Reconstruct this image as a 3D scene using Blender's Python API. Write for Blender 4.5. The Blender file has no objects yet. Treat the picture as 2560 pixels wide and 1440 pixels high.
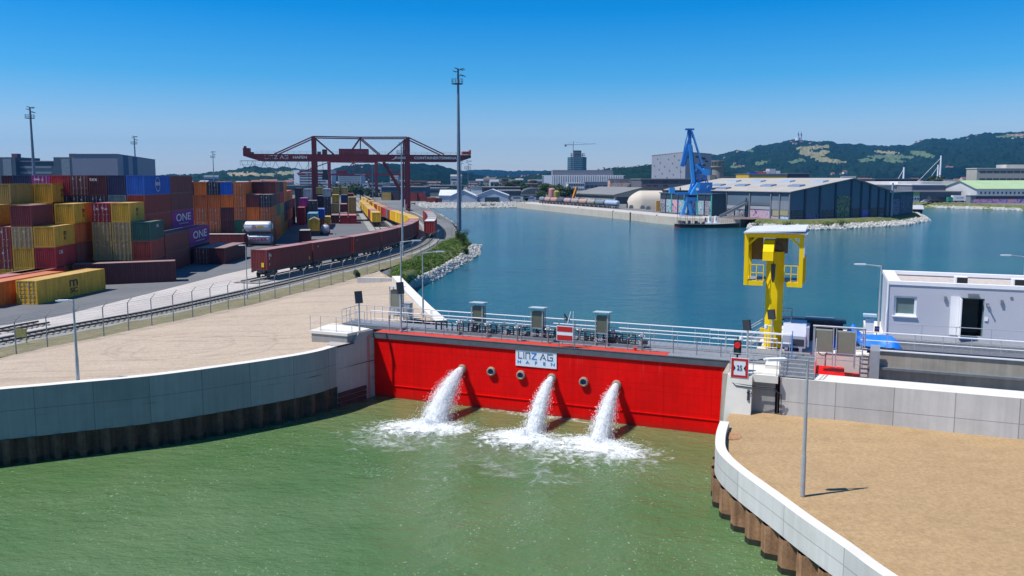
import bpy, bmesh, math, random
from mathutils import Vector, Matrix, noise
from mathutils.geometry import tessellate_polygon
R = math.radians
scene = bpy.context.scene
COL = scene.collection
# ---------------------------------------------------------------- camera
CAMH = 16.4; F = 2000.0; PX, PY = 1280.0, 665.0
PITCH = math.atan(217/2000.0)
cd = bpy.data.cameras.new('camera'); cam = bpy.data.objects.new('camera', cd); COL.objects.link(cam)
cam.location = (0, 0, CAMH); cam.rotation_euler = (R(90)-PITCH, 0, 0)
cd.sensor_width = 36; cd.lens = F/2560*36; cd.shift_y = -55/2560.0
cd.clip_start = 0.5; cd.clip_end = 60000
scene.camera = cam
# ---------------------------------------------------------------- light
SUN_EL = 61.0
sunv = Vector((-.96, -.275, 0)).normalized()*math.cos(R(SUN_EL)); sunv.z = math.sin(R(SUN_EL))
w = bpy.data.worlds.new('World'); scene.world = w; w.use_nodes = True
nt = w.node_tree; nt.nodes.clear()
wo = nt.nodes.new('ShaderNodeOutputWorld'); wb = nt.nodes.new('ShaderNodeBackground'); sk = nt.nodes.new('ShaderNodeTexSky')
sk.sky_type = 'NISHITA'; sk.sun_disc = False; sk.sun_elevation = R(SUN_EL)
sk.sun_rotation = math.atan2(sunv.x, sunv.y); sk.air_density = 1.0; sk.dust_density = 0.25; sk.ozone_density = 3.2; sk.altitude = 260
hs = nt.nodes.new('ShaderNodeHueSaturation'); hs.inputs['Saturation'].default_value = 1.25; hs.inputs['Value'].default_value = 1.0
hs.inputs['Saturation'].default_value = 1.0
nt.links.new(sk.outputs[0], hs.inputs['Color'])
_tc = nt.nodes.new('ShaderNodeTexCoord'); _sp = nt.nodes.new('ShaderNodeSeparateXYZ'); nt.links.new(_tc.outputs['Generated'], _sp.inputs[0])
_cr = nt.nodes.new('ShaderNodeValToRGB'); nt.links.new(_sp.outputs[2], _cr.inputs[0]); _e = _cr.color_ramp.elements; [_e.new(.5) for _ in range(4)]      # clear-air tint of the sky by elevation
for _i, (_p, _c) in enumerate([(0, (.45,.485,.62)), (.058, (.42,.49,.60)), (.12, (.13,.43,.62)), (.2, (.0,.36,.64)), (.4, (.02,.33,.60)), (.8, (.14,.36,.54))]): _e[_i].position = _p; _e[_i].color = _c+(1,)
_mu = nt.nodes.new('ShaderNodeVectorMath'); _mu.operation = 'MULTIPLY'; nt.links.new(hs.outputs[0], _mu.inputs[0]); nt.links.new(_cr.outputs[0], _mu.inputs[1])
_m2 = nt.nodes.new('ShaderNodeVectorMath'); _m2.operation = 'SCALE'; _m2.inputs['Scale'].default_value = 2.0; nt.links.new(_mu.outputs[0], _m2.inputs[0]); nt.links.new(_m2.outputs[0], wb.inputs[0]); wb.inputs[1].default_value = 0.095
nt.links.new(wb.outputs[0], wo.inputs[0])
ld = bpy.data.lights.new('sun', 'SUN'); ld.energy = 5.0; ld.angle = R(.53); ld.color = (1, .955, .89)
lo = bpy.data.objects.new('sun', ld); COL.objects.link(lo)
lo.rotation_euler = sunv.to_track_quat('Z', 'Y').to_euler(); lo.location = (-100, -50, 300)
scene.view_settings.view_transform = 'Standard'; scene.view_settings.look = 'None'
scene.view_settings.exposure = 0.2; scene.view_settings.gamma = 1.0
scene.cycles.max_bounces = 8; scene.cycles.transparent_max_bounces = 24; scene.cycles.volume_bounces = 0
# ---------------------------------------------------------------- pixel -> world (2560x1440 photo pixels)
def ray(u, v):
    x = (u-PX)/F; y = -(v-PY)/F
    return Vector((x, math.cos(PITCH)+y*math.sin(PITCH), -math.sin(PITCH)+y*math.cos(PITCH)))
CAMP = Vector((0, 0, CAMH))
def at(u, v, z=0.0):
    d = ray(u, v); return CAMP + d*((z-CAMH)/d.z)
def aty(u, v, Y):
    d = ray(u, v); return CAMP + d*(Y/d.y)
def onplane(u, v, P, n):
    d = ray(u, v); return CAMP + d*((P-CAMP).dot(n)/d.dot(n))
# ---------------------------------------------------------------- mesh builder
class MB:
    def __init__(s, M=None): s.v = []; s.f = []; s.m = []; s.uv = []; s.M = M or Matrix(); s.sm = False
    def add(s, vs, fs, m=0):
        b = len(s.v); s.v += [s.M @ Vector(p) for p in vs]
        for f in fs: s.f.append([b+i for i in f]); s.m.append(m)
        return s
    def box(s, x0, x1, y0, y1, z0, z1, m=0, top=1, bot=1):
        fs = [(0,1,5,4),(1,2,6,5),(2,3,7,6),(3,0,4,7)]
        if top: fs.append((4,5,6,7))
        if bot: fs.append((3,2,1,0))
        return s.add([(x0,y0,z0),(x1,y0,z0),(x1,y1,z0),(x0,y1,z0),(x0,y0,z1),(x1,y0,z1),(x1,y1,z1),(x0,y1,z1)], fs, m)
    def quad(s, a, b, c, d, m=0): return s.add([a, b, c, d], [(0,1,2,3)], m)
    def prism(s, pts, z0, z1, m=0):           # pts: plan polygon (ccw)
        n = len(pts); vs = [(p[0], p[1], z0) for p in pts]+[(p[0], p[1], z1) for p in pts]
        fs = [(i, (i+1) % n, n+(i+1) % n, n+i) for i in range(n)]
        tris = tessellate_polygon([[Vector((p[0], p[1], 0)) for p in pts]])
        for t in tris:
            a, b, c = t
            A, B, C_ = (Vector((pts[i][0], pts[i][1], 0)) for i in t)
            if (B-A).cross(C_-A).z < 0: a, c = c, a
            fs.append((n+a, n+b, n+c)); fs.append((c, b, a))
        return s.add(vs, fs, m)
    def extr(s, pts, x0, x1, m=0, axis='x'):      # profile in (y,z) pulled along x, or (x,z) along y
        n = len(pts)
        P = (lambda a, q: (a, q[0], q[1])) if axis == 'x' else (lambda a, q: (q[0], a, q[1]))
        vs = [P(x0, q) for q in pts]+[P(x1, q) for q in pts]
        fs = [(i, (i+1) % n, n+(i+1) % n, n+i) for i in range(n)]+[tuple(range(n-1, -1, -1)), tuple(range(n, 2*n))]
        return s.add(vs, fs, m)
    def rod(s, a, b, r0, r1=None, n=6, m=0, cap=True):
        a = Vector(a); b = Vector(b); r1 = r0 if r1 is None else r1
        d = (b-a)
        if d.length < 1e-6: return s
        q = d.to_track_quat('Z', 'Y').to_matrix(); vs = []
        for P, r in ((a, r0), (b, r1)):
            for i in range(n):
                t = 2*math.pi*i/n+math.pi/n; vs.append(P+q @ Vector((math.cos(t)*r, math.sin(t)*r, 0)))
        fs = [(i, (i+1) % n, n+(i+1) % n, n+i) for i in range(n)]
        if cap: fs += [tuple(range(n-1, -1, -1)), tuple(range(n, 2*n))]
        return s.add(vs, fs, m)
    def path(s, pts, r, n=6, m=0):
        for a, b in zip(pts[:-1], pts[1:]): s.rod(a, b, r, r, n, m)
        return s
    def beam(s, a, b, w, h, m=0):
        a = Vector(a); b = Vector(b); d = b-a; L = d.length
        y = d.normalized(); x = y.cross(Vector((0,0,1)))
        x = Vector((1,0,0)) if x.length < 1e-4 else x.normalized(); z = x.cross(y)
        vs = [P+x*sx*w/2+z*sz*h/2 for P in (a, b) for sx, sz in ((-1,-1),(1,-1),(1,1),(-1,1))]
        return s.add(vs, [(0,1,5,4),(1,2,6,5),(2,3,7,6),(3,0,4,7),(3,2,1,0),(4,5,6,7)], m)
    def lathe(s, prof, c=(0,0,0), n=16, m=0, axis='z'):
        vs = []; k = len(prof); c = Vector(c)
        for i in range(n):
            t = 2*math.pi*i/n
            for r, h in prof:
                p = Vector((r*math.cos(t), r*math.sin(t), h))
                if axis == 'x': p = Vector((p.z, p.x, p.y))
                if axis == 'y': p = Vector((p.x, p.z, -p.y))
                vs.append(c+p)
        fs = [(i*k+j, ((i+1) % n)*k+j, ((i+1) % n)*k+j+1, i*k+j+1) for i in range(n) for j in range(k-1)]
        return s.add(vs, fs, m)
    def mesh(s, name, mats):
        me = bpy.data.meshes.new(name); me.from_pydata([tuple(p) for p in s.v], [], s.f)
        for mt in (mats if isinstance(mats, (list, tuple)) else [mats]): me.materials.append(mt)
        if any(s.m): me.polygons.foreach_set('material_index', s.m)
        if s.uv:
            ul = me.uv_layers.new(name='UVMap')
            for p in me.polygons:
                for li in p.loop_indices: ul.data[li].uv = s.uv[me.loops[li].vertex_index]
        if s.sm: me.polygons.foreach_set('use_smooth', [True]*len(me.polygons))
        me.update(); return me
    def build(s, name, mats, parent=None, **kw):
        o = bpy.data.objects.new(name, s.mesh(name, mats)); COL.objects.link(o)
        if parent is not None: o.parent = parent
        for k, v in kw.items(): o[k] = v
        return o
def struct(o): o['kind'] = 'structure'; return o
def stuff(o, label=None, cat=None):
    o['kind'] = 'stuff'
    if label: o['label'] = label
    if cat: o['category'] = cat
    return o
def tag(o, label, cat, group=None):
    o['label'] = label; o['category'] = cat
    if group: o['group'] = group
    return o
def thing(name, label, cat, loc=(0,0,0), rz=0.0, group=None):
    o = bpy.data.objects.new(name, None); o.empty_display_size = .2; COL.objects.link(o)
    o.location = loc; o.rotation_euler = (0, 0, rz); return tag(o, label, cat, group)
def inst(name, me, parent=None, loc=(0,0,0), rz=0.0):
    o = bpy.data.objects.new(name, me); COL.objects.link(o); o.location = loc; o.rotation_euler = (0,0,rz)
    if parent is not None: o.parent = parent
    return o
def copy_tree(o, parent=None):
    c = o.copy(); COL.objects.link(c); c.parent = parent
    for ch in list(o.children): copy_tree(ch, c)
    return c
def frame(P, ex):                                 # local frame with x along ex (plan), origin P
    ex = Vector((ex[0], ex[1], 0)).normalized(); ey = Vector((-ex.y, ex.x, 0))
    M = Matrix.Identity(4)
    for i in range(3): M[i][0] = ex[i]; M[i][1] = ey[i]; M[i][3] = P[i]
    M[2][2] = 1; M[2][0] = M[2][1] = 0; M[0][2] = M[1][2] = 0
    return M
# ---------------------------------------------------------------- materials
def lin(c):
    return tuple((x/255/12.92 if x/255 <= .04045 else ((x/255+.055)/1.055)**2.4) for x in c)+(1,)
def mat(name, col, rough=.6, metal=0.0, var=.12, scale=1.5, bump=0.0, bscale=12.0, streak=0.0, dirt=None, dirtamt=0.0, dscale=.6, fine=0.0, fscale=30., uvj=None, spec=None, rnd=0.0, coat=0.0):
    """col: linear rgb. procedural base with noise variation, vertical streaks, dirt patches, fine grain and panel joints"""
    m = bpy.data.materials.new(name); m.use_nodes = True; n = m.node_tree.nodes; L = m.node_tree.links
    b = n['Principled BSDF']; b.inputs['Roughness'].default_value = rough; b.inputs['Metallic'].default_value = metal
    if spec is not None: b.inputs['Specular IOR Level'].default_value = spec
    if coat: b.inputs['Coat Weight'].default_value = coat
    col = tuple(col[:3])+(1,)
    tc = n.new('ShaderNodeTexCoord')
    def N(sc, det=4, vec=None, ro=.6):
        t = n.new('ShaderNodeTexNoise'); t.inputs['Scale'].default_value = sc; t.inputs['Detail'].default_value = det; t.inputs['Roughness'].default_value = ro
        L.new(vec or tc.outputs['Object'], t.inputs['Vector']); return t.outputs['Fac']
    def ramp(src, a, bb, c0, c1):
        r = n.new('ShaderNodeMapRange'); r.inputs[1].default_value = a; r.inputs[2].default_value = bb; r.inputs[3].default_value = c0; r.inputs[4].default_value = c1
        L.new(src, r.inputs[0]); return r.outputs[0]
    def mult(cs, fac):
        x = n.new('ShaderNodeVectorMath'); x.operation = 'SCALE'; L.new(cs, x.inputs[0]); L.new(fac, x.inputs['Scale']); return x.outputs[0]
    def mix(fac, a, bcol):
        x = n.new('ShaderNodeMix'); x.data_type = 'RGBA'; L.new(fac, x.inputs[0]); L.new(a, x.inputs[6])
        if isinstance(bcol, tuple): x.inputs[7].default_value = bcol
        else: L.new(bcol, x.inputs[7])
        return x.outputs[2]
    rgb = n.new('ShaderNodeRGB'); rgb.outputs[0].default_value = col; c = rgb.outputs[0]
    if var: c = mult(c, ramp(N(scale), .3, .7, 1-var, 1+var))
    if fine: c = mult(c, ramp(N(fscale, 3), .3, .7, 1-fine, 1+fine))
    if rnd:
        oi = n.new('ShaderNodeObjectInfo'); c = mult(c, ramp(oi.outputs['Random'], 0, 1, 1-rnd, 1+rnd))
    if streak:
        mp = n.new('ShaderNodeMapping'); mp.inputs['Scale'].default_value = (3, 3, .15); L.new(tc.outputs['Object'], mp.inputs[0])
        c = mult(c, ramp(N(1.2, 5, mp.outputs[0]), .35, .7, 1+streak*.3, 1-streak))
    if dirt is not None: c = mix(ramp(N(dscale, 6, None, .7), .5, .72, 0, dirtamt), c, tuple(dirt[:3])+(1,))
    if uvj:                                           # (spacing m, list of z lines, darkness)
        uv = n.new('ShaderNodeUVMap'); sp = n.new('ShaderNodeSeparateXYZ'); L.new(uv.outputs[0], sp.inputs[0])
        def line(src, width):
            a = n.new('ShaderNodeMath'); a.operation = 'LESS_THAN'; L.new(src, a.inputs[0]); a.inputs[1].default_value = width; return a.outputs[0]
        d = n.new('ShaderNodeMath'); d.operation = 'PINGPONG'; L.new(sp.outputs[0], d.inputs[0]); d.inputs[1].default_value = uvj[0]/2
        fac = line(d.outputs[0], .025)
        fl = n.new('ShaderNodeMath'); fl.operation = 'DIVIDE'; L.new(sp.outputs[0], fl.inputs[0]); fl.inputs[1].default_value = uvj[0]
        f2 = n.new('ShaderNodeMath'); f2.operation = 'FLOOR'; L.new(fl.outputs[0], f2.inputs[0])
        wn = n.new('ShaderNodeTexWhiteNoise'); wn.noise_dimensions = '1D'; L.new(f2.outputs[0], wn.inputs['W'])
        c = mult(c, ramp(wn.outputs[0], 0, 1, .9, 1.08))
        for zl in uvj[1]:
            s = n.new('ShaderNodeMath'); s.operation = 'SUBTRACT'; L.new(sp.outputs[1], s.inputs[0]); s.inputs[1].default_value = zl
            ab = n.new('ShaderNodeMath'); ab.operation = 'ABSOLUTE'; L.new(s.outputs[0], ab.inputs[0])
            mx = n.new('ShaderNodeMath'); mx.operation = 'MAXIMUM'; L.new(fac, mx.inputs[0]); L.new(line(ab.outputs[0], .02), mx.inputs[1]); fac = mx.outputs[0]
        c = mult(c, ramp(fac, 0, 1, 1, uvj[2]))
    L.new(c, b.inputs['Base Color'])
    if bump:
        bp = n.new('ShaderNodeBump'); bp.inputs['Strength'].default_value = bump; bp.inputs['Distance'].default_value = .05
        L.new(N(bscale, 5), bp.inputs['Height']); L.new(bp.outputs[0], b.inputs['Normal'])
    return m
def srgb(name, r, g, b, **k): return mat(name, lin((r, g, b)), **k)
M = {}
M['conc'] = mat('concrete', (.27,.28,.27), .85, var=.1, scale=.5, fine=.06, streak=.12, bump=.15, uvj=(3.05, [3.2], .62), dirt=(.25,.25,.22), dirtamt=.35)  # left wall face; base darkened so the colour carries part of its shade
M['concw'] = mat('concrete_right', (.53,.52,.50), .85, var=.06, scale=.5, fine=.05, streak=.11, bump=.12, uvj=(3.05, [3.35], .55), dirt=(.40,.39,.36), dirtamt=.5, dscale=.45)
M['concp'] = mat('concrete_parapet', (.58,.57,.54), .85, var=.05, scale=.4, fine=.05, streak=.09, bump=.1, uvj=(4.0, [2.22], .6), dirt=(.44,.43,.39), dirtamt=.5, dscale=.5)
M['conct'] = mat('concrete_top', (.66,.63,.57), .9, var=.07, scale=.6, fine=.05, bump=.1)
M['concb'] = mat('concrete_beige', (.36,.32,.26), .9, var=.15, scale=.6, fine=.06, streak=.2, bump=.12)
M['rust'] = mat('shaded_rust_piling', (.10,.055,.035), .85, var=.35, scale=.7, fine=.25, fscale=9, streak=.45, dirt=(.2,.10,.05), dirtamt=.6, dscale=1.1, bump=.3)  # rust darkened to paint in the shadow band under the left wall
M['rust_lit'] = mat('sunlit_rust_piling', (.34,.18,.09), .85, var=.3, scale=.7, fine=.2, fscale=9, streak=.5, dirt=(.16,.08,.045), dirtamt=.8, dscale=.9, bump=.3)  # brighter copy of the rust; sunlight on the right piling is in the colour
M['algae'] = mat('wet_steel', (.03,.028,.02), .4, var=.3)
M['asph'] = mat('asphalt', (.12,.125,.135), .92, var=.12, scale=.05, fine=.08, fscale=1.5, dirt=(.2,.2,.2), dirtamt=.5, dscale=.03)
M['white'] = mat('white_paint', (.75,.76,.78), .5, var=.04)
M['galv'] = mat('galvanised_steel', (.42,.45,.48), .45, .35, var=.1, scale=3)
M['galvd'] = mat('dull_galvanised_steel', (.2,.22,.24), .5, .3, var=.15, scale=3)
M['dark'] = mat('dark_metal', (.03,.035,.045), .5, var=.2)
M['black'] = mat('black_rubber', (.015,.015,.018), .7, var=.2)
# ================================================================ ground and water
LAND = 2.8
def pl(lst, z=None): return [at(*(p if len(p) == 3 else (p[0], p[1], z))) for p in lst]
wall_top = pl([(0,973),(100,965),(187,957),(281,949),(375,940),(468,928.5),(562,915.5),(675,899.5),(787,881),(839,866)], 4.5)
d0 = (wall_top[0]-wall_top[1])
wall_top = [wall_top[0]+d0.normalized()*30+Vector((0,-4.5,0)), wall_top[0]+d0.normalized()*14+Vector((0,-1.2,0))]+wall_top
GL = at(945, 990, 0); GR = at(1790, 1087, 0)
GM = frame(GL, (GR-GL)); GMi = GM.inverted(); GLEN = (Vector((GR.x-GL.x, GR.y-GL.y, 0))).length
def st(u, v, z=0.0): p = GMi @ at(u, v, z); return p.x, p.y
def sz(u, v, t=0.0):
    n = Vector((GM[0][1], GM[1][1], 0)); P = GM @ Vector((0, t, 0)); q = GMi @ onplane(u, v, P, n); return q.x, q.z
def gw(s, t, z=0.0): return GM @ Vector((s, t, z))
fence_px = [(41,886),(119,868),(190,855),(260,841),(322,827),(380,815),(434,804),(482,793),(527,783),(571,774),(612,765),(650,756),(688,747),(725,738),(760,729.5),(798,720),(828,713),(858,704),(888,696),(918,687),(948,677),(976,668),(1004,658),(1030,645)]
fz = lambda u: 3.5 if u < 800 else max(2.85, 3.5-(u-800)*.003)
fence_w = [at(u, v, fz(u)) for u, v in fence_px]
d1 = (fence_w[0]-fence_w[1]).normalized()
fence_w = [fence_w[0]+d1*3*k for k in (8,7,6,5,4,3,2,1)]+fence_w
fence_back = [at(u, v, LAND) for u, v in [(1052,632),(1074,620),(1094,608),(1112,599),(1130,590),(1144,578),(1138,569),(1126,561),(1112,554),(1099,548),(1088,543.5),(1078,539.5),(1068,536),(1058,532.5),(1049,530)]]
inner_wall = pl([(1000,690),(1012,702),(1040,730),(1080,768),(1118,801)], 4.4)
bank_top = [Vector((inner_wall[0].x-.6, inner_wall[0].y+.4, LAND))]+pl([(975,681),(1000,665),(1035,650),(1062,634),(1090,617),(1120,601),(1150,586)], LAND)
rock_top = pl([(1018,708),(1030,703),(1048,694),(1072,683),(1099,669),(1134,650),(1165,630),(1178,614)], 1.25)
rock_wl = pl([(1031,724),(1042,719),(1060,713),(1082,708),(1109,692),(1148,670),(1200,639),(1203,614)], -.15)
back_wl = pl([(1150,574),(1130,560),(1110,549),(1085,538),(1052,525),(1038,521.5)], -.1)
far_wl = pl([(1038,521.5),(1100,521),(1180,520.5),(1250,520),(1292,519)], -.1)
quay = pl([(1292,519),(1369,527.5),(1446,536.2),(1574,550.3),(1643,559),(1700,564),(1760,567),(1850,569)], 0)
pen_wl = pl([(1868,571),(1885,571.5),(1940,574),(2010,576),(2090,574),(2166,569.5),(2230,566),(2276,562),(2326,552.5),(2318,545),(2300,536),(2284,519)], -.1)
right_wl = pl([(2284,519),(2320,519.5),(2400,522),(2480,524),(2560,527.5)], -.1)
dr = (right_wl[-1]-right_wl[-2]).normalized(); right_wl.append(right_wl[-1]+dr*400)
def offs(pts, d, dz=0):
    o = []
    for i, p in enumerate(pts):
        a = pts[max(0,i-1)]; c = pts[min(len(pts)-1,i+1)]; q = Vector((c.x-a.x,c.y-a.y,0)).normalized(); o.append(Vector((p.x-q.y*d, p.y+q.x*d, p.z+dz)))
    return o
back_top = offs(back_wl, 3.2, LAND+.1); far_top = [p+Vector((0,7,LAND+.1)) for p in far_wl]; pen_rt = offs(pen_wl, 3.0, 1.3); pen_top = offs(pen_wl, 8.5, LAND+.1); right_top = [p+Vector((0,11,LAND+.1)) for p in right_wl]
pen_top[-1] = Vector((right_top[0].x-2, right_top[0].y, LAND))
# right hand quay platform
par_out = pl([(1799,1052),(1790,1080),(1787,1110),(1793,1128),(1812,1150),(1848,1180),(1885,1207),(1935,1243),(1985,1281),(2043,1322),(2103,1363),(2204,1440)], 2.9)
dp = (par_out[-1]-par_out[-2]).normalized()
par_out += [par_out[-1]+dp*4+Vector((.6,0,0)), par_out[-1]+dp*12+Vector((3,0,0))]
par_out[0] = gw(*st(1800, 1052, 2.9), 2.9)
# hole outline, clockwise in plan
hole = [p.copy() for p in wall_top]
hole += [gw(-.1,0,0), gw(-1.2,4,0), gw(-1.2,9,0)]
hole += [inner_wall[-1], inner_wall[2], inner_wall[0]]+bank_top[1:]+back_top+far_top+quay+pen_top+right_top
hole += [Vector((900,60,0)), Vector((900,-300,0)), Vector((-60,-300,0))]
outer = [Vector((-8900,-340,0)), Vector((8900,-340,0)), Vector((8900,9400,0)), Vector((-8900,9400,0))]
def flat(pts): return [Vector((p.x, p.y, 0)) for p in pts]
A, B_ = flat(outer), flat(hole)
tr = tessellate_polygon([A, B_]); allp = A+B_
g = MB(); g.add([(p.x, p.y, LAND) for p in allp], [t if (allp[t[1]]-allp[t[0]]).cross(allp[t[2]]-allp[t[0]]).z > 0 else (t[0],t[2],t[1]) for t in tr])
struct(g.build('ground', mat('ground', (.15,.15,.15), .95, var=.3, scale=.02, fine=.1, fscale=.4, dirt=(.07,.1,.04), dirtamt=.8, dscale=.006)))
M['inwater'] = None
def water_mat(name, deep, shallow, rough, bs, bump, cs, ior=1.24):
    m = bpy.data.materials.new(name); m.use_nodes = True; n = m.node_tree.nodes; L = m.node_tree.links; b = n['Principled BSDF']
    tc = n.new('ShaderNodeTexCoord'); b.inputs['Roughness'].default_value = rough; b.inputs['IOR'].default_value = ior
    t = n.new('ShaderNodeTexNoise'); t.inputs['Scale'].default_value = cs; t.inputs['Detail'].default_value = 5; L.new(tc.outputs['Object'], t.inputs['Vector'])
    x = n.new('ShaderNodeMix'); x.data_type = 'RGBA'; x.inputs[6].default_value = deep+(1,); x.inputs[7].default_value = shallow+(1,)
    mr = n.new('ShaderNodeMapRange'); mr.inputs[1].default_value = .35; mr.inputs[2].default_value = .65; L.new(t.outputs['Fac'], mr.inputs[0]); L.new(mr.outputs[0], x.inputs[0]); L.new(x.outputs[2], b.inputs['Base Color'])
    mp = n.new('ShaderNodeMapping'); mp.inputs['Scale'].default_value = (1, 1.6, 1); mp.inputs['Rotation'].default_value = (0,0,R(20)); L.new(tc.outputs['Object'], mp.inputs[0])
    prev = None
    for sc, stg, dist in bs:
        a = n.new('ShaderNodeTexNoise'); a.inputs['Scale'].default_value = sc; a.inputs['Detail'].default_value = 3; a.inputs['Roughness'].default_value = .55; L.new(mp.outputs[0], a.inputs['Vector'])
        bp = n.new('ShaderNodeBump'); bp.inputs['Strength'].default_value = stg*bump; bp.inputs['Distance'].default_value = dist; L.new(a.outputs['Fac'], bp.inputs['Height'])
        if prev: L.new(prev, bp.inputs['Normal'])
        prev = bp.outputs[0]
    L.new(prev, b.inputs['Normal']); return m
mw_out = water_mat('green_river_water', (.070,.142,.050), (.105,.170,.072), .13, [(.35,.5,.5),(1.3,.6,.2),(4.5,.7,.07),(11,.5,.03)], 1.1, .1)
def flecks(m, amt=.66, sc=1.1):
    n = m.node_tree.nodes; L = m.node_tree.links; b = n['Principled BSDF']; src = b.inputs['Base Color'].links[0].from_socket
    tc = n.new('ShaderNodeTexCoord'); mp = n.new('ShaderNodeMapping'); mp.inputs['Scale'].default_value = (1,.8,1); L.new(tc.outputs['Object'], mp.inputs[0])
    a = n.new('ShaderNodeTexNoise'); a.inputs['Scale'].default_value = 7.5; a.inputs['Detail'].default_value = 3; a.inputs['Distortion'].default_value = .6; L.new(mp.outputs[0], a.inputs['Vector'])
    c = n.new('ShaderNodeTexNoise'); c.inputs['Scale'].default_value = .16; c.inputs['Detail'].default_value = 4; L.new(mp.outputs[0], c.inputs['Vector'])
    ad = n.new('ShaderNodeMath'); ad.operation = 'MULTIPLY_ADD'; ad.inputs[1].default_value = .35; L.new(c.outputs['Fac'], ad.inputs[0]); L.new(a.outputs['Fac'], ad.inputs[2])
    r = n.new('ShaderNodeMapRange'); r.inputs[1].default_value = .815; r.inputs[2].default_value = .90; r.inputs[4].default_value = .5; L.new(ad.outputs[0], r.inputs[0])
    x = n.new('ShaderNodeMix'); x.data_type = 'RGBA'; x.inputs[7].default_value = (.45,.5,.42,1); L.new(r.outputs[0], x.inputs[0]); L.new(src, x.inputs[6]); L.new(x.outputs[2], b.inputs['Base Color'])
flecks(mw_out)
def silt(m):
    n = m.node_tree.nodes; L = m.node_tree.links; b = n['Principled BSDF']; src = b.inputs['Base Color'].links[0].from_socket
    g_ = n.new('ShaderNodeNewGeometry'); dp = n.new('ShaderNodeVectorMath'); dp.operation = 'DOT_PRODUCT'; nn = Vector((GM[0][1],GM[1][1],0)); L.new(g_.outputs['Position'], dp.inputs[0]); dp.inputs[1].default_value = tuple(nn)
    t = n.new('ShaderNodeTexNoise'); t.inputs['Scale'].default_value = .22; t.inputs['Detail'].default_value = 5; t.inputs['Distortion'].default_value = 1.0; L.new(g_.outputs['Position'], t.inputs['Vector'])
    ma = n.new('ShaderNodeMath'); ma.operation = 'MULTIPLY_ADD'; ma.inputs[1].default_value = 14; L.new(t.outputs['Fac'], ma.inputs[0]); L.new(dp.outputs['Value'], ma.inputs[2])
    d0 = GL.dot(nn)+7; r = n.new('ShaderNodeMapRange'); r.inputs[1].default_value = d0-9; r.inputs[2].default_value = d0+3; r.inputs[4].default_value = .8; L.new(ma.outputs[0], r.inputs[0])
    x = n.new('ShaderNodeMix'); x.data_type = 'RGBA'; x.inputs[7].default_value = (.17,.16,.065,1); L.new(r.outputs[0], x.inputs[0]); L.new(src, x.inputs[6]); L.new(x.outputs[2], b.inputs['Base Color'])
silt(mw_out)
mw_in = water_mat('harbour_water', (.008,.085,.135), (.014,.115,.14), .1, [(.25,.35,.5),(1.2,.6,.2),(4.,.6,.07)], 1.25, .03)
ga, gb = gw(-6,1.2), gw(60,1.2)
ow = MB(); ow.add([(-400,-335,0),(600,-335,0),tuple(gb),tuple(ga),(-400,ga.y+120,0)], [(0,1,2,3,4)]); ow.v[2].z = ow.v[3].z = 0
struct(ow.build('river_water', mw_out))
iw = MB(); iw.add([(ga.x,ga.y,-.0),(gb.x,gb.y,0),(3000,-100,0),(3000,1200,0),(-150,1200,0),(-150,ga.y+60,0)], [(0,1,2,3,4,5)])
struct(iw.build('harbour_water', mw_in))
# ---------------------------------------------------------------- ribbons
def ribbon(pts, z0, z1, name, m, kind=None, off=0.0, parent=None, th=0.0, topm=None):
    """vertical ribbon along plan polyline pts with UV=(arc length, height); th>0 makes a solid wall, thickness to the left"""
    b = MB(); L = 0; prev = None; n = len(pts); nr = []
    for i, p in enumerate(pts):
        a = pts[max(0, i-1)]; c = pts[min(n-1, i+1)]; d = Vector((c.x-a.x, c.y-a.y, 0)).normalized(); nr.append(Vector((-d.y, d.x, 0)))
    f = []; z0f = z0 if callable(z0) else (lambda i: z0); z1f = z1 if callable(z1) else (lambda i: z1); mi = []
    for i, p in enumerate(pts):
        if prev is not None: L += (p-prev).length
        prev = p; q = p+nr[i]*off
        b.v += [Vector((q.x, q.y, z0f(i))), Vector((q.x, q.y, z1f(i)))]; b.uv += [(L, z0f(i)), (L, z1f(i))]
        if th:
            q2 = q+nr[i]*th; b.v += [Vector((q2.x, q2.y, z1f(i))), Vector((q2.x, q2.y, z0f(i)))]; b.uv += [(L, z1f(i)), (L, z0f(i))]
    k = 4 if th else 2
    for i in range(n-1):
        a = i*k; c = (i+1)*k
        b.f.append([a, c, c+1, a+1]); b.m.append(0)
        if th:
            b.f.append([a+1, c+1, c+2, a+2]); b.m.append(1)
            b.f.append([a+2, c+2, c+3, a+3]); b.m.append(0)
            b.f.append([a+3, c+3, c, a]); b.m.append(0)
    if th: b.f += [[0,1,2,3],[(n-1)*4+3,(n-1)*4+2,(n-1)*4+1,(n-1)*4]]; b.m += [0,0]
    return b.build(name, [m, topm or m], parent)
def resample(pts, step):
    out = [pts[0].copy()]; acc = 0
    for a, b in zip(pts[:-1], pts[1:]):
        d = (b-a).length; t = step-acc
        while t <= d: out.append(a+(b-a)*(t/d)); t += step
        acc = (acc+d) % step if True else 0
        acc = d-(t-step)
    out.append(pts[-1].copy()); return out
def smooth(pts, it=2):
    for _ in range(it):
        o = [pts[0]]
        for a, b in zip(pts[:-1], pts[1:]): o += [a*.75+b*.25, a*.25+b*.75]
        o.append(pts[-1]); pts = o
    return pts
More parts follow.
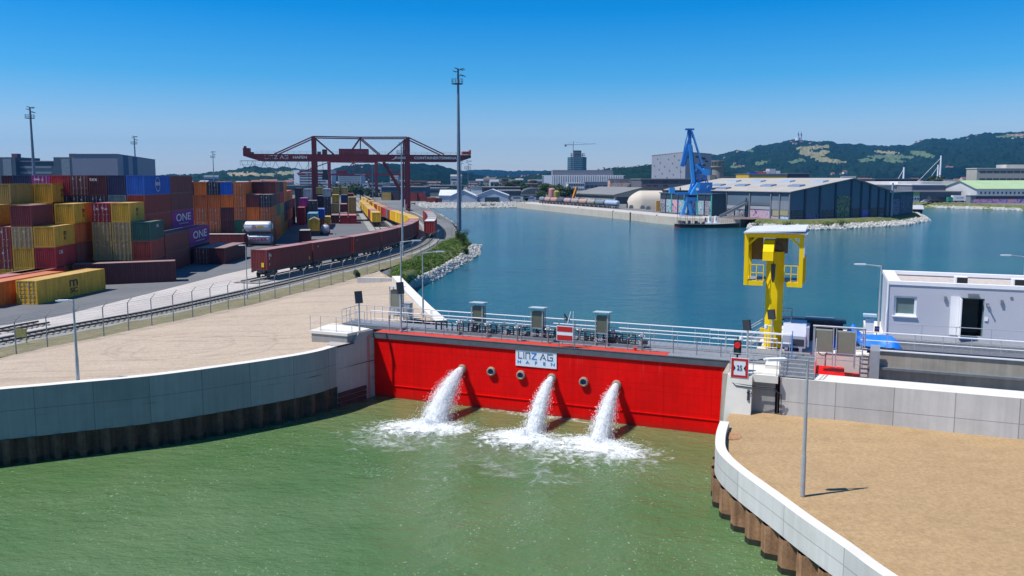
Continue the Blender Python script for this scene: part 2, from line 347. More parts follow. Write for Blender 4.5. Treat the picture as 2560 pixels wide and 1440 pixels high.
def piling(pts, off, z0, z1, name, parent, pitch=1.3, depth=.42, m='rust'):
    """trapezoidal sheet piles along a polyline (depth towards the water, which is on the right of the line)"""
    rs = resample(pts, pitch/4); b = MB(); n = len(rs); prev = None
    offs = [0, 0, depth, depth]
    for i, p in enumerate(rs):
        a = rs[max(0, i-1)]; c = rs[min(n-1, i+1)]; d = Vector((c.x-a.x, c.y-a.y, 0)).normalized(); nn = Vector((d.y, -d.x, 0))
        q = p+nn*(off+offs[i % 4]) ; sh = d*(.1 if i % 4 in (0,) else -.1 if i % 4 == 1 else .1 if i % 4 == 2 else -.1)*0
        b.v += [Vector((q.x+sh.x, q.y+sh.y, z)) for z in (z0, .28, .3, z1)]
        if i:
            for j in range(3):
                b.f.append([(i-1)*4+j, i*4+j, i*4+j+1, (i-1)*4+j+1]); b.m.append(1 if j == 0 else 0)
    return b.build(name, [M[m], M['algae']], parent)
# left curved quay wall
lw = thing('quay_wall', 'long curved grey concrete quay wall on rusty sheet piling left of the red gate', 'quay wall')
wsm = smooth(wall_top, 2)
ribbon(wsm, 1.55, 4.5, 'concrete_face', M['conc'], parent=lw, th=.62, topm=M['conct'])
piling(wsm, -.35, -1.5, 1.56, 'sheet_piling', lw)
# sand yard between the fence and the quay wall
def strip_between(A, B, n, name, m, k=1, bumpf=None, rows=1):
    def rsn(P):
        Ls = [0]
        for a, b in zip(P[:-1], P[1:]): Ls.append(Ls[-1]+(b-a).length)
        out = []
        for i in range(n+1):
            t = Ls[-1]*i/n; j = 0
            while j < len(P)-2 and Ls[j+1] < t: j += 1
            out.append(P[j].lerp(P[j+1], (t-Ls[j])/(Ls[j+1]-Ls[j]) if Ls[j+1] > Ls[j] else 0))
        return out
    a, b = rsn(A), rsn(B); mb = MB(); mb.sm = True
    for i in range(n+1):
        for j in range(rows+1):
            p = a[i].lerp(b[i], j/rows)
            if bumpf: p = p+Vector((0, 0, bumpf(p, j/rows)))
            mb.v.append(p)
    for i in range(n):
        for j in range(rows):
            q = i*(rows+1)+j; f = [q, q+rows+1, q+rows+2, q+1]
            va, vb, vc = mb.v[f[0]], mb.v[f[1]], mb.v[f[2]]
            if (vb-va).cross(vc-va).z < 0: f.reverse()
            mb.f.append(f); mb.m.append(0)
    return mb.build(name, m)
def sandmat(name, c1, c2, tracks=False):
    m = mat(name, c1, .95, var=.07, scale=.12, fine=.17, fscale=6.0, dirt=c2, dirtamt=.55, dscale=.9, bump=.5, bscale=14)
    n = m.node_tree.nodes; L = m.node_tree.links; b = n['Principled BSDF']; src = b.inputs['Base Color'].links[0].from_socket
    tc = n.new('ShaderNodeTexCoord'); mp = n.new('ShaderNodeMapping'); mp.inputs['Rotation'].default_value = (0,0,R(-24)); mp.inputs['Scale'].default_value = (.05,1.1,1); L.new(tc.outputs['Object'], mp.inputs[0])
    t = n.new('ShaderNodeTexNoise'); t.inputs['Scale'].default_value = 1.0; t.inputs['Detail'].default_value = 6; t.inputs['Distortion'].default_value = .4; L.new(mp.outputs[0], t.inputs['Vector'])
    mr = n.new('ShaderNodeMapRange'); mr.inputs[1].default_value = .5; mr.inputs[2].default_value = .7; mr.inputs[3].default_value = 1.03; mr.inputs[4].default_value = .84 if tracks else .95; L.new(t.outputs['Fac'], mr.inputs[0])
    sp = n.new('ShaderNodeTexNoise'); sp.inputs['Scale'].default_value = 11; sp.inputs['Detail'].default_value = 2; L.new(tc.outputs['Object'], sp.inputs['Vector'])
    mr2 = n.new('ShaderNodeMapRange'); mr2.inputs[1].default_value = .66; mr2.inputs[2].default_value = .72; mr2.inputs[3].default_value = 1; mr2.inputs[4].default_value = .72; L.new(sp.outputs['Fac'], mr2.inputs[0])
    mu = n.new('ShaderNodeMath'); mu.operation = 'MULTIPLY'; L.new(mr.outputs[0], mu.inputs[0]); L.new(mr2.outputs[0], mu.inputs[1])
    vs = n.new('ShaderNodeVectorMath'); vs.operation = 'SCALE'; L.new(src, vs.inputs[0]); L.new(mu.outputs[0], vs.inputs['Scale']); L.new(vs.outputs[0], b.inputs['Base Color']); return m
M['sand'] = sandmat('pale_gravel', (.425,.338,.252), (.31,.24,.18), True)
def rings(m, lst):
    n = m.node_tree.nodes; L = m.node_tree.links; b = n['Principled BSDF']; g_ = n.new('ShaderNodeNewGeometry'); src = b.inputs['Base Color'].links[0].from_socket; fac = None
    nz = n.new('ShaderNodeTexNoise'); nz.inputs['Scale'].default_value = .5; L.new(g_.outputs['Position'], nz.inputs['Vector'])
    for cx, cy, r in lst:
        d = n.new('ShaderNodeVectorMath'); d.operation = 'DISTANCE'; d.inputs[1].default_value = (cx,cy,4.0); L.new(g_.outputs['Position'], d.inputs[0])
        a = n.new('ShaderNodeMath'); a.operation = 'MULTIPLY_ADD'; a.inputs[1].default_value = 1.6; a.inputs[2].default_value = -r-.8; L.new(nz.outputs['Fac'], a.inputs[0])
        s_ = n.new('ShaderNodeMath'); s_.operation = 'ADD'; L.new(d.outputs['Value'], s_.inputs[0]); L.new(a.outputs[0], s_.inputs[1])
        ab = n.new('ShaderNodeMath'); ab.operation = 'ABSOLUTE'; L.new(s_.outputs[0], ab.inputs[0]); q = n.new('ShaderNodeMapRange'); q.inputs[1].default_value = .08; q.inputs[2].default_value = .22; q.inputs[3].default_value = .88; q.inputs[4].default_value = 1; L.new(ab.outputs[0], q.inputs[0])
        if fac is None: fac = q.outputs[0]
        else: mi = n.new('ShaderNodeMath'); mi.operation = 'MULTIPLY'; L.new(fac, mi.inputs[0]); L.new(q.outputs[0], mi.inputs[1]); fac = mi.outputs[0]
    v = n.new('ShaderNodeVectorMath'); v.operation = 'SCALE'; L.new(src, v.inputs[0]); L.new(fac, v.inputs['Scale']); L.new(v.outputs[0], b.inputs['Base Color'])
_r1, _r2, _r3 = at(440,868,4), at(520,875,4), at(690,800,4)
rings(M['sand'], [(_r1.x,_r1.y,4.2),(_r1.x+1,_r1.y+.8,6.0),(_r2.x,_r2.y,5.0),(_r3.x,_r3.y+14,22),(_r3.x,_r3.y+14,23.8),(_r3.x-10,_r3.y+30,44)])
M['sand2'] = sandmat('tan_gravel', (.37,.248,.125), (.27,.175,.085))
wall_in = [Vector((p.x, p.y, 4.42)) for p in wsm]
# inner side of wall curve, pushed behind the wall top, then along the pier and inner wall
ins = []
for i, p in enumerate(wsm):
    a = wsm[max(0,i-1)]; c = wsm[min(len(wsm)-1,i+1)]; d = Vector((c.x-a.x,c.y-a.y,0)).normalized(); ins.append(Vector((p.x-d.y*.4, p.y+d.x*.4, 4.44)))
edge = ins+[gw(-4.5,1,4.42), gw(-3,5,4.4), gw(-1.5,8,4.4)]+[Vector((p.x-.25,p.y,4.38)) for p in reversed(inner_wall)]
fence_edge = [Vector((p.x, p.y, p.z)) for p in fence_w[:-3]]
struct(strip_between(edge, fence_edge+[Vector((inner_wall[0].x-1.5, inner_wall[0].y+.6, 3.9))], 90, 'gravel_yard', M['sand'], rows=14, bumpf=lambda p, t: (.06*noise.noise(p*.25)+.015*noise.noise(p*1.3))*min(1, t*8)))
# verge between fence and the railway
M['verge'] = mat('dry_verge', (.19,.165,.09), .95, var=.25, scale=.5, fine=.3, fscale=7, dirt=(.13,.15,.05), dirtamt=.8, dscale=.4, bump=.5)
M['ballast'] = mat('ballast', (.27,.27,.26), .95, var=.12, scale=.3, fine=.3, fscale=9, bump=.6, bscale=16)
track_px = [(-160,878),(0,851),(91,833),(182,815),(278,798),(375,781),(487,757),(600,732),(660,718),(720,704),(811,681),(903,660),(973,641),(1020,627),(1050,614),(1068,602),(1078,590),(1082,580),(1078,569),(1068,558),(1052,546),(1034,535.5),(1014,526.5)]
track_near = smooth(pl(track_px, LAND+.3), 2)
def offs(pts, d, dz=0):
    o = []
    for i, p in enumerate(pts):
        a = pts[max(0,i-1)]; c = pts[min(len(pts)-1,i+1)]; q = Vector((c.x-a.x,c.y-a.y,0)).normalized(); o.append(Vector((p.x-q.y*d, p.y+q.x*d, p.z+dz)))
    return o
nt_cut = int(len(track_near)*.62)
struct(strip_between([Vector((p.x,p.y,p.z+.005)) for p in fence_w], [Vector((p.x,p.y,LAND+.12)) for p in offs(track_near,-1.9)][:nt_cut], 80, 'grass_verge', M['verge'], rows=4, bumpf=lambda p,t: .1*noise.noise(p*.8)))
def bed(pts, wdt, name, m, z):
    a = [Vector((p.x,p.y,z)) for p in offs(pts,-wdt/2)]; b = [Vector((p.x,p.y,z)) for p in offs(pts,wdt/2)]
    return struct(strip_between(a, b, 120, name, m))
bed(track_near, 4.6, 'ballast_bed', M['ballast'], LAND+.13)
M['slab'] = mat('pale_concrete_road', (.47,.43,.40), .9, var=.12, scale=.12, fine=.06, fscale=3, dirt=(.34,.31,.29), dirtamt=.5, dscale=.3)
# pale concrete road along the track and asphalt yard
road_a = pl([(-200,835),(0,815),(150,790),(300,752),(450,714),(560,686),(640,668),(760,652)], LAND+.012)
road_b = pl([(-200,905),(0,880),(150,852),(300,818),(450,777),(600,738),(700,706),(800,680)], LAND+.012)
struct(strip_between(road_a, road_b, 30, 'concrete_road', M['slab']))
yardp = pl([(-900,1000),(-200,840),(0,818),(150,793),(300,755),(450,717),(560,689),(640,671),(800,650),(1000,615),(1050,585),(1060,560),(1000,528),(930,497),(850,480),(600,478),(300,480),(-900,490)], LAND+.006)
yt = MB(); yt.prism([(p.x,p.y) for p in yardp][::1], LAND-.4, LAND+.006); struct(yt.build('asphalt_yard', M['asph']))
# rails
def track(pts, label, group, z=LAND+.14, sl=True, g=1.435):
    t = thing('railway_track', label, 'railway track', (0,0,0), 0, group)
    for sgn in (-1, 1):
        b = MB(); q = offs(pts, sgn*g/2)
        for a, c in zip(q[:-1], q[1:]): b.beam((a.x,a.y,z+.16),(c.x,c.y,z+.16),.09,.16)
        b.build('rail', M['rail'], t)
    if sl:
        b = MB(); rs = resample(pts, .62)
        for i in range(len(rs)-1):
            if rs[i].y > 330: break
            d = (rs[i+1]-rs[i]); d.z = 0
            if d.length < .2: continue
            d.normalize(); nn = Vector((-d.y,d.x,0)); c = Vector((rs[i].x,rs[i].y,z+.03)); b.beam(c-nn*1.25, c+nn*1.25, .24, .12)
        stuff(b.build('sleepers', M['sleeper'], t))
    return t
M['rail'] = mat('rail_steel', (.045,.045,.06), .5, .4, var=.15); M['sleeper'] = mat('sleeper', (.32,.30,.26), .9, var=.2)
track(track_near, 'curved near railway track with pale sleepers running along the fence', 'railway tracks')
spur = pl([(-160,842),(0,829),(55,817),(110,807)], LAND+.1)
track(smooth(spur,1), 'short spur rail ending in the pale road at the far left', 'railway tracks', z=LAND+.03)
# inner quay wall by the gate
iwl = list(reversed([Vector(p) for p in inner_wall]))
tag(ribbon([p for p in inner_wall][::-1], -1, 4.42, 'quay_wall', M['concw'], th=1.0, topm=M['conct']), 'straight pale concrete wall top running from the gate to the green bank', 'quay wall')
tag(ribbon([inner_wall[0]+Vector((-5.5,.9,0)), inner_wall[0]+Vector((0,.3,0))], 2.6, 4.08, 'edge_kerb', M['concw'], th=.35, topm=M['conct']), 'short pale concrete edge closing the gravel yard below the bushes', 'kerb')
# ---------------------------------------------------------------- banks, rocks, bushes
M['grassb'] = mat('bank_grass', (.10,.12,.035), .95, var=.35, scale=.5, fine=.3, fscale=5, dirt=(.20,.17,.07), dirtamt=.85, dscale=.35, bump=.5)
M['rockb'] = mat('rock_bed', (.2,.19,.17), .95, var=.3, scale=2, bump=.4)
M['rock'] = mat('rip_rap_stone', (.44,.43,.40), .9, var=.25, scale=.9, fine=.15, bump=.3, dirt=(.2,.19,.16), dirtamt=.5, dscale=.8)
_g = (1+5**.5)/2; _n = math.hypot(1,_g); ICO = [tuple(x/_n for x in v) for v in ((-1,_g,0),(1,_g,0),(-1,-_g,0),(1,-_g,0),(0,-1,_g),(0,1,_g),(0,-1,-_g),(0,1,-_g),(_g,0,-1),(_g,0,1),(-_g,0,-1),(-_g,0,1))]
ICF = [(0,11,5),(0,5,1),(0,1,7),(0,7,10),(0,10,11),(1,5,9),(5,11,4),(11,10,2),(10,7,6),(7,1,8),(3,9,4),(3,4,2),(3,2,6),(3,6,8),(3,8,9),(4,9,5),(2,4,11),(6,2,10),(8,6,7),(9,8,1)]
def rocks(A, B, n, smin, smax, seed, label, cat='rocks', zl=.1):
    rnd = random.Random(seed); b = MB(); LA = len(A)
    for _ in range(n):
        t = rnd.random()*(LA-1-1e-6); i = int(t); f = t-i; p = A[i].lerp(A[i+1], f); q = B[i].lerp(B[i+1], f); k = rnd.random()
        c = p.lerp(q, k)+Vector((0,0,zl*rnd.random())); r = rnd.uniform(smin, smax)*rnd.uniform(.6,1.15)
        q1 = Matrix.Rotation(rnd.random()*6.3, 3, Vector((rnd.random()-.5, rnd.random()-.5, rnd.random())).normalized())
        fl = rnd.uniform(.55,.85); vs = [c+q1 @ Vector((v[0],v[1],v[2]*fl))*(r*rnd.uniform(.82,1.12)) for v in ICO]
        b.add(vs, ICF)
    return stuff(b.build('riprap', M['rock']), label, cat)
leafm = {}
def foliage_mat(name, c, v=.35):
    m = mat(name, c, .7, var=v, scale=1.2, spec=.2, fine=.2, fscale=4); b = m.node_tree.nodes['Principled BSDF']
    return m
leafm['g'] = foliage_mat('leaf_green', (.055,.095,.022)); leafm['d'] = foliage_mat('leaf_dark', (.028,.055,.02)); leafm['y'] = foliage_mat('leaf_yellow', (.12,.15,.03)); leafm['far'] = foliage_mat('leaf_far', (.018,.035,.02))
leafm['bank'] = foliage_mat('bank_leaf', (.085,.15,.022), .5)
M['bark'] = mat('bark', (.09,.065,.045), .9, var=.3, scale=4, bump=.4)
def leaves(b, c, rx, ry, rz, n, s, rnd, shell=.35):
    for _ in range(n):
        while True:
            v = Vector((rnd.uniform(-1,1), rnd.uniform(-1,1), rnd.uniform(-1,1)))
            if shell < v.length <= 1: break
        p = Vector((c[0]+v.x*rx, c[1]+v.y*ry, c[2]+v.z*rz)); nn = (v.normalized()+Vector((rnd.uniform(-.8,.8),rnd.uniform(-.8,.8),rnd.uniform(-.2,1)))).normalized()
        q = nn.to_track_quat('Z','Y').to_matrix(); ss = s*rnd.uniform(.5,1.2); a = rnd.random()*6.3
        e1 = q @ Vector((math.cos(a),math.sin(a),0))*ss; e2 = q @ Vector((-math.sin(a),math.cos(a),0))*ss*.7
        b.add([p-e1, p-e2*.8, p+e1, p+e2], [(0,1,2,3)])
def tree(u, Y, zt, wd, name, label, m='d', seed=1, zb=LAND, lobes=9, n=70, s=None, group='background trees', cx=None):
    rnd = random.Random(seed); x = ray(u, 448).x/ray(u, 448).y*Y if cx is None else cx; H = zt-zb
    t = thing(name, label, 'tree', (x, Y, zb), 0, group); tr = MB()
    tr.rod((0,0,-.2),(0,0,H*.45),H*.03+.08,H*.018+.04,7)
    for k in range(5):
        a = k*1.3+rnd.random(); tr.rod((0,0,H*(.25+.05*k)),(math.cos(a)*wd*.3,math.sin(a)*wd*.3,H*(.5+.07*k)),H*.014+.03,H*.005+.01,5)
    tr.build('trunk', M['bark'], t); cr = MB(); s = s or max(.25, H*.05)
    for k in range(lobes):
        a = rnd.random()*6.3; r = rnd.random()**.6*wd*.33; hz = rnd.uniform(.38,.86)
        f = 1-.55*max(0, hz-.6)/.3
        leaves(cr, (math.cos(a)*r*f, math.sin(a)*r*f, H*hz), wd*rnd.uniform(.16,.26), wd*rnd.uniform(.16,.26), H*rnd.uniform(.11,.17), n, s, rnd)
    cr.build('crown', leafm[m], t); return t
struct(strip_between(bank_top, rock_top, 40, 'grass_bank', M['grassb'], rows=8, bumpf=lambda p,t: .35*noise.noise(p*.35)*math.sin(t*3.14)+.5*math.sin(t*3.14)))
struct(strip_between(rock_top, rock_wl, 40, 'stone_bank', M['rockb'], rows=2))
rocks(rock_top, rock_wl, 2600, .2, .5, 3, 'pale broken stones armouring the green bank beside the harbour water')
struct(strip_between([Vector((p.x,p.y,LAND)) for p in back_top], back_wl, 20, 'stone_bank', M['rockb'], rows=2))
rocks(back_top, back_wl, 500, .3, .6, 4, 'thin line of stones below the fence behind the bend')
struct(strip_between(far_top, far_wl, 20, 'stone_bank', M['rockb'], rows=2)); rocks(far_top, far_wl, 2800, .35, .8, 5, 'grey stone bank along the far end of the basin')
struct(strip_between(pen_top, pen_rt, 60, 'grass_bank', M['grassb'], rows=5, bumpf=lambda p,t: .3*noise.noise(p*.2)*math.sin(t*3.14)+.7*math.sin(t*3.14)))
struct(strip_between(pen_rt, pen_wl, 60, 'stone_bank', M['rockb'], rows=2)); rocks(pen_rt, pen_wl, 2600, .35, .75, 6, 'white stones edging the grassy point below the big hangar')
struct(strip_between(right_top, right_wl, 30, 'grass_bank', M['grassb'], rows=3)); 
rw2 = [a.lerp(b, .65) for a, b in zip(right_top, right_wl)]; rocks(rw2[:-1], right_wl[:-1], 900, .4, .8, 7, 'white stones along the far right shore')
rnd = random.Random(11); bv = MB()
for i in range(420):
    t = rnd.random()*(len(bank_top)-1.01); i0 = int(t); p = bank_top[i0].lerp(bank_top[i0+1], t-i0); q = rock_top[min(i0,len(rock_top)-2)].lerp(rock_top[min(i0+1,len(rock_top)-1)], t-i0)
    k = rnd.random(); c = p.lerp(q, .04+.9*k); c.z += .25+.4*math.sin(k*3.14); r = rnd.uniform(.35,1.0)*(1.25-k*.6)
    leaves(bv, c, r, r, r*.75, 110, .10, rnd, .2)
stuff(bv.build('shrubbery', leafm['bank']), 'bright green scrub and tall weeds covering the bank inside the fence', 'shrubs')
# ivy clump at the floodlight mast, single bush on the verge
for (u, v, z, r, h, lab) in [(1160,612,2.0,1.5,3.4,'dark ivy covered bush at the foot of the tall floodlight mast'),(891,694,3.2,.55,1.0,'small lone green bush growing through the wire fence'),(1147,604,2.5,1.1,2.6,'dark bush on the fence corner left of the ivy bush'),(1166,636,1.6,1.0,1.3,'low round dark bush near the tip of the stone bank')]:
    rnd = random.Random(int(u)); b = MB(); p = at(u, v, z)
    for k in range(6): leaves(b, (rnd.uniform(-.4,.4)*r, rnd.uniform(-.4,.4)*r, h*(.2+.13*k)), r*.6, r*.6, h*.25, 160, .12, rnd, .1)
    o = b.build('bush', leafm['d'] if r > 1 else leafm['g']); o.location = (p.x, p.y, z); tag(o, lab, 'bush')
for i,(u,v) in enumerate([(1893,562),(1905,556),(1968,560),(2070,561),(2105,558),(2180,550),(1210,513),(1232,512)]):
    rnd = random.Random(i+50); b = MB(); p = at(u, v, 1.8); leaves(b, (0,0,.6), 2.0, 1.4, .8, 160, .25, rnd, .1)
    o = b.build('bush', leafm['g']); o.location = (p.x, p.y, 1.4); tag(o, 'low green bush on the %s, number %s from left' % (('grassy hangar point',['one','two','three','four','five','six'][i]) if i < 6 else ('far stone bank',['one','two'][i-6])), 'bush', 'bushes on the banks')
# ================================================================ flood gate, piers, right quay
GANG = math.atan2(GM[1][0], GM[0][0])
def gthing(name, label, cat, s, t, z, group=None): return thing(name, label, cat, gw(s, t, z), GANG, group)
def text_mb(txt, size, m, name='lettering', parent=None, loc=(0,0,0), rx=90, rz=0, sx=1.0, ext=.012, align='CENTER', bold=0.0):
    cu = bpy.data.curves.new('t', 'FONT'); cu.body = txt; cu.size = size; cu.extrude = ext; cu.align_x = align; cu.align_y = 'CENTER'; cu.resolution_u = 2; cu.offset = bold
    o = bpy.data.objects.new('t', cu); COL.objects.link(o); dg = bpy.context.evaluated_depsgraph_get(); me = bpy.data.meshes.new_from_object(o.evaluated_get(dg))
    bpy.data.objects.remove(o); me.transform(Matrix.Rotation(R(rz),4,'Z') @ Matrix.Rotation(R(rx),4,'X') @ Matrix.Diagonal((sx,1,1,1))); me.materials.clear(); me.materials.append(m)
    q = bpy.data.objects.new(name, me); COL.objects.link(q); q.location = loc; q.parent = parent; return q
GLY = {'L':([[(0,1),(0,0),(.6,0)]],.6),'I':([[(0,1),(0,0)]],.02),'n':([[(0,0),(0,1),(.72,1),(.72,0)]],.72),'Z':([[(0,1),(.8,1),(.06,0),(.86,0)]],.86),'A':([[(0,0),(.48,1),(.96,0)],[(.5,.3),(.72,.3)]],.96),'G':([[(.85,1),(0,1),(0,0),(.85,0),(.85,.5),(.45,.5)]],.85)}
def strokes(word, h, th, parent, mats, loc, gap=.22, name='lettering'):
    x = 0; b = MB()
    for ch in word:
        if ch == ' ': x += .35; continue
        ps, wd = GLY[ch]; mi = 1 if (ch == 'Z' and len(mats) > 1) else 0
        for p in ps:
            for a, c in zip(p[:-1], p[1:]):
                b.beam(((x+a[0])*h,0,a[1]*h),((x+c[0])*h,0,c[1]*h),.02,th,mi)
                b.box((x+a[0])*h-th/2,(x+a[0])*h+th/2,-.0105,.0105,a[1]*h-th/2,a[1]*h+th/2,mi); b.box((x+c[0])*h-th/2,(x+c[0])*h+th/2,-.0108,.0108,c[1]*h-th/2,c[1]*h+th/2,mi)
        x += wd+gap
    o = b.build(name, mats, parent); o.location = loc; return o, x*h
_post = {}
def railing(label, pts, h=1.1, sp=1.5, m='galv', rails=(1.0,.5), rr=.025, pr=.022, group='railings on the gate and quays', kick=False, toprail=None, rm=None):
    t = thing('railing', label, 'railing', (0,0,0), 0, group); b = MB(); key = (h, m, pr)
    if key not in _post: _post[key] = MB().rod((0,0,0),(0,0,h),pr,pr,6).box(-.06,.06,-.06,.06,0,.02).mesh('post', M[m])
    for a, c in zip(pts[:-1], pts[1:]):
        for f in rails:
            b.rod(a+Vector((0,0,h*f)), c+Vector((0,0,h*f)), rr if f == rails[0] else rr*.7, None, 6)
        n = max(1, round((c-a).length/sp))
        for i in range(n+1):
            if i == n and c is not pts[-1]: continue
            inst('post', _post[key], t, a.lerp(c, i/n))
    b.build('handrail', M[rm or m], t); return t
M['red'] = mat('red_gate_paint', (.80,.003,.002), .5, spec=.12, var=.10, scale=.35, streak=.10, fine=.04, fscale=3, dirt=(.50,.006,.004), dirtamt=.4, dscale=.5)
M['redd'] = mat('red_deck_paint', (.55,.045,.022), .6, var=.12, fine=.1, fscale=8)
M['band'] = mat('grey_fender_band', (.085,.095,.11), .7, var=.15, scale=2)
M['grate'] = mat('steel_grating', (.27,.28,.30), .6, .3, var=.15, scale=6, fine=.3, fscale=25)
M['khaki'] = mat('khaki_cabinet', (.20,.205,.155), .5, var=.06, scale=2)
M['khakid'] = mat('dark_khaki_cabinet', (.10,.12,.09), .5, var=.06, scale=2)
M['teal'] = mat('dark_teal_steel', (.03,.065,.07), .6, var=.3, scale=3)
M['navy'] = mat('navy_lettering', (.07,.075,.15), .5, var=0); M['blue'] = mat('blue_lettering', (.02,.16,.55), .5, var=0)
M['signr'] = mat('sign_red', (.50,.012,.012), .45, var=.03); M['signw'] = mat('sign_white', (.72,.76,.82), .45, var=.02)
M['ring'] = mat('weathered_ring', (.33,.27,.19), .6, .2, var=.25, scale=5); M['hole'] = mat('blue_pipe_inside', (.01,.03,.16), .5, var=.2)
# --- gate
SW = -.25; SE = st(2150, 930, 4.3)[0]
gt = gthing('flood_gate', 'big red steel sliding flood gate closing the harbour with water pouring from three holes', 'flood gate', 0, 0, 0)
hb = MB(); hb.box(SW, SE-2.6, 0, 4.4, -1.5, 4.52); hb.box(SE-2.59, SE-.9, .05, 4.3, -1.5, 4.5-.35)
hb.box(SW, SE-2.7, -.05, 0, .92, .98); hb.box(SW, SE-2.7, -.012, 0, 2.95, 2.98)
hb.build('gate_body', M['red'], gt)
MB().box(SE-.88, SE, .35, 4, -1.5, 3.9).build('end_box', M['red'], gt)
MB().box(SW-.4, SE-3.4, -.10, .02, 4.5, 4.93).box(SW-.4, SE-3.4, -.12, -.04, 4.9, 4.95).build('fender_band', M['band'], gt)
SG = sz(1668, 886, 0)[0]; MB().box(SG, SE-3.2, .03, 2.05, 4.52, 4.95).build('front_grating', M['grate'], gt)
MB().box(SW, SG, 1.161, 2.05, 4.52, 4.94).build('side_grating', M['grate'], gt)
MB().box(SW, SG, .03, 1.16, 4.52, 4.9).box(SW-3.5, SE-3.2, 4.15, 4.4, 4.55, 4.85).build('deck_plate', M['redd'], gt)
wk = MB(); wk.box(SW-4, SE-3.0, 2.06, 3.9, 4.6, 5.02)
for i in range(60): wk.box(SW+i*.5-4, SW+i*.5-3.98, 2.06, 3.9, 5.02, 5.03)
wk.build('walkway', M['grate'], gt)
MB().box(SW-3.6, 1.5, 1.2, 2.0, 4.9, 5.15).box(2.2, 20, 1.45, 1.75, 4.91, 5.12).build('cable_duct', M['galvd'], gt)
# name board
sl, zt_ = sz(1290, 871); sr, _ = sz(1392, 881); _, zb_ = sz(1290, 913)
bd = MB().box(sl, sr, -.06, -.004, zb_, zt_).build('name_board', M['signw'], gt)
BW = sr-sl; BH = zt_-zb_
o, wdt = strokes('LInZ AG', BH*.34, BH*.042, bd, [M['navy'], M['blue']], (0,0,0), .36); k = BW*.88/wdt
o.scale = (k,1,1); o.location = (sl+BW*.07, -.072, zb_+BH*.47)
for i, ch in enumerate('HAFEN'): text_mb(ch, BH*.27, M['blue'], 'letter', bd, (sl+BW*(.09+.205*i), -.07, zb_+BH*.24), sx=1.25)
# portholes
holes = {}
for i, (u, v, jet) in enumerate([(1156,922,1),(1229,928,0),(1303,937,0),(1380,945,1),(1460,954,0),(1542,962,1)]):
    s, z = sz(u, v, 0); holes[i] = (s, z)
    b = MB(); b.sm = False; b.lathe([(.0,-.05),(.21,-.05)], (s,0,z), 18, 1, 'y'); b.lathe([(.2,.02),(.2,-.12),(.23,-.2),(.31,-.17),(.33,-.05),(.33,.01)], (s,0,z), 18, 0, 'y')
    for p in b.v: p.y = p.y-.02
    b.build('outlet_pipe', [M['ring'], M['hole']], gt)
# --- water jets and foam
def foam_mat(name, thr0, thr1, sc, gain=4.5, amax=.95):
    m = bpy.data.materials.new(name); m.use_nodes = True; n = m.node_tree.nodes; L = m.node_tree.links; b = n['Principled BSDF']
    b.inputs['Base Color'].default_value = (.82,.85,.86,1); b.inputs['Roughness'].default_value = .9; b.inputs['Specular IOR Level'].default_value = .1
    tc = n.new('ShaderNodeTexCoord'); ln = n.new('ShaderNodeVectorMath'); ln.operation = 'LENGTH'; L.new(tc.outputs['Generated'], ln.inputs[0])
    mp = n.new('ShaderNodeMapping'); mp.inputs['Location'].default_value = (-1,-1,0); mp.inputs['Scale'].default_value = (2,2,0); L.new(tc.outputs['Generated'], mp.inputs[0]); L.new(mp.outputs[0], ln.inputs[0])
    t = n.new('ShaderNodeTexNoise'); t.inputs['Scale'].default_value = sc; t.inputs['Detail'].default_value = 8; t.inputs['Roughness'].default_value = .68; t.inputs['Distortion'].default_value = 1.2; L.new(tc.outputs['Object'], t.inputs['Vector'])
    mr = n.new('ShaderNodeMapRange'); mr.inputs[1].default_value = .1; mr.inputs[2].default_value = 1; mr.inputs[3].default_value = thr0; mr.inputs[4].default_value = thr1; L.new(ln.outputs['Value'], mr.inputs[0])
    s = n.new('ShaderNodeMath'); s.operation = 'SUBTRACT'; L.new(t.outputs['Fac'], s.inputs[0]); L.new(mr.outputs[0], s.inputs[1])
    g = n.new('ShaderNodeMath'); g.operation = 'MULTIPLY'; g.inputs[1].default_value = gain; g.use_clamp = True; L.new(s.outputs[0], g.inputs[0]); h = n.new('ShaderNodeMath'); h.operation = 'MULTIPLY'; h.inputs[1].default_value = amax; L.new(g.outputs[0], h.inputs[0]); L.new(h.outputs[0], b.inputs['Alpha'])
    t2 = n.new('ShaderNodeTexNoise'); t2.inputs['Scale'].default_value = 5.5; t2.inputs['Detail'].default_value = 6; t2.inputs['Distortion'].default_value = 1.5; L.new(tc.outputs['Object'], t2.inputs['Vector']); cr = n.new('ShaderNodeMix'); cr.data_type = 'RGBA'; cr.inputs[6].default_value = (.52,.60,.55,1); cr.inputs[7].default_value = (.9,.92,.93,1)
    q = n.new('ShaderNodeMapRange'); q.inputs[1].default_value = .38; q.inputs[2].default_value = .56; L.new(t2.outputs['Fac'], q.inputs[0]); L.new(q.outputs[0], cr.inputs[0]); L.new(cr.outputs[2], b.inputs['Base Color'])
    bp = n.new('ShaderNodeBump'); bp.inputs['Strength'].default_value = .6; bp.inputs['Distance'].default_value = .1; L.new(t2.outputs['Fac'], bp.inputs['Height']); L.new(bp.outputs[0], b.inputs['Normal'])
    return m
M['foam'] = foam_mat('foam', .2, .74, 1.1); M['foam2'] = foam_mat('thin_foam', .44, .72, .8, 4.5, .6)
M['lace'] = foam_mat('foam_lace', .36, .72, 1.3, 4, .75); M['spray'] = mat('white_water', (.86,.88,.9), .85, var=.04, spec=.1); M['spray'].node_tree.nodes['Principled BSDF'].inputs['Subsurface Weight'].default_value = .0
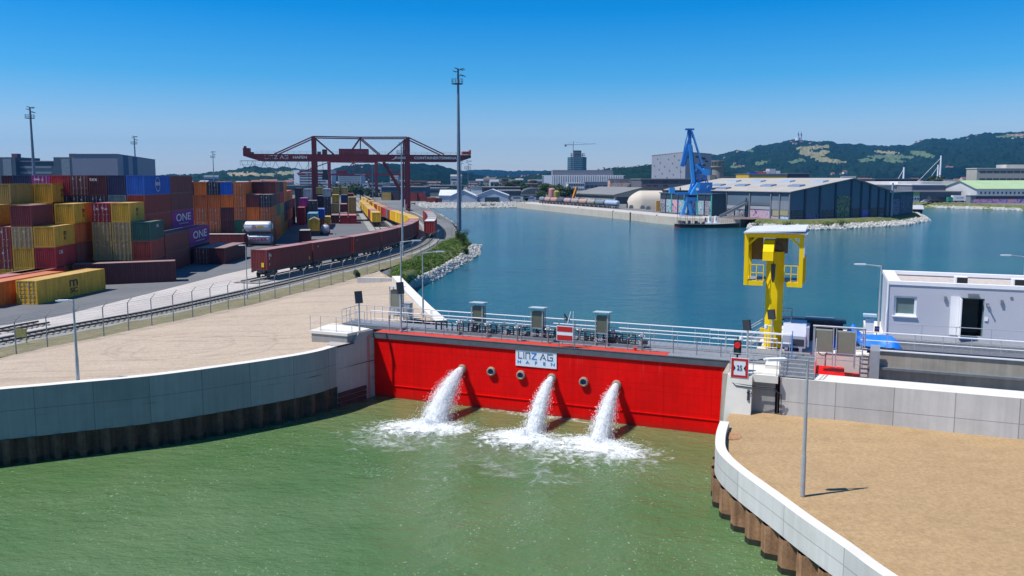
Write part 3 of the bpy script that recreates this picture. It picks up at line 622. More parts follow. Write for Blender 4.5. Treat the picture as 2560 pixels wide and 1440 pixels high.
def jet_mat(name, thr, gain, amax):
    m = bpy.data.materials.new(name); m.use_nodes = True; n = m.node_tree.nodes; L = m.node_tree.links; n.remove(n['Principled BSDF']); out = n['Material Output']
    df = n.new('ShaderNodeBsdfDiffuse'); df.inputs[0].default_value = (.92,.94,.95,1); tl = n.new('ShaderNodeBsdfTranslucent'); tl.inputs[0].default_value = (.92,.94,.95,1); m1 = n.new('ShaderNodeMixShader'); m1.inputs[0].default_value = .45; L.new(df.outputs[0], m1.inputs[1]); L.new(tl.outputs[0], m1.inputs[2])
    tp = n.new('ShaderNodeBsdfTransparent'); m2 = n.new('ShaderNodeMixShader'); L.new(tp.outputs[0], m2.inputs[1]); L.new(m1.outputs[0], m2.inputs[2]); L.new(m2.outputs[0], out.inputs[0])
    uv = n.new('ShaderNodeUVMap'); mp = n.new('ShaderNodeMapping'); mp.inputs['Scale'].default_value = (3.2,1.1,1); L.new(uv.outputs[0], mp.inputs[0]); t = n.new('ShaderNodeTexNoise'); t.inputs['Scale'].default_value = 2.6; t.inputs['Detail'].default_value = 9; t.inputs['Roughness'].default_value = .72; t.inputs['Distortion'].default_value = .5; L.new(mp.outputs[0], t.inputs['Vector'])
    s = n.new('ShaderNodeMath'); s.operation = 'SUBTRACT'; s.inputs[1].default_value = thr; L.new(t.outputs['Fac'], s.inputs[0]); g = n.new('ShaderNodeMath'); g.operation = 'MULTIPLY'; g.inputs[1].default_value = gain; g.use_clamp = True; L.new(s.outputs[0], g.inputs[0]); h = n.new('ShaderNodeMath'); h.operation = 'MULTIPLY'; h.inputs[1].default_value = amax; L.new(g.outputs[0], h.inputs[0]); L.new(h.outputs[0], m2.inputs[0])
    bp = n.new('ShaderNodeBump'); bp.inputs['Strength'].default_value = .5; bp.inputs['Distance'].default_value = .06; L.new(t.outputs['Fac'], bp.inputs['Height']); L.new(bp.outputs[0], df.inputs['Normal']); return m
JM = [jet_mat('jet_core', .1, 8, 1.0), jet_mat('jet_body', .36, 7, .95), jet_mat('jet_skin', .47, 8, .8), jet_mat('jet_mist', .53, 8, .55)]
def octa(b, c, e1, e2, e3):
    b.add([c+e1,c-e1,c+e2,c-e2,c+e3,c-e3], [(0,2,4),(2,1,4),(1,3,4),(3,0,4),(2,0,5),(1,2,5),(3,1,5),(0,3,5)])
jl = ['widest white jet pouring from the left outlet of the red gate','narrow white jet pouring from the middle outlet below the name board','white jet pouring from the right outlet of the red gate']
for j, (hi, lu, lv, sp, c0, r1) in enumerate([(0,1086,1057,.86,(1056,1070),(5.8,3.4)),(3,1332,1083,.50,(1300,1098),(4.8,3.6)),(5,1498,1103,.55,(1492,1117),(5.6,3.5))]):
    rnd = random.Random(100+j); s, z = holes[hi]; P0 = gw(s,-.15,z); P1 = at(lu, lv, 0)
    V = Vector((P1.x-P0.x, P1.y-P0.y, 0))
    def pos(t): return Vector((P0.x+V.x*t, P0.y+V.y*t, z-z*(.34*t+.66*t*t)))
    b = MB(); b.sm = True; nseg = 40; nr = 20; jm = [JM[0], JM[1], JM[2], JM[3], M['spray']]
    for sh, kf in enumerate((.55, .8, 1.05, 1.32)):
        b0 = len(b.v)
        for i in range(nseg+1):
            t = i/nseg*1.03; c = pos(t); d = (pos(t+.01)-c).normalized(); q = d.to_track_quat('Z','Y').to_matrix(); r = .16+(.04+sp*.78*t**.85)*kf
            for k in range(nr+1):
                a = 2*math.pi*k/nr; rr = r*(1+.22*noise.noise(Vector((math.cos(a)*2.2,math.sin(a)*2.2,t*5+j*9+sh))))
                b.v.append(c+q @ Vector((math.cos(a)*rr,math.sin(a)*rr,0))); b.uv.append((a*.55+sh*3, t*5+j*7))
        for i in range(nseg):
            for k in range(nr): z_ = b0+i*(nr+1)+k; b.f.append([z_, z_+1, z_+nr+2, z_+nr+1]); b.m.append(sh)
    for _ in range(2600):
        t = .12+.88*rnd.random()**.7; c = pos(t); d = (pos(min(1.02,t+.02))-pos(t-.0)).normalized(); q = d.to_track_quat('Z','Y').to_matrix(); r = (.2+sp*t**.85)*(.85+abs(rnd.gauss(0,.30))); a = rnd.random()*6.283
        p = c+q @ Vector((math.cos(a)*r, math.sin(a)*r, 0)); sz_ = rnd.uniform(.008,.022)
        dd = (d+Vector((rnd.gauss(0,.2),rnd.gauss(0,.2),rnd.gauss(0,.2)))).normalized()*sz_*rnd.uniform(1.5,3.2); e2 = Vector((rnd.gauss(0,1),rnd.gauss(0,1),rnd.gauss(0,1))).normalized()*sz_; n0 = len(b.v); octa(b, p, dd, e2, dd.cross(e2).normalized()*sz_*.8); b.uv += [(0,0)]*(len(b.v)-n0); b.m[-8:] = [4]*8
    tag(b.build('water_jet', jm), jl[j], 'water jet', 'water jets from the gate')
    # foam field
    C = at(c0[0], c0[1], 0); fd = Vector((V.x,V.y,0)).normalized(); b = MB(); n = 60; b.sm = True
    for i in range(n+1):
        for k in range(n+1):
            x = (i/n*2-1)*r1[0]; y = (k/n*2-1)*r1[1]; rr = math.hypot(x/r1[0], y/r1[1]); hh = .2*max(0,1-rr*1.9)**.6*(1+noise.noise(Vector((x*2,y*2,j)))) if rr < .52 else 0
            b.v.append(Vector((x, y, .015+hh+max(0,.05*noise.noise(Vector((x*3,y*3,5+j)))*(1-rr) if rr < 1 else 0))))
    for i in range(n):
        for k in range(n): b.f.append([i*(n+1)+k,(i+1)*(n+1)+k,(i+1)*(n+1)+k+1,i*(n+1)+k+1]); b.m.append(0)
    o = b.build('foam', M['foam']); o.location = C; o.rotation_euler = (0,0,GANG+R([20,8,-2][j])); stuff(o, ['left','middle','right'][j]+' patch of white foam where the jet hits the green water', 'foam')
    b = MB(); ra, rb = r1[0]*1.45, r1[1]*1.5; b.add([(-ra,-rb,.012),(ra,-rb,.012),(ra,rb,.012),(-ra,rb,.012),(-ra,-rb,.014)], [(0,1,2,3)]); o3 = b.build('foam_lace', M['lace']); o3.location = C+Vector((-.6,-.8,0)); o3.rotation_euler = (0,0,o.rotation_euler.z+.25); stuff(o3, ['left','middle','right'][j]+' ragged lace of thin foam around the foam patch', 'foam')
    b = MB()
    for _ in range(3000):
        a = rnd.random()*6.283; r = abs(rnd.gauss(0,.25)); x = math.cos(a)*r*r1[0]*.9; y = math.sin(a)*r*r1[1]*.9; s_ = rnd.uniform(.008,.03); h = .12*max(0,1-r)+ rnd.random()**3*.75*max(0,.55-r)
        c = Vector((x, y, .04+h)); e1 = Vector((rnd.gauss(0,1),rnd.gauss(0,1),rnd.gauss(0,.5))).normalized()*s_*1.6; e2 = Vector((rnd.gauss(0,1),rnd.gauss(0,1),rnd.gauss(0,1))).normalized()*s_; octa(b, c, e1, e2, e1.cross(e2).normalized()*s_*.7)
    o2 = b.build('splash', M['spray']); o2.location = C+(P1-C)*.35; o2.rotation_euler = o.rotation_euler; stuff(o2, ['left','middle','right'][j]+' mound of splashing white droplets at the foot of the jet', 'splash')
for (u,v,ra,rb,rz,lab) in [(1270,1170,10,5,.1,'thin drifting foam streaks in front of the two right jets'),(1560,1130,6.5,3.6,-.5,'thin foam wisps spreading right of the right jet'),(1010,1110,7,4,.5,'thin foam wisps spreading left of the left jet')]:
    b = MB(); P_ = at(u, v, .012); b.add([(-ra,-rb,0),(ra,-rb,0),(ra,rb,0),(-ra,rb,0),(-ra,-rb,.002)], [(0,1,2,3)]); o = b.build('thin_foam', M['foam2']); o.location = P_; o.rotation_euler = (0,0,GANG+rz); stuff(o, lab, 'foam')
wlm = foam_mat('waterline_foam', .45, .62, 2.0, 5, .6)
b = MB(GM); b.add([(.2,-.75,.02),(27,-.75,.02),(27,-.02,.02),(.2,-.02,.02)], [(0,1,2,3)]); stuff(b.build('waterline_foam', wlm), 'thin pale foam line where the red gate meets the water', 'foam')
# faint plate seams and pale drips on the gate paint
n = M['red'].node_tree.nodes; L = M['red'].node_tree.links; bq = n['Principled BSDF']; src = bq.inputs['Base Color'].links[0].from_socket; tc = n.new('ShaderNodeTexCoord'); sp_ = n.new('ShaderNodeSeparateXYZ'); L.new(tc.outputs['Object'], sp_.inputs[0]); fs = []
for ax, per, wd_ in ((0, 1.55, .02), (2, .62, .016)):
    pq = n.new('ShaderNodeMath'); pq.operation = 'PINGPONG'; pq.inputs[1].default_value = per; L.new(sp_.outputs[ax], pq.inputs[0]); lt = n.new('ShaderNodeMapRange'); lt.inputs[1].default_value = 0; lt.inputs[2].default_value = wd_*2; lt.inputs[3].default_value = .78; lt.inputs[4].default_value = 1; L.new(pq.outputs[0], lt.inputs[0]); fs.append(lt.outputs[0])
mu = n.new('ShaderNodeMath'); mu.operation = 'MULTIPLY'; L.new(fs[0], mu.inputs[0]); L.new(fs[1], mu.inputs[1]); v1 = n.new('ShaderNodeVectorMath'); v1.operation = 'SCALE'; L.new(src, v1.inputs[0]); L.new(mu.outputs[0], v1.inputs['Scale'])
mp = n.new('ShaderNodeMapping'); mp.inputs['Scale'].default_value = (2.6,1,.16); L.new(tc.outputs['Object'], mp.inputs[0]); nz = n.new('ShaderNodeTexNoise'); nz.inputs['Scale'].default_value = 2.2; nz.inputs['Detail'].default_value = 6; L.new(mp.outputs[0], nz.inputs['Vector'])
r1 = n.new('ShaderNodeMapRange'); r1.inputs[1].default_value = .60; r1.inputs[2].default_value = .74; r1.inputs[4].default_value = .45; L.new(nz.outputs['Fac'], r1.inputs[0]); r2 = n.new('ShaderNodeMapRange'); r2.inputs[1].default_value = 1.2; r2.inputs[2].default_value = 4.6; L.new(sp_.outputs[2], r2.inputs[0]); m3 = n.new('ShaderNodeMath'); m3.operation = 'MULTIPLY'; L.new(r1.outputs[0], m3.inputs[0]); L.new(r2.outputs[0], m3.inputs[1])
x = n.new('ShaderNodeMix'); x.data_type = 'RGBA'; x.inputs[7].default_value = (.80,.10,.09,1); L.new(m3.outputs[0], x.inputs[0]); L.new(v1.outputs[0], x.inputs[6])
r4 = n.new('ShaderNodeMapRange'); r4.inputs[1].default_value = .12; r4.inputs[2].default_value = .42; r4.inputs[3].default_value = .55; r4.inputs[4].default_value = 0; L.new(sp_.outputs[2], r4.inputs[0]); x2 = n.new('ShaderNodeMix'); x2.data_type = 'RGBA'; x2.inputs[7].default_value = (.30,.02,.012,1); L.new(r4.outputs[0], x2.inputs[0]); L.new(x.outputs[2], x2.inputs[6]); L.new(x2.outputs[2], bq.inputs['Base Color'])
# --- left pier
PA = Vector(wall_top[-1]); PAx = Vector((PA.x,PA.y,0)); pe = gw(-.28,-.05,0)
pf = frame(PAx, (pe-PAx)); pfi = pf.inverted(); PLN = (Vector((pe.x,pe.y,0))-PAx).length
pier = thing('pier', 'left concrete pier with painted red water gauge beside the red gate', 'pier')
def pw(x, y, z=0): return pf @ Vector((x, y, z))
def pface(u, v): q = pfi @ onplane(u, v, PAx, Vector((pf[0][1], pf[1][1], 0))); return q.x, q.z
xs = pface(897, 850)[0]
a0, a1, a2 = pw(0,0), pw(PLN,0), gw(-.28,5.5)
blk = MB(); blk.prism([(q.x,q.y) for q in (a0, a1, gw(-.28,5.5), gw(-4.8,5.5), pw(.3,1.2))], -1.5, 4.5)
m1, m2 = pw(xs,0), pw(xs+.7,0)
blk.add([tuple(pw(xs-.45,0,4.503)), tuple(pw(xs,0,5.12)), tuple(pw(PLN,0,5.12)), tuple(pw(PLN,0,4.503)), tuple(pw(xs-.45,2.6,4.503)), tuple(pw(xs,2.6,5.12)), tuple(pw(PLN,1.9,5.12)), tuple(pw(PLN,1.9,4.503))], [(0,3,2,1),(1,2,6,5),(0,1,5,4),(3,7,6,2),(4,5,6,7)])
blk.build('pier_body', M['concb'] if 0 else mat('pier_concrete', (.40,.37,.35), .85, var=.1, scale=.6, fine=.06, streak=.1, bump=.12), pier)
sb = MB(); q = [at(774,826,5.2), at(841,832,5.2), at(893,838,5.2), at(934,823,5.2), at(925,811,5.2), at(838,806,5.2)]
q = [(lambda l: pf @ Vector((min(l.x,PLN-.1), max(l.y,.12), l.z)))(pfi @ k) for k in q]
sb.prism([(k.x,k.y) for k in q], 5.0, 5.2); sb.build('top_slab', M['conct'], pier)
q = [k.lerp((q[0]+q[3])/2, .06) for k in q]; MB().prism([(k.x,k.y) for k in q], 3.9, 5.0).build('slab_wall', M['concw'], pier)
fb = MB()
for k in range(4):
    for (uu, vv), (u2, v2) in [(((845, 983+k*13)), (913, 956+k*12.5))]:
        xa, za = pface(uu, vv); xb, zb2 = pface(u2, v2)
        fb.add([tuple(pw(x, y, z)) for x, z0_, z1_ in ((xa, za-.3, za),(xb, za-.3, za)) for y, z in ((-.14,z0_),(-.14,z1_),(.0,z1_),(.0,z0_))], [(0,4,5,1),(1,5,6,2),(0,3,7,4),(0,1,2,3),(4,7,6,5)])
fb.build('timber_fender', mat('dark_red_timber', (.085,.03,.028), .8, var=.3, scale=3), pier)
gg = MB(); xg = pface(922, 900)[0]; ztop = pface(922, 838)[1]; k = 0; z = ztop
while z > .15:
    x0 = xg-.16 if k % 2 else xg-.02
    gg.add([tuple(pw(x, -.012, zz)) for x, zz in ((x0,z-.1),(x0+.13,z-.1),(x0+.13,z),(x0,z))], [(0,1,2,3)]); z -= .1; k += 1
for zz in (ztop+.05, ztop-.15, ztop-1.55, ztop-1.7, ztop-2.0, ztop-2.15, ztop-3.2, ztop-3.35):
    gg.add([tuple(pw(x, -.012, z_)) for x, z_ in ((xg+.15,zz-.04),(xg+.6,zz-.04),(xg+.6,zz),(xg+.15,zz))], [(0,1,2,3)])
gg.build('water_gauge', M['signr'], pier)
MB().add([tuple(pw(x,y,z)) for x,y,z in ((.1,-.03,4.38),(xs-.5,-.03,4.38),(xs-.5,-.03,4.52),(.1,-.03,4.52))], [(0,1,2,3)]).build('edge_angle', mat('rust_brown_edge', (.10,.035,.03), .7, var=.2), pier)
railing('low railing on the left concrete pier slab with a closed end loop', [at(776,823,5.2), at(802,826,5.2), at(841,829,5.2), at(880,833,5.2)], 1.1, 1.6)
railing('railing at the left end of the gate walkway, back side', [gw(-4.2,4.2,5.0), gw(-2,4.2,5.0), gw(0,4.2,5.0), gw(2.5,4.2,5.0)], 1.15, .8)
railing('railing closing the left end of the gate walkway', [gw(-4.2,4.2,5.0), gw(-4.2,1.7,5.0), gw(-2.0,1.5,5.0)], 1.15, .7)
# --- rails on gate
railing('long bright handrail on the far side of the gate walkway', [gw(2.5,4.0,4.95), gw(SE-4.2,4.0,4.95)], 1.2, 1.6, rr=.04, rm='white')
railing('long bright handrail on the near side of the gate walkway', [gw(-1.8,2.1,4.95), gw(SE-5,2.1,4.95)], 1.2, 1.6, rr=.035, rm='white')
railing('row of bare steel posts standing along the front edge of the red gate', [gw(.6,.85,4.9), gw(25.2,.85,4.9)], 1.2, 1.55, rails=(.3,), rr=.012, pr=.03, m='galvd')
# --- cabinets on the gate
def cabinet(s, t, label, w=.85, h=1.15, leg=.95, m='khakid', d=.55, roof=True, z=4.9, group='electrical cabinets on the gate', m2='khaki'):
    c = gthing('electrical_cabinet', label, 'cabinet', s, t, z, group)
    MB().box(-w/2+.06,w/2-.06,0,.04,leg+.01,leg+h).box(-w/2+.06,w/2-.06,.04,d,leg,leg+h+.0,1).build('cabinet_box', [M[m], M[m2]], c)
    for x in (-w/2, w/2):
        for y in (-.03, d+.03): MB().box(x-.03,x+.03,y-.03,y+.03,0,leg+h+(.28 if roof else .1)).build('leg', M['galv'], c)
    MB().box(-w/2+.03,w/2-.03,-.02,d,leg-.06,leg).box(-w/2+.03,w/2-.03,-.05,-.02,leg*.5,leg*.5+.05).build('shelf_frame', M['galv'], c)
    if roof: MB().add([(-w/2-.15,-.2,leg+h+.32),(w/2+.15,-.2,leg+h+.32),(w/2+.15,d+.2,leg+h+.26),(-w/2-.15,d+.2,leg+h+.26),(-w/2-.15,-.2,leg+h+.28),(w/2+.15,-.2,leg+h+.28),(w/2+.15,d+.2,leg+h+.22),(-w/2-.15,d+.2,leg+h+.22)], [(0,1,2,3),(7,6,5,4),(0,4,5,1),(1,5,6,2),(2,6,7,3),(3,7,4,0)]).build('canopy', mat('pale_canopy'+label[:5], (.42,.5,.53), .5, var=.05), c)
    return c
def gs(u, v, z=4.9): return st(u, v, z)
for (u, v), lab in [((1193,836),'leftmost roofed cabinet standing on the red gate'),((1342,852),'roofed cabinet on the gate just left of the red and white sign'),((1503,866),'roofed cabinet on the gate just right of the red and white sign')]:
    s, t = gs(u, v); cabinet(s, t, lab)
# clutter: pipe rack and valve stands
rk = gthing('pipe_rack', 'dark low pipe rack with cables and valves running along the gate walkway', 'pipe rack', 0, 0, 0); rnd = random.Random(5)
b = MB(); b2 = MB()
for i in range(4):
    b.beam((6,1.86+i*.05,5.15+i*.14),(19.6,1.86+i*.05,5.15+i*.14),.04,.05)
x = 4.0
while x < 19.6:
    b.box(x,x+.05,1.82,2.02,4.92,5.75); x += .45
    if rnd.random() < .5: MB().box(x,x+rnd.uniform(.2,.5),1.7,2.0,5.2,5.2+rnd.uniform(.15,.45)).build('valve_box', M['dark'], rk)
b.box(6,19.7,1.8,2.05,5.72,5.8); b.build('rack_frame', M['teal'], rk);
b = MB()
for i in range(5): b.rod((2,1.55+i*.05,4.98+.03*i),(19,1.55+i*.05,4.98+.03*i),.022,None,5)
for i in range(26):
    x = rnd.uniform(5,20); b.path([(x,1.6,5.0),(x+rnd.uniform(-.1,.1),1.65,5.25),(x+rnd.uniform(-.3,.3),1.8,5.45),(x+rnd.uniform(-.3,.3),1.9,5.2)], .014, 4)
b.build('hose', M['black'], rk)
b = MB()
for i in range(70):
    x = rnd.uniform(5,19.5); z = rnd.uniform(5.1,6.0); b.box(x,x+rnd.uniform(.04,.16),1.62,1.8,z,z+rnd.uniform(.04,.14))
b.build('fitting', M['galv'], rk)
def valve_stand():
    c = thing('valve_stand', '', 'valve stand'); MB().rod((0,0,0),(0,0,.95),.06,None,10).rod((0,0,0),(0,0,.04),.13,None,10).build('post', mat('stand_grey', (.22,.22,.2), .6, .2), c)
    MB().rod((-.22,0,.98),(.22,0,.98),.05,None,8).box(-.12,.12,-.1,.1,.95,1.12).rod((.1,0,1.0),(.1,0,1.25),.03).build('head', M['galv'], c); return c
vs0 = valve_stand()
for i, (u, v) in enumerate([(1148,841),(1219,847),(1293,856),(1370,861),(1449,862),(1532,868),(1604,879)]):
    c = vs0 if i == 0 else copy_tree(vs0); s, t = gs(u, v-3, 4.9); c.location = gw(s, t, 4.9); c.rotation_euler = (0,0,GANG)
    tag(c, ['leftmost valve stand on the red gate','valve stand just right of the leftmost roofed cabinet','valve stand midway between the two left roofed cabinets','valve stand just right of the middle roofed cabinet','valve stand between the red white sign and right roofed cabinet','valve stand just right of the right roofed cabinet','rightmost valve stand on the gate near the rack end'][i], 'valve stand', 'valve stands on the gate')
for i, (u, v, lab) in enumerate([(1268,845,'small red mooring bollard left of the middle cabinet'),(1588,876,'small red mooring bollard near the right end of the pipe rack')]):
    s, t = gs(u, v, 4.9); o = MB().rod((0,0,0),(0,0,.22),.09,None,10).rod((-.16,0,.18),(.16,0,.18),.06,None,8).build('bollard', M['signr']); o.location = gw(s,t,4.9); o.rotation_euler = (0,0,GANG); tag(o, lab, 'bollard', 'bollards on the gate')
# red/white/red no-entry board
s0, z0 = sz(1391, 851, -.0); s1, _ = sz(1432, 857, 0); _, z1 = sz(1391, 814, 0)
bt = gthing('no_entry_board', 'square red board with one white stripe standing on the gate edge', 'sign', s0, .02, 0); W = s1-s0
MB().box(0,W,0,.05,z0,z1).build('board', M['signw'], bt)
MB().box(.04,W-.04,-.012,-.001,z0+.04,z0+(z1-z0)*.38).box(.04,W-.04,-.012,-.001,z0+(z1-z0)*.62,z1-.04).build('red_stripe', M['signr'], bt)
for x in (.15, W+.1): MB().box(x-.03,x+.03,.06,.12,4.9,z1+.35).build('post', M['galvd'], bt)
MB().beam((W*.55,.4,z1+.1),(W*.75,.4,z1+.95),.05,.05).rod((W*.9,.4,4.9),(W*.9,.4,z1+1.0),.02).build('lever_arm', M['white'], bt)
s2, t2 = gs(1424, 840, 4.9)
ant = gthing('camera_mast', 'thin mast with dark tilted floodlight behind the red and white board', 'camera mast', s2+.2, 2.2, 4.9)
MB().rod((0,0,0),(0,0,2.0),.025).build('mast', M['galvd'], ant); MB().beam((.0,0,1.95),(.22,0,1.6),.25,.05).box(.05,.4,-.06,.06,1.5,1.6).build('floodlight', M['dark'], ant)
# floodlights on posts (left pier, behind)
def floodpost(P, rz, H, label, cctv=False):
    c = thing('floodlight_post', label, 'floodlight', P, rz, 'floodlight posts by the gate')
    MB().rod((0,0,0),(0,0,H-.3),.07,.06,8).box(-.12,.12,-.12,.12,0,.03).build('post', M['galv'], c)
    MB().add([(-.28,-.1,H-.35),(.28,-.1,H-.35),(.28,.12,H+.5),(-.28,.12,H+.5),(-.28,.0,H-.4),(.28,.0,H-.4),(.28,.22,H+.45),(-.28,.22,H+.45)], [(0,1,2,3),(7,6,5,4),(0,4,5,1),(1,5,6,2),(2,6,7,3),(3,7,4,0)]).build('lamp_head', M['dark'], c)
    if cctv: MB().rod((.05,0,H-1.2),(.25,0,H-1.2),.03).rod((.22,-.02,H-1.2),(.22,-.02,H-1.32),.07,.05,8).rod((.25,-.05,H-1.2),(.55,-.2,H-1.3),.05).build('security_camera', M['white'], c)
    return c
P = at(899, 829, 5.2); zt_ = aty(897, 745, P.y).z; floodpost(P, R(30), zt_-5.2, 'post with dark square floodlight on the left concrete pier')
P = at(1003, 828, 4.95); zt_ = aty(1001, 722, P.y).z; floodpost(P, R(30), zt_-4.95, 'post with dark square floodlight and white camera behind the gate railing', True)
# cabinet behind, at left
s, t = st(948, 801, 4.95); cabinet(s, t+2.6, 'roofed grey cabinet on the yard side at the left end of the gate', w=.95, h=1.5, leg=1.1, m='khaki', z=4.5, group=None)
for i,(u,v) in enumerate([(1015,800),(985,790)]):
    P = at(u, v, 4.5); o = MB().box(-.35,.35,-.25,.25,0,1.3).box(-.38,.38,-.28,.28,1.3,1.34).box(-.3,-.02,-.262,-.25,.1,1.2).box(.02,.3,-.262,-.25,.1,1.2).build('junction_box', M['galv']); o.location = (P.x,P.y+1.2,4.45); o.rotation_euler=(0,0,GANG); tag(o, ['right','left'][i]+' grey metal junction box behind the railing at the left end of the gate', 'junction box')
# ================================================================ right side: pier, retaining wall, parapet, column, house
GZ = 2.55
rp = [gw(*st(1800,1062,GZ),GZ)] + [Vector((p.x+.35,p.y+.3,GZ)) for p in par_out[1:]]
b = MB()
# sand ground as a grid following the parapet on the left, and the retaining wall behind
sx, tx = st(1955, 1036, GZ)
psm = smooth(par_out, 2)
sandL = [Vector((p.x+.2,p.y+.1,GZ)) for p in psm]
sandR = [gw(sx+ i*2.2, .35+tx, GZ+.0) for i in range(len(sandL))]
far_r = [gw(sx+40, tx+.35-i*45/(len(sandL)-1), GZ) for i in range(len(sandL))]
pts = [tuple(p) for p in sandL]
poly = sandL+[gw(sx+44,-60,GZ), gw(sx+44,tx+.4,GZ), gw(.25+st(1800,1062,GZ)[0],tx+.4,GZ)]
bm = bmesh.new(); vs = [bm.verts.new(p) for p in poly]; bm.faces.new(vs); bmesh.ops.triangulate(bm, faces=bm.faces[:])
for _ in range(5): bmesh.ops.subdivide_edges(bm, edges=[e for e in bm.edges if e.calc_length() > 1.4], cuts=1, use_grid_fill=False); bmesh.ops.triangulate(bm, faces=bm.faces[:])
for v in bm.verts: v.co.z += .07*noise.noise(v.co*.3)+.03*noise.noise(v.co*1.4)
me = bpy.data.meshes.new('gravel_platform'); bm.to_mesh(me); me.materials.append(M['sand2'])
for p in me.polygons: p.use_smooth = True
if me.polygons[0].normal.z < 0: me.flip_normals()
struct(inst('gravel_platform', me))
rw = thing('quay_wall', 'white curved concrete parapet on rust brown sheet piling at the lower right', 'quay wall')
ribbon(psm, 1.5, 2.9, 'parapet', M['concp'], parent=rw, th=.5, topm=M['conct'], off=0)
piling(psm, -.3, -1.5, 1.5, 'sheet_piling', rw, pitch=1.4, depth=.45, m='rust_lit')
o = MB().lathe([(0,.05),(.5,.045),(.62,.0)], (0,0,0), 20).build('rusty_cover', mat('orange_rust_cover', (.34,.18,.09), .9, var=.3, scale=3)); P = at(1826,1090,GZ); o.location = (P.x,P.y,GZ); tag(o, 'round rusty manhole cover in the tan gravel behind the parapet', 'manhole cover')
# retaining wall (front face at t = tx, top 4.76)
TW = tx; zw = 4.76
S0 = st(1950, 948, zw)[0]; S1 = S0+40
rt = thing('retaining_wall', 'long grey concrete retaining wall with white top behind the tan gravel', 'retaining wall')
fr = [gw(S0, TW), gw((S0+S1)/2, TW), gw(S1, TW)]
ribbon(fr, -1, zw, 'wall_face', M['concw'], parent=rt, th=1.75, topm=M['conct'])
# gate recess beyond it: floor + beige back wall
TB = TW+7.2
bw = MB(); bw.uv = None
ribbon([gw(SE+.6, TB-0), gw(S1, TB)], -1, 5.35, 'recess_wall', M['concb'], parent=rt, th=.6)
MB(GM).box(S0+2, S1, TW+1.75, TB, 1.5, 2.0).build('recess_floor', M['concb'], rt)
MB(GM).box(SE+.5, S1, TB-.25, TB-.01, 4.2, 4.35).box(SE+.5, S1, TB-.18, TB-.01, 3.35, 3.5).build('ledge', M['galvd'], rt)
# right pier
pr = thing('pier', 'right concrete pier with sloping pale front carrying the square 25 sign', 'pier')
sA, zA = sz(1807, 1061, TW-.9); sB, _ = sz(1875, 1066, TW-.9); sC, zC = sz(1821, 936, TW); sD, _ = sz(1882, 955, TW)
ZP = 4.8
bb = MB(GM); bb.add([(sA,-1.0+TW,1.5),(sB,-1.0+TW,1.5),(sD,TW-.45,ZP),(sC,TW-.45,ZP),(sA,TW+3,1.5),(sB,TW+3,1.5),(sD,TW+3,ZP),(sC,TW+3,ZP)], [(0,1,2,3),(1,5,6,2),(0,3,7,4),(3,2,6,7)])
bb.box(sA-.22,sA+.02,TW-.6,TW+3,-1.5,1.5)
bb.build('sloping_front', M['conct'], pr)
MB(GM).add([(sA-.3,TW-.85,-1),(sA-.03,TW-.85,-1),(sC-.03,TW-.35,ZP),(sC-.3,TW-.35,ZP),(sA-.3,TW+2.5,-1),(sA-.03,TW+2.5,-1),(sC-.03,TW+2.5,ZP),(sC-.3,TW+2.5,ZP)], [(0,1,2,3),(1,5,6,2),(0,3,7,4),(3,2,6,7)]).build('edge_guide', M['concb'], pr)
MB(GM).box(sB-.1, st(1937,950,ZP)[0], TW-.05, TW+3, -1, ZP-.35).build('recess_block', M['concw'], pr)
MB(GM).box(sC+.05, st(1945,945,ZP)[0], TW-.35, TW+2.9, ZP-.34, ZP+.1).build('top_slab', M['conct'], pr)
MB(GM).box(sC+2.0, sC+3.8, TW+1.4, TW+2.6, ZP+.1, ZP+.35).build('plinth', M['conct'], pr)
b = MB(GM); b.path([(sC+.1,TW-.42,ZP-.15),(sC+.3,TW-.5,ZP-.5),(sD,TW-.52,ZP-.55),(sD+.2,TW-.4,ZP-.6),(S0-.3,TW-.4,ZP-.6),(S0-.1,TW-.3,ZP-.9),(S0-.1,TW-.1,2.6)], .035)
b.path([(sC+.1,TW-.42,ZP-.3),(sC+.5,TW-.58,ZP-.62),(sD,TW-.6,ZP-.65),(S0-.3,TW-.45,ZP-.7),(S0+.1,TW-.3,ZP-1),(S0+.1,TW-.1,2.6)], .03); b.rod((sC+1.25,TW-.72,ZP-1.4),(sC+1.25,TW-.55,ZP-.8),.08); b.lathe([(.11,-.02),(.14,0),(.11,.02)],(sC+1.3,TW-.68,ZP-.95),12,0,'y')
b.build('cable', M['dark'], pr)
# 25 sign
s0, z0 = sz(1826, 943, TW-.5); s1, z1 = sz(1872, 897, TW-.5)
sg = gthing('clearance_sign', 'square white sign with red border reading 25 between two black arrowheads', 'sign', s0, TW-.5, 0); W = s1-s0; H = z1-z0
MB().box(0,W,0,.05,z0,z1).build('sign_panel', M['signw'], sg)
fw = W*.165; MB().box(.03,W-.03,-.012,-.002,z0+.03,z0+fw).box(.03,W-.03,-.012,-.002,z1-fw,z1-.03).box(.03,fw,-.012,-.002,z0+fw,z1-fw).box(W-fw,W-.03,-.012,-.002,z0+fw,z1-fw).build('red_border', M['signr'], sg)
cz = (z0+z1)/2; MB().add([(fw,-.013,cz-H*.16),(fw+W*.11,-.013,cz),(fw,-.013,cz+H*.16)], [(0,1,2)]).add([(W-fw,-.013,cz-H*.16),(W-fw,-.013,cz+H*.16),(W-fw-W*.11,-.013,cz)], [(0,1,2)]).build('arrowhead', M['black'], sg)
text_mb('25', H*.36, mat('sign_dark_blue', (.01,.03,.09), .5, var=0), 'lettering', sg, (W/2,-.014,cz), sx=.74, bold=.0)
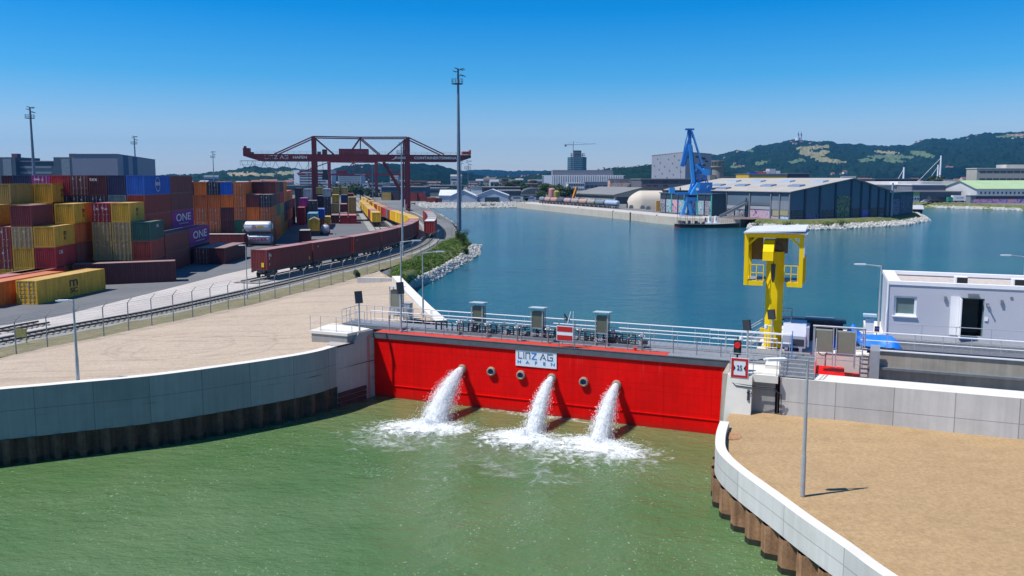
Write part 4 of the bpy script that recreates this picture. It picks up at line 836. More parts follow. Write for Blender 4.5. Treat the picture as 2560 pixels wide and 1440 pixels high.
# traffic light
s, z = sz(1842, 905, TW-.2); tl = gthing('signal_light', 'black two lamp traffic light showing red above the 25 sign', 'traffic light', s, TW-.1, 0)
zb, zt_ = sz(1842, 887, TW-.1)[1], sz(1842, 852, TW-.1)[1]; hh = zt_-zb; ww = hh*.5
MB().box(-ww/2,ww/2,0,.25,zb,zt_).box(-.05,.05,.08,.16,ZP,zb).rod((0,.12,zt_),(0,.12,zt_+.25),.03).build('housing', M['black'], tl)
redl = mat('red_lamp', (.4,.01,.02), .3, var=0); nb = redl.node_tree.nodes['Principled BSDF']; nb.inputs['Emission Color'].default_value = (.9,.03,.05,1); nb.inputs['Emission Strength'].default_value = .35
MB().lathe([(0,0),(hh*.19,0),(hh*.21,-.12),(hh*.2,0)],(0,-.01,zb+hh*.72),16,0,'y').build('red_lens', redl, tl); MB().lathe([(0,0),(hh*.19,0),(hh*.21,-.12),(hh*.2,0)],(0,-.01,zb+hh*.27),16,0,'y').build('green_lens', mat('dark_green_lamp', (.03,.09,.08), .3, var=0), tl)
railing('railing around the top of the right concrete pier', [gw(sC+.1,TW+2.8,ZP+.1), gw(sC+.1,TW-.2,ZP+.1), gw(st(1945,948,ZP)[0]-.1,TW-.2,ZP+.1)], 1.15, 1.6)
P = at(1867, 905, ZP+.1); zt_ = aty(1868, 800, P.y).z
c = thing('floodlight_post', 'post with narrow dark floodlight and white dome camera on the right pier', 'floodlight', (P.x,P.y,ZP+.1), GANG, 'floodlight posts by the gate'); H = zt_-ZP-.1
MB().rod((0,0,0),(0,0,H-.6),.07,.06,8).build('post', M['galv'], c); MB().beam((-.02,0,H-.65),(-.12,.05,H),.16,.5).build('lamp_head', M['dark'], c)
MB().rod((0,0,H-1.1),(-.35,-.05,H-1.1),.04).rod((-.38,-.05,H-1.05),(-.38,-.05,H-1.25),.12,.12,10).lathe([(.12,0),(.09,-.1),(0,-.13)],(-.38,-.05,H-1.25),10).build('security_camera', M['white'], c)
P2 = gw(P.x*0+ (GMi @ P).x+1.2, 4.3, 5.0); c2 = copy_tree(c); c2.location = P2; c2['label'] = 'post with narrow dark floodlight at the stairs left of the yellow column'
# metal stair ramp (grey) at the right pier
sa, _ = st(1947, 945, ZP); 
stc = gthing('metal_stair', 'grey metal steps with handrails between the right pier and the wall top', 'stairs', sa, TW+.1, 0)
b = MB()
for i in range(6): b.box(0,1.9,i*.34,i*.34+.32,4.82+i*.17,4.86+i*.17).box(0,1.9,i*.34+.31,i*.34+.325,4.86+i*.17,4.99+i*.17)
b.box(-.03,0,0,2.0,4.7,4.9).build('tread', M['grate'], stc)
for x in (0, 1.95):
    rb = MB(); rb.path([(x,0,4.8),(x,0,5.85),(x,2.0,6.85),(x,2.0,5.8)], .025); rb.rod((x,0,5.35),(x,2.0,6.35),.018); rb.rod((x,1,5.3),(x,1,6.35),.02); rb.build('handrail', M['galv'], stc)
MB().rod((.6,1.5,5.4),(.6,1.5,7.3),.03).build('blue_pole', mat('blue_pole', (.02,.2,.7), .5), stc)
# --- yellow crane column with shelter
M['yel'] = mat('yellow_paint', (.80,.55,.001), .5, spec=.2, var=.06, scale=1.0, streak=.06); 
ZC = 5.0; PC = at(1931, 866, ZC); YC = PC.y
yc = thing('jib_crane', 'yellow column crane with open white roofed shelter and platforms at its head', 'crane', (PC.x,PC.y,ZC), GANG)
zz = lambda v: aty(1935, v, YC).z-ZC
ppm = 2000/YC; cw = 41/ppm/2
b = MB(); b.rod((0,0,0),(0,0,zz(628)),cw*1.08,cw*1.12,8).rod((0,0,0),(0,0,.9),cw*1.12,cw*1.1,8); b.build('column', M['yel'], yc)
ex = lambda u: (u-1935)/ppm*1.0
X0, X1 = ex(1863), ex(2001); Zb, Zt = zz(702), zz(582); D0, D1 = -.9, 1.5
b = MB()
for x in (X0+.12, X1-.12):
    for y in (D0, D1): b.box(x-.13,x+.13,y-.13,y+.13,Zb-.25,Zt-.01)
    b.box(x-.12,x+.12,D0+.13,D1-.13,Zb-.2,Zb+.1); b.box(x-.1,x+.1,D0+.13,D1-.13,Zt-.3,Zt-.02)
for y in (D0, D1): b.box(X0+.25,X1-.25,y-.12,y+.12,Zt-.28,Zt-.02)
for sg_ in (-1, 1):
    xc = X0+.25 if sg_ < 0 else X1-.25; b.beam((xc,D0,Zt-.75),(xc-sg_*.5,D0,Zt-.28),.16,.14)
b.box(X0+.25,X0+1.25,D0-.1,D0+.1,Zb-.25,Zb+.05).box(X1-1.0,X1-.25,D0-.1,D0+.1,Zb-.25,Zb+.05).box(X0+.25,X1-.25,D1-.1,D1+.1,Zb-.25,Zb+.05)
for i in range(4): b.box(X1-.06+.08*i-.1, X1+.02+.08*i-.1, D0+.3+.4*i, D0+.6+.4*i, Zb-.25+.06*i, Zt-1.5)
b.build('frame', M['yel'], yc)
b = MB(); b.box(X0+.25,-cw-.05,D0+.1,D1-.1,Zb+.05,Zb+.1).box(cw+.05,X1-.25,D0+.1,D1-.1,Zb+.05,Zb+.1); b.build('platform', M['grate'], yc)
MB().box(X0+.1,X1+.25,D0-.45,D1+.3,Zt+.02,Zt+.1).add([(X0-.05,D0-.5,Zt),(X1+.1,D0-.5,Zt+.2),(X1+.2,D1+.4,Zt+.42),(X0+.3,D1+.4,Zt+.25),(X0-.05,D0-.5,Zt+.1),(X1+.1,D0-.5,Zt+.28),(X1+.2,D1+.4,Zt+.5),(X0+.3,D1+.4,Zt+.33)], [(4,5,6,7),(0,4,7,3),(0,1,5,4),(1,2,6,5),(3,2,1,0)]).build('roof', mat('white_roof', (.6,.62,.65), .5, var=.05, streak=.1), yc)
MB().box(X1+.02,X1+.07,D0-.15,D1,Zt-1.55,Zt+.05).build('side_panel', mat('white_panel', (.62,.66,.72), .5, var=.04), yc)
MB().box(X0-.07,X0-.02,D0+.05,D1,Zt-1.5,Zt+.05).build('side_panel', mat('brown_shade_panel', (.25,.15,.05), .6), yc)
MB().box(X0+.2,X0+1.0,D1+.1,D1+.14,Zt-2.0,Zt).build('rear_panel', bpy.data.materials['brown_shade_panel'], yc)
for k in range(3): MB().box(X1+.072,X1+.078,-.5,1.0,Zt-.55-.22*k,Zt-.45-.22*k).build('marking', M['galv'], yc)
M['yelr'] = M['yel']
b = MB()
for xa, xb in ((X0+.35,X0+1.25),(X1-1.15,X1-.3)):
    for z in (Zb+.6, Zb+1.15): b.beam((xa,D0,z),(xb,D0,z),.04,.05)
    for k in range(3): x = xa+(xb-xa)*k/2; b.box(x-.025,x+.025,D0-.02,D0+.02,Zb,Zb+1.15)
b.build('guard_rail', M['yel'], yc)
zj = Zt-.9; b = MB()                           # folded jib pointing to the viewer and left
b.extr([(D1-.9,Zt-.45),(D0+.1,Zt-.45),(D0-.75,Zt-1.15),(D0-.8,Zt-1.75),(D0-.45,Zt-1.8),(D0+.6,Zt-1.25),(D1-.9,Zt-1.1)], -.72, -.05)
b.build('jib', M['yel'], yc)
MB().box(.0,.75,-.2,.7,Zt-1.35,Zt-.35).rod((.15,-.3,Zt-1.0),(.15,.1,Zt-1.0),.28,None,12).build('hoist', mat('hoist_brown', (.12,.085,.04), .6, var=.3), yc)
MB().rod((-.05,D0-.3,Zt-1.85),(-.05,D0-.3,Zt-2.1),.03).rod((-.05,D0-.3,Zt-2.0),(-.05,D0-.3,Zt-3.0),.16,.12,10).rod((-.05,D0-.3,Zt-3.0),(-.05,D0-.3,Zt-3.25),.12,.03,10).build('hook_block', M['dark'], yc)
b = MB(); b.box(-cw-.3,-cw,-.2,.1,zz(826)-.1,zz(826)+.12); b.build('bracket', M['yel'], yc)
# --- walkway stairs left of the column and behind it
railing('dark railing beyond the yellow column facing the harbour', [gw(*st(1953,865,5.0),5.0)+Vector((0,2.2,0)), gw(*st(2155,882,5.0),5.0)+Vector((0,3.2,0))], 1.5, 1.3, m='teal')
railing('railing along the walkway between yellow column and grey cabinets', [gw(SE-9.5,3.9,4.95), gw(SE-4.3,3.9,4.95)], 1.15, 1.0, rm='white')
st2 = gthing('metal_stair', 'open metal stairs leading up at the left of the yellow column', 'stairs', *st(1873, 868, 5.0), 5.0)
b = MB(); 
for i in range(6): b.box(.35*i-.1,.35*i+.2,.8,2.2,.25*i,.25*i+.04)
b.build('tread', M['grate'], st2); b = MB()
for y in (.8,2.2): b.path([(-.1,y,0),(-.1,y,1.1),(1.9,y,2.5),(2.6,y,2.5),(2.6,y,1.4)], .03); b.rod((-.1,y,.55),(1.9,y,1.95),.02); b.beam((-.1,y,0),(2.0,y,1.45),.04,.15)
b.build('handrail', M['galv'], st2)
# steel machine housing
s, t = st(1988, 882, 5.0); mh = gthing('machine_housing', 'pale sloping metal machine housing right of the yellow column', 'machine housing', s, t+.6, 5.0)
MB().extr([(0,.2),(0,1.0),(.5,1.75),(2.2,1.75),(2.2,.2)], -.85, .6).box(.6,.8,.1,2.0,.3,1.6).box(-.7,-.5,0,2,-.1,.2).box(.2,.4,0,2,-.1,.2).build('housing', mat('pale_blue_steel', (.44,.46,.56), .4, .2, var=.08), mh)
MB().box(-.3,.5,-.02,.05,.35,.8).build('opening', M['dark'], mh)
for i,(u,v,hh) in enumerate([(1999,800,1.0),(2066,806,.9),(2012,822,1.0)][:2]):
    s, t = st(u+3, 868, 5.0); o = gthing('exhaust_stack', ['dark boxy vent stack rising behind the machine housing','dark boxy vent stack behind the two khaki cabinets'][i], 'vent stack', s, t+4.5, 5.0, 'vent stacks'); P = o.location; zt_ = aty(u, v-5, P.y).z-5.0
    MB().box(-.35,.35,-.3,.3,0,zt_-.25).build('shaft', M['teal'], o); MB().box(-.42,.42,-.36,.36,zt_-.25,zt_).build('cap', M['dark'], o)
# dark low machinery block
s, t = st(2020, 868, 5.0); o = gthing('engine_block', 'low dark engine block behind the machine housing', 'machinery', s, t+3.4, 5.0); b = MB(); b.box(-1.7,2.2,-.6,.6,0,1.3); b.box(-1.9,2.4,-.75,.75,1.3,1.4); b.rod((-1.2,-.7,.7),(-1.2,.7,.7),.45,None,14); b.build('engine_casing', M['dark'], o); MB().box(-.3,1.6,-.5,.5,1.41,1.52).build('cover_plate', M['galvd'], o)
# two khaki cabinets
for i, (u, v) in enumerate([(2057, 914),(2112, 920)]):
    s, t = st(u, v-1, 4.6); cabinet(s, t, ['left of the two khaki cabinets on steel legs at the gate end','right of the two khaki cabinets on steel legs at the gate end'][i], w=1.12, h=1.35, leg=.95, m='khaki', roof=False, z=4.55)
s, t = st(2093, 905, 4.6); o = gthing('cable_bar', 'grey horizontal pipe above the two khaki cabinets', 'pipe', s, t+.3, 0); zt_ = sz(2093, 820, t)[1]
b = MB(); b.rod((-1.55,0,zt_),(1.6,0,zt_),.07,None,8); b.rod((1.6,0,zt_),(1.6,0,zt_-1.2),.05); b.rod((-1.5,0,4.5),(-1.5,0,zt_),.03); b.build('pipe', M['galv'], o)
for k in range(3): MB().lathe([(.27,-.03),(.3,0),(.27,.03),(.24,0),(.27,-.03)],(-.9,-.35,5.25),18,0,'y').build('hose_coil', M['black'], o) if k == 0 else None
s, t = st(2145, 905, 4.6); ld_ = gthing('ladder', 'short steel ladder cage at the right end of the gate', 'ladder', s, t+.1, 4.2)
b = MB(); 
for x in (-.25,.25,): 
    for y in (0,.5): b.rod((x,y,0),(x,y,2.4),.03)
for k in range(7): b.rod((-.25,0,.3*k+.2),(.25,0,.3*k+.2),.02)
b.build('ladder_frame', M['galv'], ld_)
s, t = st(2185, 935, 3.9); o = MB().box(-.28,.28,-.04,.04,0,2.3).box(-.28,.28,-.041,-.039,1.9,2.3,1).build('end_panel', [M['galv'], mat('pale_end_panel', (.5,.56,.6), .5)]); o.location = gw(s, t, 3.5); o.rotation_euler=(0,0,GANG); tag(o, 'tall thin grey panel standing upright right of the khaki cabinets', 'panel')
# blue tarpaulin heap
P = at(2150, 872, 5.0); tp = thing('covered_machine', 'peaked machine under a bright blue tarpaulin', 'covered machine', (P.x+.4,P.y+1.0,5.0), GANG)
M['tarp'] = mat('blue_tarpaulin', (.012,.19,.72), .45, var=.12, scale=2, bump=.5, bscale=3)
b = MB(); n = 28; b.sm = True
for i in range(n+1):
    for k in range(n+1):
        x = i/n*4.4-1.9; y = k/n*2.6-1.3; z = max(1.35-abs(x+.45)*1.15-abs(y)*.45, .62-max(0,abs(x-.4)-1.7)*.9-max(0,abs(y)-.9)*1.0)*1.15+.12*noise.noise(Vector((x*1.6,y*1.6,3)))
        b.v.append(Vector((x,y,max(-.1,z))))
for i in range(n):
    for k in range(n): b.f.append([i*(n+1)+k,(i+1)*(n+1)+k,(i+1)*(n+1)+k+1,i*(n+1)+k+1]); b.m.append(0)
b.build('tarpaulin', M['tarp'], tp)
MB().box(2.15,2.2,-.9,-.5,.1,.5).box(2.15,2.2,-.4,-.2,.1,.5).build('white_print', M['white'], tp)
# ticket like box on a post with flat canopy
s, t = st(2172, 848, 5.0); zz1, zz2 = sz(2172, 840, t)[1], sz(2172, 797, t)[1]; o = gthing('control_cabinet', 'white control cabinet under a thin flat canopy beside the blue tarpaulin', 'cabinet', s, t, 0)
MB().box(-.28,.28,-.15,.2,zz1-.3,zz2).build('cabinet_box', M['white'], o); MB().box(-.44,.44,-.3,.3,sz(2172,791,t)[1],sz(2172,785,t)[1]).build('canopy', mat('pale_blue_canopy',(.45,.55,.62),.5), o); MB().box(-.05,.05,.2,.26,5,zz2+.3).box(-.04,.04,-.1,0,5,zz1-.3).build('post', M['galv'], o)
s, t = st(2191, 852, 5.0); o = gthing('control_box', 'small dark control box with red and blue buttons left of the house', 'control box', s, t, 0); z_ = sz(2191, 832, t)[1]; MB().box(-.16,.16,-.08,.08,z_,z_+.46).box(-.03,.03,0,.05,5,z_).build('casing', M['dark'], o)
for k,(x,zq,c) in enumerate([(-.07,.12,(.7,.02,.02)),(.07,.12,(.7,.02,.02)),(-.08,.3,(.05,.2,.8)),(0,.3,(.05,.2,.8)),(.08,.3,(.05,.2,.8))]): MB().rod((x,-.1,z_+zq),(x,-.08,z_+zq),.035,None,8).build('button', mat('button%d'%k, c, .4, var=0), o)
# --- service deck and house
ZD = 5.0
hs_, ht_ = st(2216, 850, ZD); PH = gw(hs_, ht_, ZD)
struct(MB(GM).box(hs_-1.2, hs_+40, TB+.6, ht_+9, 2.0, ZD-.15).build('service_platform', M['conct']))
struct(MB(GM).box((GMi @ PC).x-1.0, hs_-1.21, 4.6, ht_+3.5, -1, 4.93).build('service_platform', M['conct']))
dk = gthing('service_deck', 'grey grated steel deck and steps in front of the white house', 'steel deck', hs_, 0, 0); D = ht_-TB
b = MB(); b.box(-.3, 9.6, TB+.5, ht_-1.5, ZD-.5, ZD-.1)
for k in range(int((ht_-TB-.5)/.22)): b.box(-.3, 8.2+.05*k, TB+.5+k*.22, TB+.56+k*.22, ZD-.1, ZD-.04)
for k in range(6): b.box(8.4+.3*k, 8.7+.3*k, ht_-1.5, ht_-.05, ZD+.35-.09*k-.04, ZD+.35-.09*k)
b.box(-.2, 8.4, ht_-1.5, ht_-.02, ZD-.1, ZD+.35); b.build('grating', M['grate'], dk)
b = MB(); b.rod((-1.5,TB+.2,5.25),(24,TB+.2,5.25),.11,None,10).rod((-1.5,TB+.1,5.5),(24,TB+.1,5.5),.05); b.build('pipe', mat('dark_blue_pipe', (.02,.03,.07), .4), dk)
b = MB(); b.box(-2.2,24,TB-.1,TB+.15,5.38,5.45).build('edge_beam', M['white'], dk)
railing('long bright railing in front of the steel deck of the white house', [gw(hs_-1.9,TB+.35,5.4), gw(hs_+14,TB+.35,5.4)], 1.1, 1.6, rr=.04, rm='white')
railing('railing of the raised landing along the white house wall', [gw(hs_,ht_-1.4,ZD+.35), gw(hs_+8.3,ht_-1.4,ZD+.35), gw(hs_+10.8,ht_-1.4,ZD-.3)], 1.1, 1.9)
M['plaster'] = mat('pale_plaster', (.46,.47,.53), .9, var=.03, scale=.7, fine=.03, fscale=20, bump=.1); M['plw'] = mat('white_trim', (.78,.78,.8), .6, var=.03)
HZ = aty(2222, 702, PH.y).z
hsx = gthing('control_house', 'white flat roofed control house with open dark door and gravel roof', 'house', hs_, ht_, ZD); HH = HZ-ZD; DL = 7.0
def hx(u, v): a, b_ = sz(u, v, ht_); return a-hs_, b_-ZD
wx0, wz1 = hx(2236, 739); wx1, wz0 = hx(2290, 792); dx0, dz1 = hx(2400, 744); dx1, dz0 = hx(2456, 843)
b = MB(); T = .3; XE = 16
b.box(0,wx0,0,T,-.2,HH-.25); b.box(wx0,wx1,0,T,-.2,wz0); b.box(wx0,wx1,0,T,wz1,HH-.25); b.box(wx1,dx0,0,T,-.2,HH-.25); b.box(dx0,dx1,0,T,dz1,HH-.25); b.box(dx0,dx1,0,T,-.2,dz0); b.box(dx1,XE,0,T,-.2,HH-.25)
b.box(0,.3,T,DL,-.2,HH-.25); b.box(0,XE,DL,DL+.3,-.2,HH-.25); b.box(XE-.3,XE,T,DL,-.2,HH-.25); b.build('wall', M['plaster'], hsx)
rf = MB().box(.6,XE,.5,DL,HH-.45,HH-.35).build('roof', mat('roof_gravel', (.48,.42,.38), .95, var=.12, scale=4, fine=.3, fscale=18, bump=.5), hsx)
MB().box(-.06,XE,-.06,.35,HH-.25,HH).box(-.06,XE,DL-.1,DL+.36,HH-.25,HH).box(-.06,.75,.35,DL-.1,HH-.25,HH).build('parapet', M['plw'], rf)
for i, (u0, u1) in enumerate([(2389,2419),(2530,2562)]):
    x0, x1 = hx(u0, 700)[0], hx(u1, 700)[0]; hd = MB().box(x0*1.06,x1*1.06,2.0,2.8,HH-.35,HH+.25).build('roof_vent', M['plw'], rf); MB().box(x0*1.06+.08,x1*1.06-.05,1.97,2.0,HH-.3,HH+.22).build('louvre', M['black'], hd) if False else MB().box(x0*1.06+.1,x1*1.06,1.95,1.998,HH-.3,HH+.22).build('vent_louvre', M['black'], rf)
wn = MB().box(wx0+.14,wx1-.14,.2,.22,wz0+.16,wz1-.14).build('window', mat('window_glass', (.12,.2,.2), .08, var=.1), hsx)
MB().box(wx0,wx1,.1,.24,wz0,wz0+.16).box(wx0,wx1,.1,.24,wz1-.14,wz1).box(wx0,wx0+.14,.1,.24,wz0+.16,wz1-.14).box(wx1-.14,wx1,.1,.24,wz0+.16,wz1-.14).build('window_frame', M['plw'], wn); MB().box(wx0-.08,wx1+.05,-.12,.1,wz0-.06,wz0+.02).build('sill', M['plw'], wn)
MB().box(wx0+.16,wx1-.16,.26,.28,wz0+.16,(wz0+wz1)/2).build('blind', M['plw'], wn)
d_ = MB().box(dx0-.02,dx0+.03,-.95,0,dz0,dz1).build('door', M['plw'], hsx); MB().box(dx0-.06,dx0-.02,-.86,-.82,1.3,1.45).build('handle', M['galv'], d_)
MB().box(dx0-.55,dx0-.03,-.08,-.01,dz0+.05,dz1+.05).build('door_panel', M['plw'], hsx)
MB().box(dx0,dx0+.07,.05,.25,dz0,dz1).box(dx1-.07,dx1,.05,.25,dz0,dz1).box(dx0+.07,dx1-.07,.05,.25,dz1-.07,dz1).build('door_frame', mat('teal_frame', (.12,.2,.22), .5), hsx)
MB().box(dx0+.1,dx1-.1,1.6,1.7,dz0,dz1-.1).box(dx0+.3,dx0+.32,1.0,1.05,.4,1.0).build('inner_wall', mat('dark_interior', (.07,.085,.08), .8, var=.2), hsx)
x_, z_ = hx(2433, 738); MB().box(x_-.32,x_+.32,-.3,-.01,z_-.08,z_+.12).build('door_lamp', M['galvd'], hsx)
for u, v in ((2363,747),(2504,756)): x_, z_ = hx(u, v); MB().box(x_-.07,x_+.07,-.14,-.01,z_-.15,z_+.18).build('wall_lamp', M['galvd'], hsx)
x_, z_ = hx(2468, 762); MB().box(x_-.08,x_+.08,-.16,-.01,z_-.06,z_+.12).rod((x_,-.1,z_),(x_+.1,-.35,z_-.1),.05).build('security_camera', M['galvd'], hsx)
x_, z_ = hx(2465, 798); MB().box(x_-.1,x_+.1,-.06,-.01,z_-.12,z_+.12).build('switch_box', M['plw'], hsx)
x_, z_ = hx(2529, 745); MB().lathe([(0,-.03),(.09,-.03),(.1,0)],(x_,-.01,z_),12,0,'y').build('vent_cap', M['galvd'], hsx)
MB().path([(-.08,-.05,-.2),(-.08,-.05,HH*.45),(-.05,-.02,HH*.55),(-.05,-.02,HH-.1)], .06, 8).build('downpipe', M['white'], hsx)
# --- street lamps
def lamp(u, v, vt, zb, label, arm=2.2, adir=180, m='galv', r=.09, head=(.75,.28), Yoff=0, tilt=6):
    P = at(u, v, zb); zt_ = aty(u, vt, P.y).z; H = zt_-zb
    c = thing('street_lamp', label, 'street lamp', (P.x,P.y,zb), 0, 'street lamps around the harbour gate')
    MB().rod((0,0,0),(0,0,H*.3),r*1.15,r*1.1,10).rod((0,0,H*.3),(0,0,H*.62),r*.9,r*.85,10).rod((0,0,H*.62),(0,0,H),r*.7,r*.6,10).build('pole', M[m], c)
    a = R(adir); d = Vector((math.cos(a), math.sin(a), 0)); e = d*arm+Vector((0,0,arm*math.tan(R(tilt))))
    if arm: MB().rod(Vector((0,0,H-.05)), Vector((0,0,H-.05))+e, .05, .035, 6).build('arm', M[m], c)
    b = MB(frame(Vector((0,0,0)), d)); L0 = arm; b.box(L0-.1, L0+head[0], -head[1]/2, head[1]/2, H+arm*math.tan(R(tilt))-.1, H+arm*math.tan(R(tilt))); b.box(L0+head[0], L0+head[0]+.12, -head[1]/2+.06, head[1]/2-.06, H+arm*math.tan(R(tilt))-.08, H+arm*math.tan(R(tilt))-.02); b.build('lamp_head', M['white'], c)
    return c
lamp(2006, 1240, 900, GZ, 'tall grey street lamp standing in the tan gravel with its arm pointing left', 1.1, 186)
lamp(195, 952, 749, 4.42, 'street lamp on the pale gravel yard behind the left quay wall', .35, 190, head=(.5,.22), tilt=0)
lamp(1058, 793, 632, 4.4, 'thin street lamp with arm to the right beside the inner harbour wall', 1.25, 10, r=.07, head=(.6,.2))
lamp(1004, 790, 604, 4.4, 'thin street lamp with arm to the right left of the inner harbour wall', 1.1, 12, r=.07, head=(.6,.2))
lamp(2195, 832, 664, 5.0, 'street lamp with arm to the left beside the white control house', 1.2, 170, r=.07, head=(.6,.2))
lamp(2553, 790, 641, 5.0, 'street lamp rising behind the white control house at the right edge', 1.2, 170, r=.07, head=(.6,.2))
lamp(619, 752, 612, 3.1, 'slim street lamp at the railway beside the maroon wagon end', .3, 180, r=.06, head=(.4,.2), tilt=0)
# ================================================================ containers
ORD = ['first','second','third','fourth','fifth','sixth','seventh','eighth','ninth','tenth','eleventh','twelfth','thirteenth','fourteenth','fifteenth','sixteenth','seventeenth','eighteenth','nineteenth','twentieth']
CC = {'yellow':(.47,.265,.022),'tan':(.32,.215,.08),'khaki':(.25,.175,.045),'orange':(.58,.115,.008),'rust orange':(.42,.085,.014),'maroon':(.14,.018,.018),'dark maroon':(.07,.012,.017),'brown':(.15,.035,.028),'red brown':(.22,.03,.02),'crimson':(.27,.014,.022),'purple':(.22,.015,.17),'blue':(.012,.085,.38),'navy':(.012,.018,.07),'dark':(.03,.018,.028),'green':(.015,.10,.06),'dark green':(.012,.06,.05),'teal':(.07,.17,.17),'grey':(.28,.30,.31),'slate':(.12,.15,.2),'bright yellow':(.60,.36,.02),'red':(.36,.03,.025),'light blue':(.03,.2,.33),'white':(.6,.6,.62)}
CC = {k: tuple(min(.8, c*1.3) for c in v) for k, v in CC.items()}
CM = {k: mat('container_'+k.replace(' ','_'), v, .55, var=.12, scale=.5, streak=.3, dirt=(v[0]*.45+.02,v[1]*.45+.015,v[2]*.45+.012), dirtamt=.45, dscale=.9, rnd=.10, fine=.05, fscale=6) for k, v in CC.items()}
M['rod'] = mat('door_rod', (.4,.4,.42), .4, .5)
PINKROOF = {'maroon','dark maroon','brown','red brown','crimson'}
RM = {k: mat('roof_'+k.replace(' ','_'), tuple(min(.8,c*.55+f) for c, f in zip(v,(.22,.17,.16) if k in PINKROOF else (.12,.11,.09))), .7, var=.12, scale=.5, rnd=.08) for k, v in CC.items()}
_cm = {}
def corr(b, P, Q, zb, zt, n, dep, nrm, m=0):
    """corrugated sheet from P to Q in plan"""
    P = Vector(P); Q = Vector(Q); nn = Vector(nrm); vs = []
    k = 0; pts = []
    for i in range(n):
        for f, o in ((0,0),(.3,0),(.5,dep),(.8,dep)): pts.append(P.lerp(Q, (i+f)/n)-nn*o)
    pts.append(Q)
    b0 = len(b.v)
    for p in pts: b.v += [b.M @ Vector((p.x,p.y,zb)), b.M @ Vector((p.x,p.y,zt))]
    for i in range(len(pts)-1): b.f.append([b0+2*i, b0+2*i+2, b0+2*i+3, b0+2*i+1]); b.m.append(m)
def cmesh(L, H, open_end, lod):
    key = (L, H, open_end, lod)
    if key in _cm: return _cm[key]
    W = 2.44; b = MB(); h = W/2; e = .09
    for x in (-h, h-.16*1):
        for y in (0, L-.16): b.box(x, x+.16, y, y+.16, 0, H)
    for x in (-h, h-.1): b.box(x, x+.1, .16, L-.16, 0, .16); b.box(x, x+.1, .16, L-.16, H-.1, H)
    b.box(-h+.16, h-.16, 0, .1, 0, .14); b.box(-h+.16, h-.16, 0, .1, H-.12, H); b.box(-h+.16,h-.16,L-.1,L,H-.12,H)
    n = int(L/.28/lod)
    corr(b, (-h+.02,L-.16,0), (-h+.02,.16,0), .14, H-.1, n, .04, (-1,0,0)); corr(b, (h-.02,.16,0), (h-.02,L-.16,0), .14, H-.1, n, .04, (1,0,0))
    if not open_end: corr(b, (-h+.16,.02,0), (h-.16,.02,0), .12, H-.12, max(4,int(9/lod)), .05, (0,-1,0))
    corr(b, (h-.16,L-.02,0), (-h+.16,L-.02,0), .12, H-.12, 6, .04, (0,1,0))
    b.quad((-h+.1,.1,H-.03),(h-.1,.1,H-.03),(h-.1,L-.1,H-.03),(-h+.1,L-.1,H-.03), 1)
    _cm[key] = b.mesh('container_body', [M['dark'], M['dark']]); return _cm[key]
def dmesh(H, side):
    key = ('d', H, side)
    if key in _cm: return _cm[key]
    b = MB(); x0, x1 = (-1.06, -.01) if side < 0 else (.01, 1.06)
    b.box(x0, x1, .03, .07, .14, H-.12)
    for i in range(5): z = .3+i*(H-.5)/5; b.box(x0+.12, x1-.12, .005, .03, z, z+(H-.5)/5*.55)
    for fx in (.28, .72):
        x = x0+(x1-x0)*fx; b.rod((x,-.02,.1),(x,-.02,H-.08),.022,None,5,1); b.box(x-.06,x+.06,-.03,.03,.2,.26,1); b.box(x-.06,x+.06,-.03,.03,H-.32,H-.26,1); b.box(x-.02,x+.2,-.04,-.02,1.0,1.06,1)
    b.box(x0+.1,x0+.35,-.002,.004,H-.75,H-.5,1) if side > 0 else b.box(x0+.2,x0+.4,-.002,.004,H-.6,H-.42,1)
    _cm[key] = b.mesh('door', [M['dark'], M['rod']]); return _cm[key]
def setm(o, mats):
    for i, m in enumerate(mats):
        if m: o.material_slots[i].link = 'OBJECT'; o.material_slots[i].material = m
def cont(P, ang, L, col, label, door=False, H=2.6, group=None, lod=1.0, single=False, roof=None, name='shipping_container'):
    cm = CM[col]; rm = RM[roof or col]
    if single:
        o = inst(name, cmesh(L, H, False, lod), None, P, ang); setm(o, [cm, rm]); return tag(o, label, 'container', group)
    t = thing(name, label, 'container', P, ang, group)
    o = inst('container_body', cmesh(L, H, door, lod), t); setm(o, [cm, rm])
    if door:
        for s in (-1, 1): d = inst('door', dmesh(H, s), t); setm(d, [cm, None])
    return t
M['cwhite'] = mat('container_lettering_white', (.72,.7,.68), .6, var=0); M['cblack'] = mat('container_lettering_black', (.02,.02,.03), .6, var=0)
def side_text(t, txt, L, y, z, size, m, sx=1.0, face=1, bold=.0):
    """lettering on the right (+x) side of a container"""
    text_mb(txt, size, m, 'lettering', t, (1.235*face, y, z), rx=90, rz=90*face, sx=sx, bold=bold)
def end_text(t, txt, x, z, size, m, sx=1.0): text_mb(txt, size, m, 'lettering', t, (x, -.035, z), sx=sx)
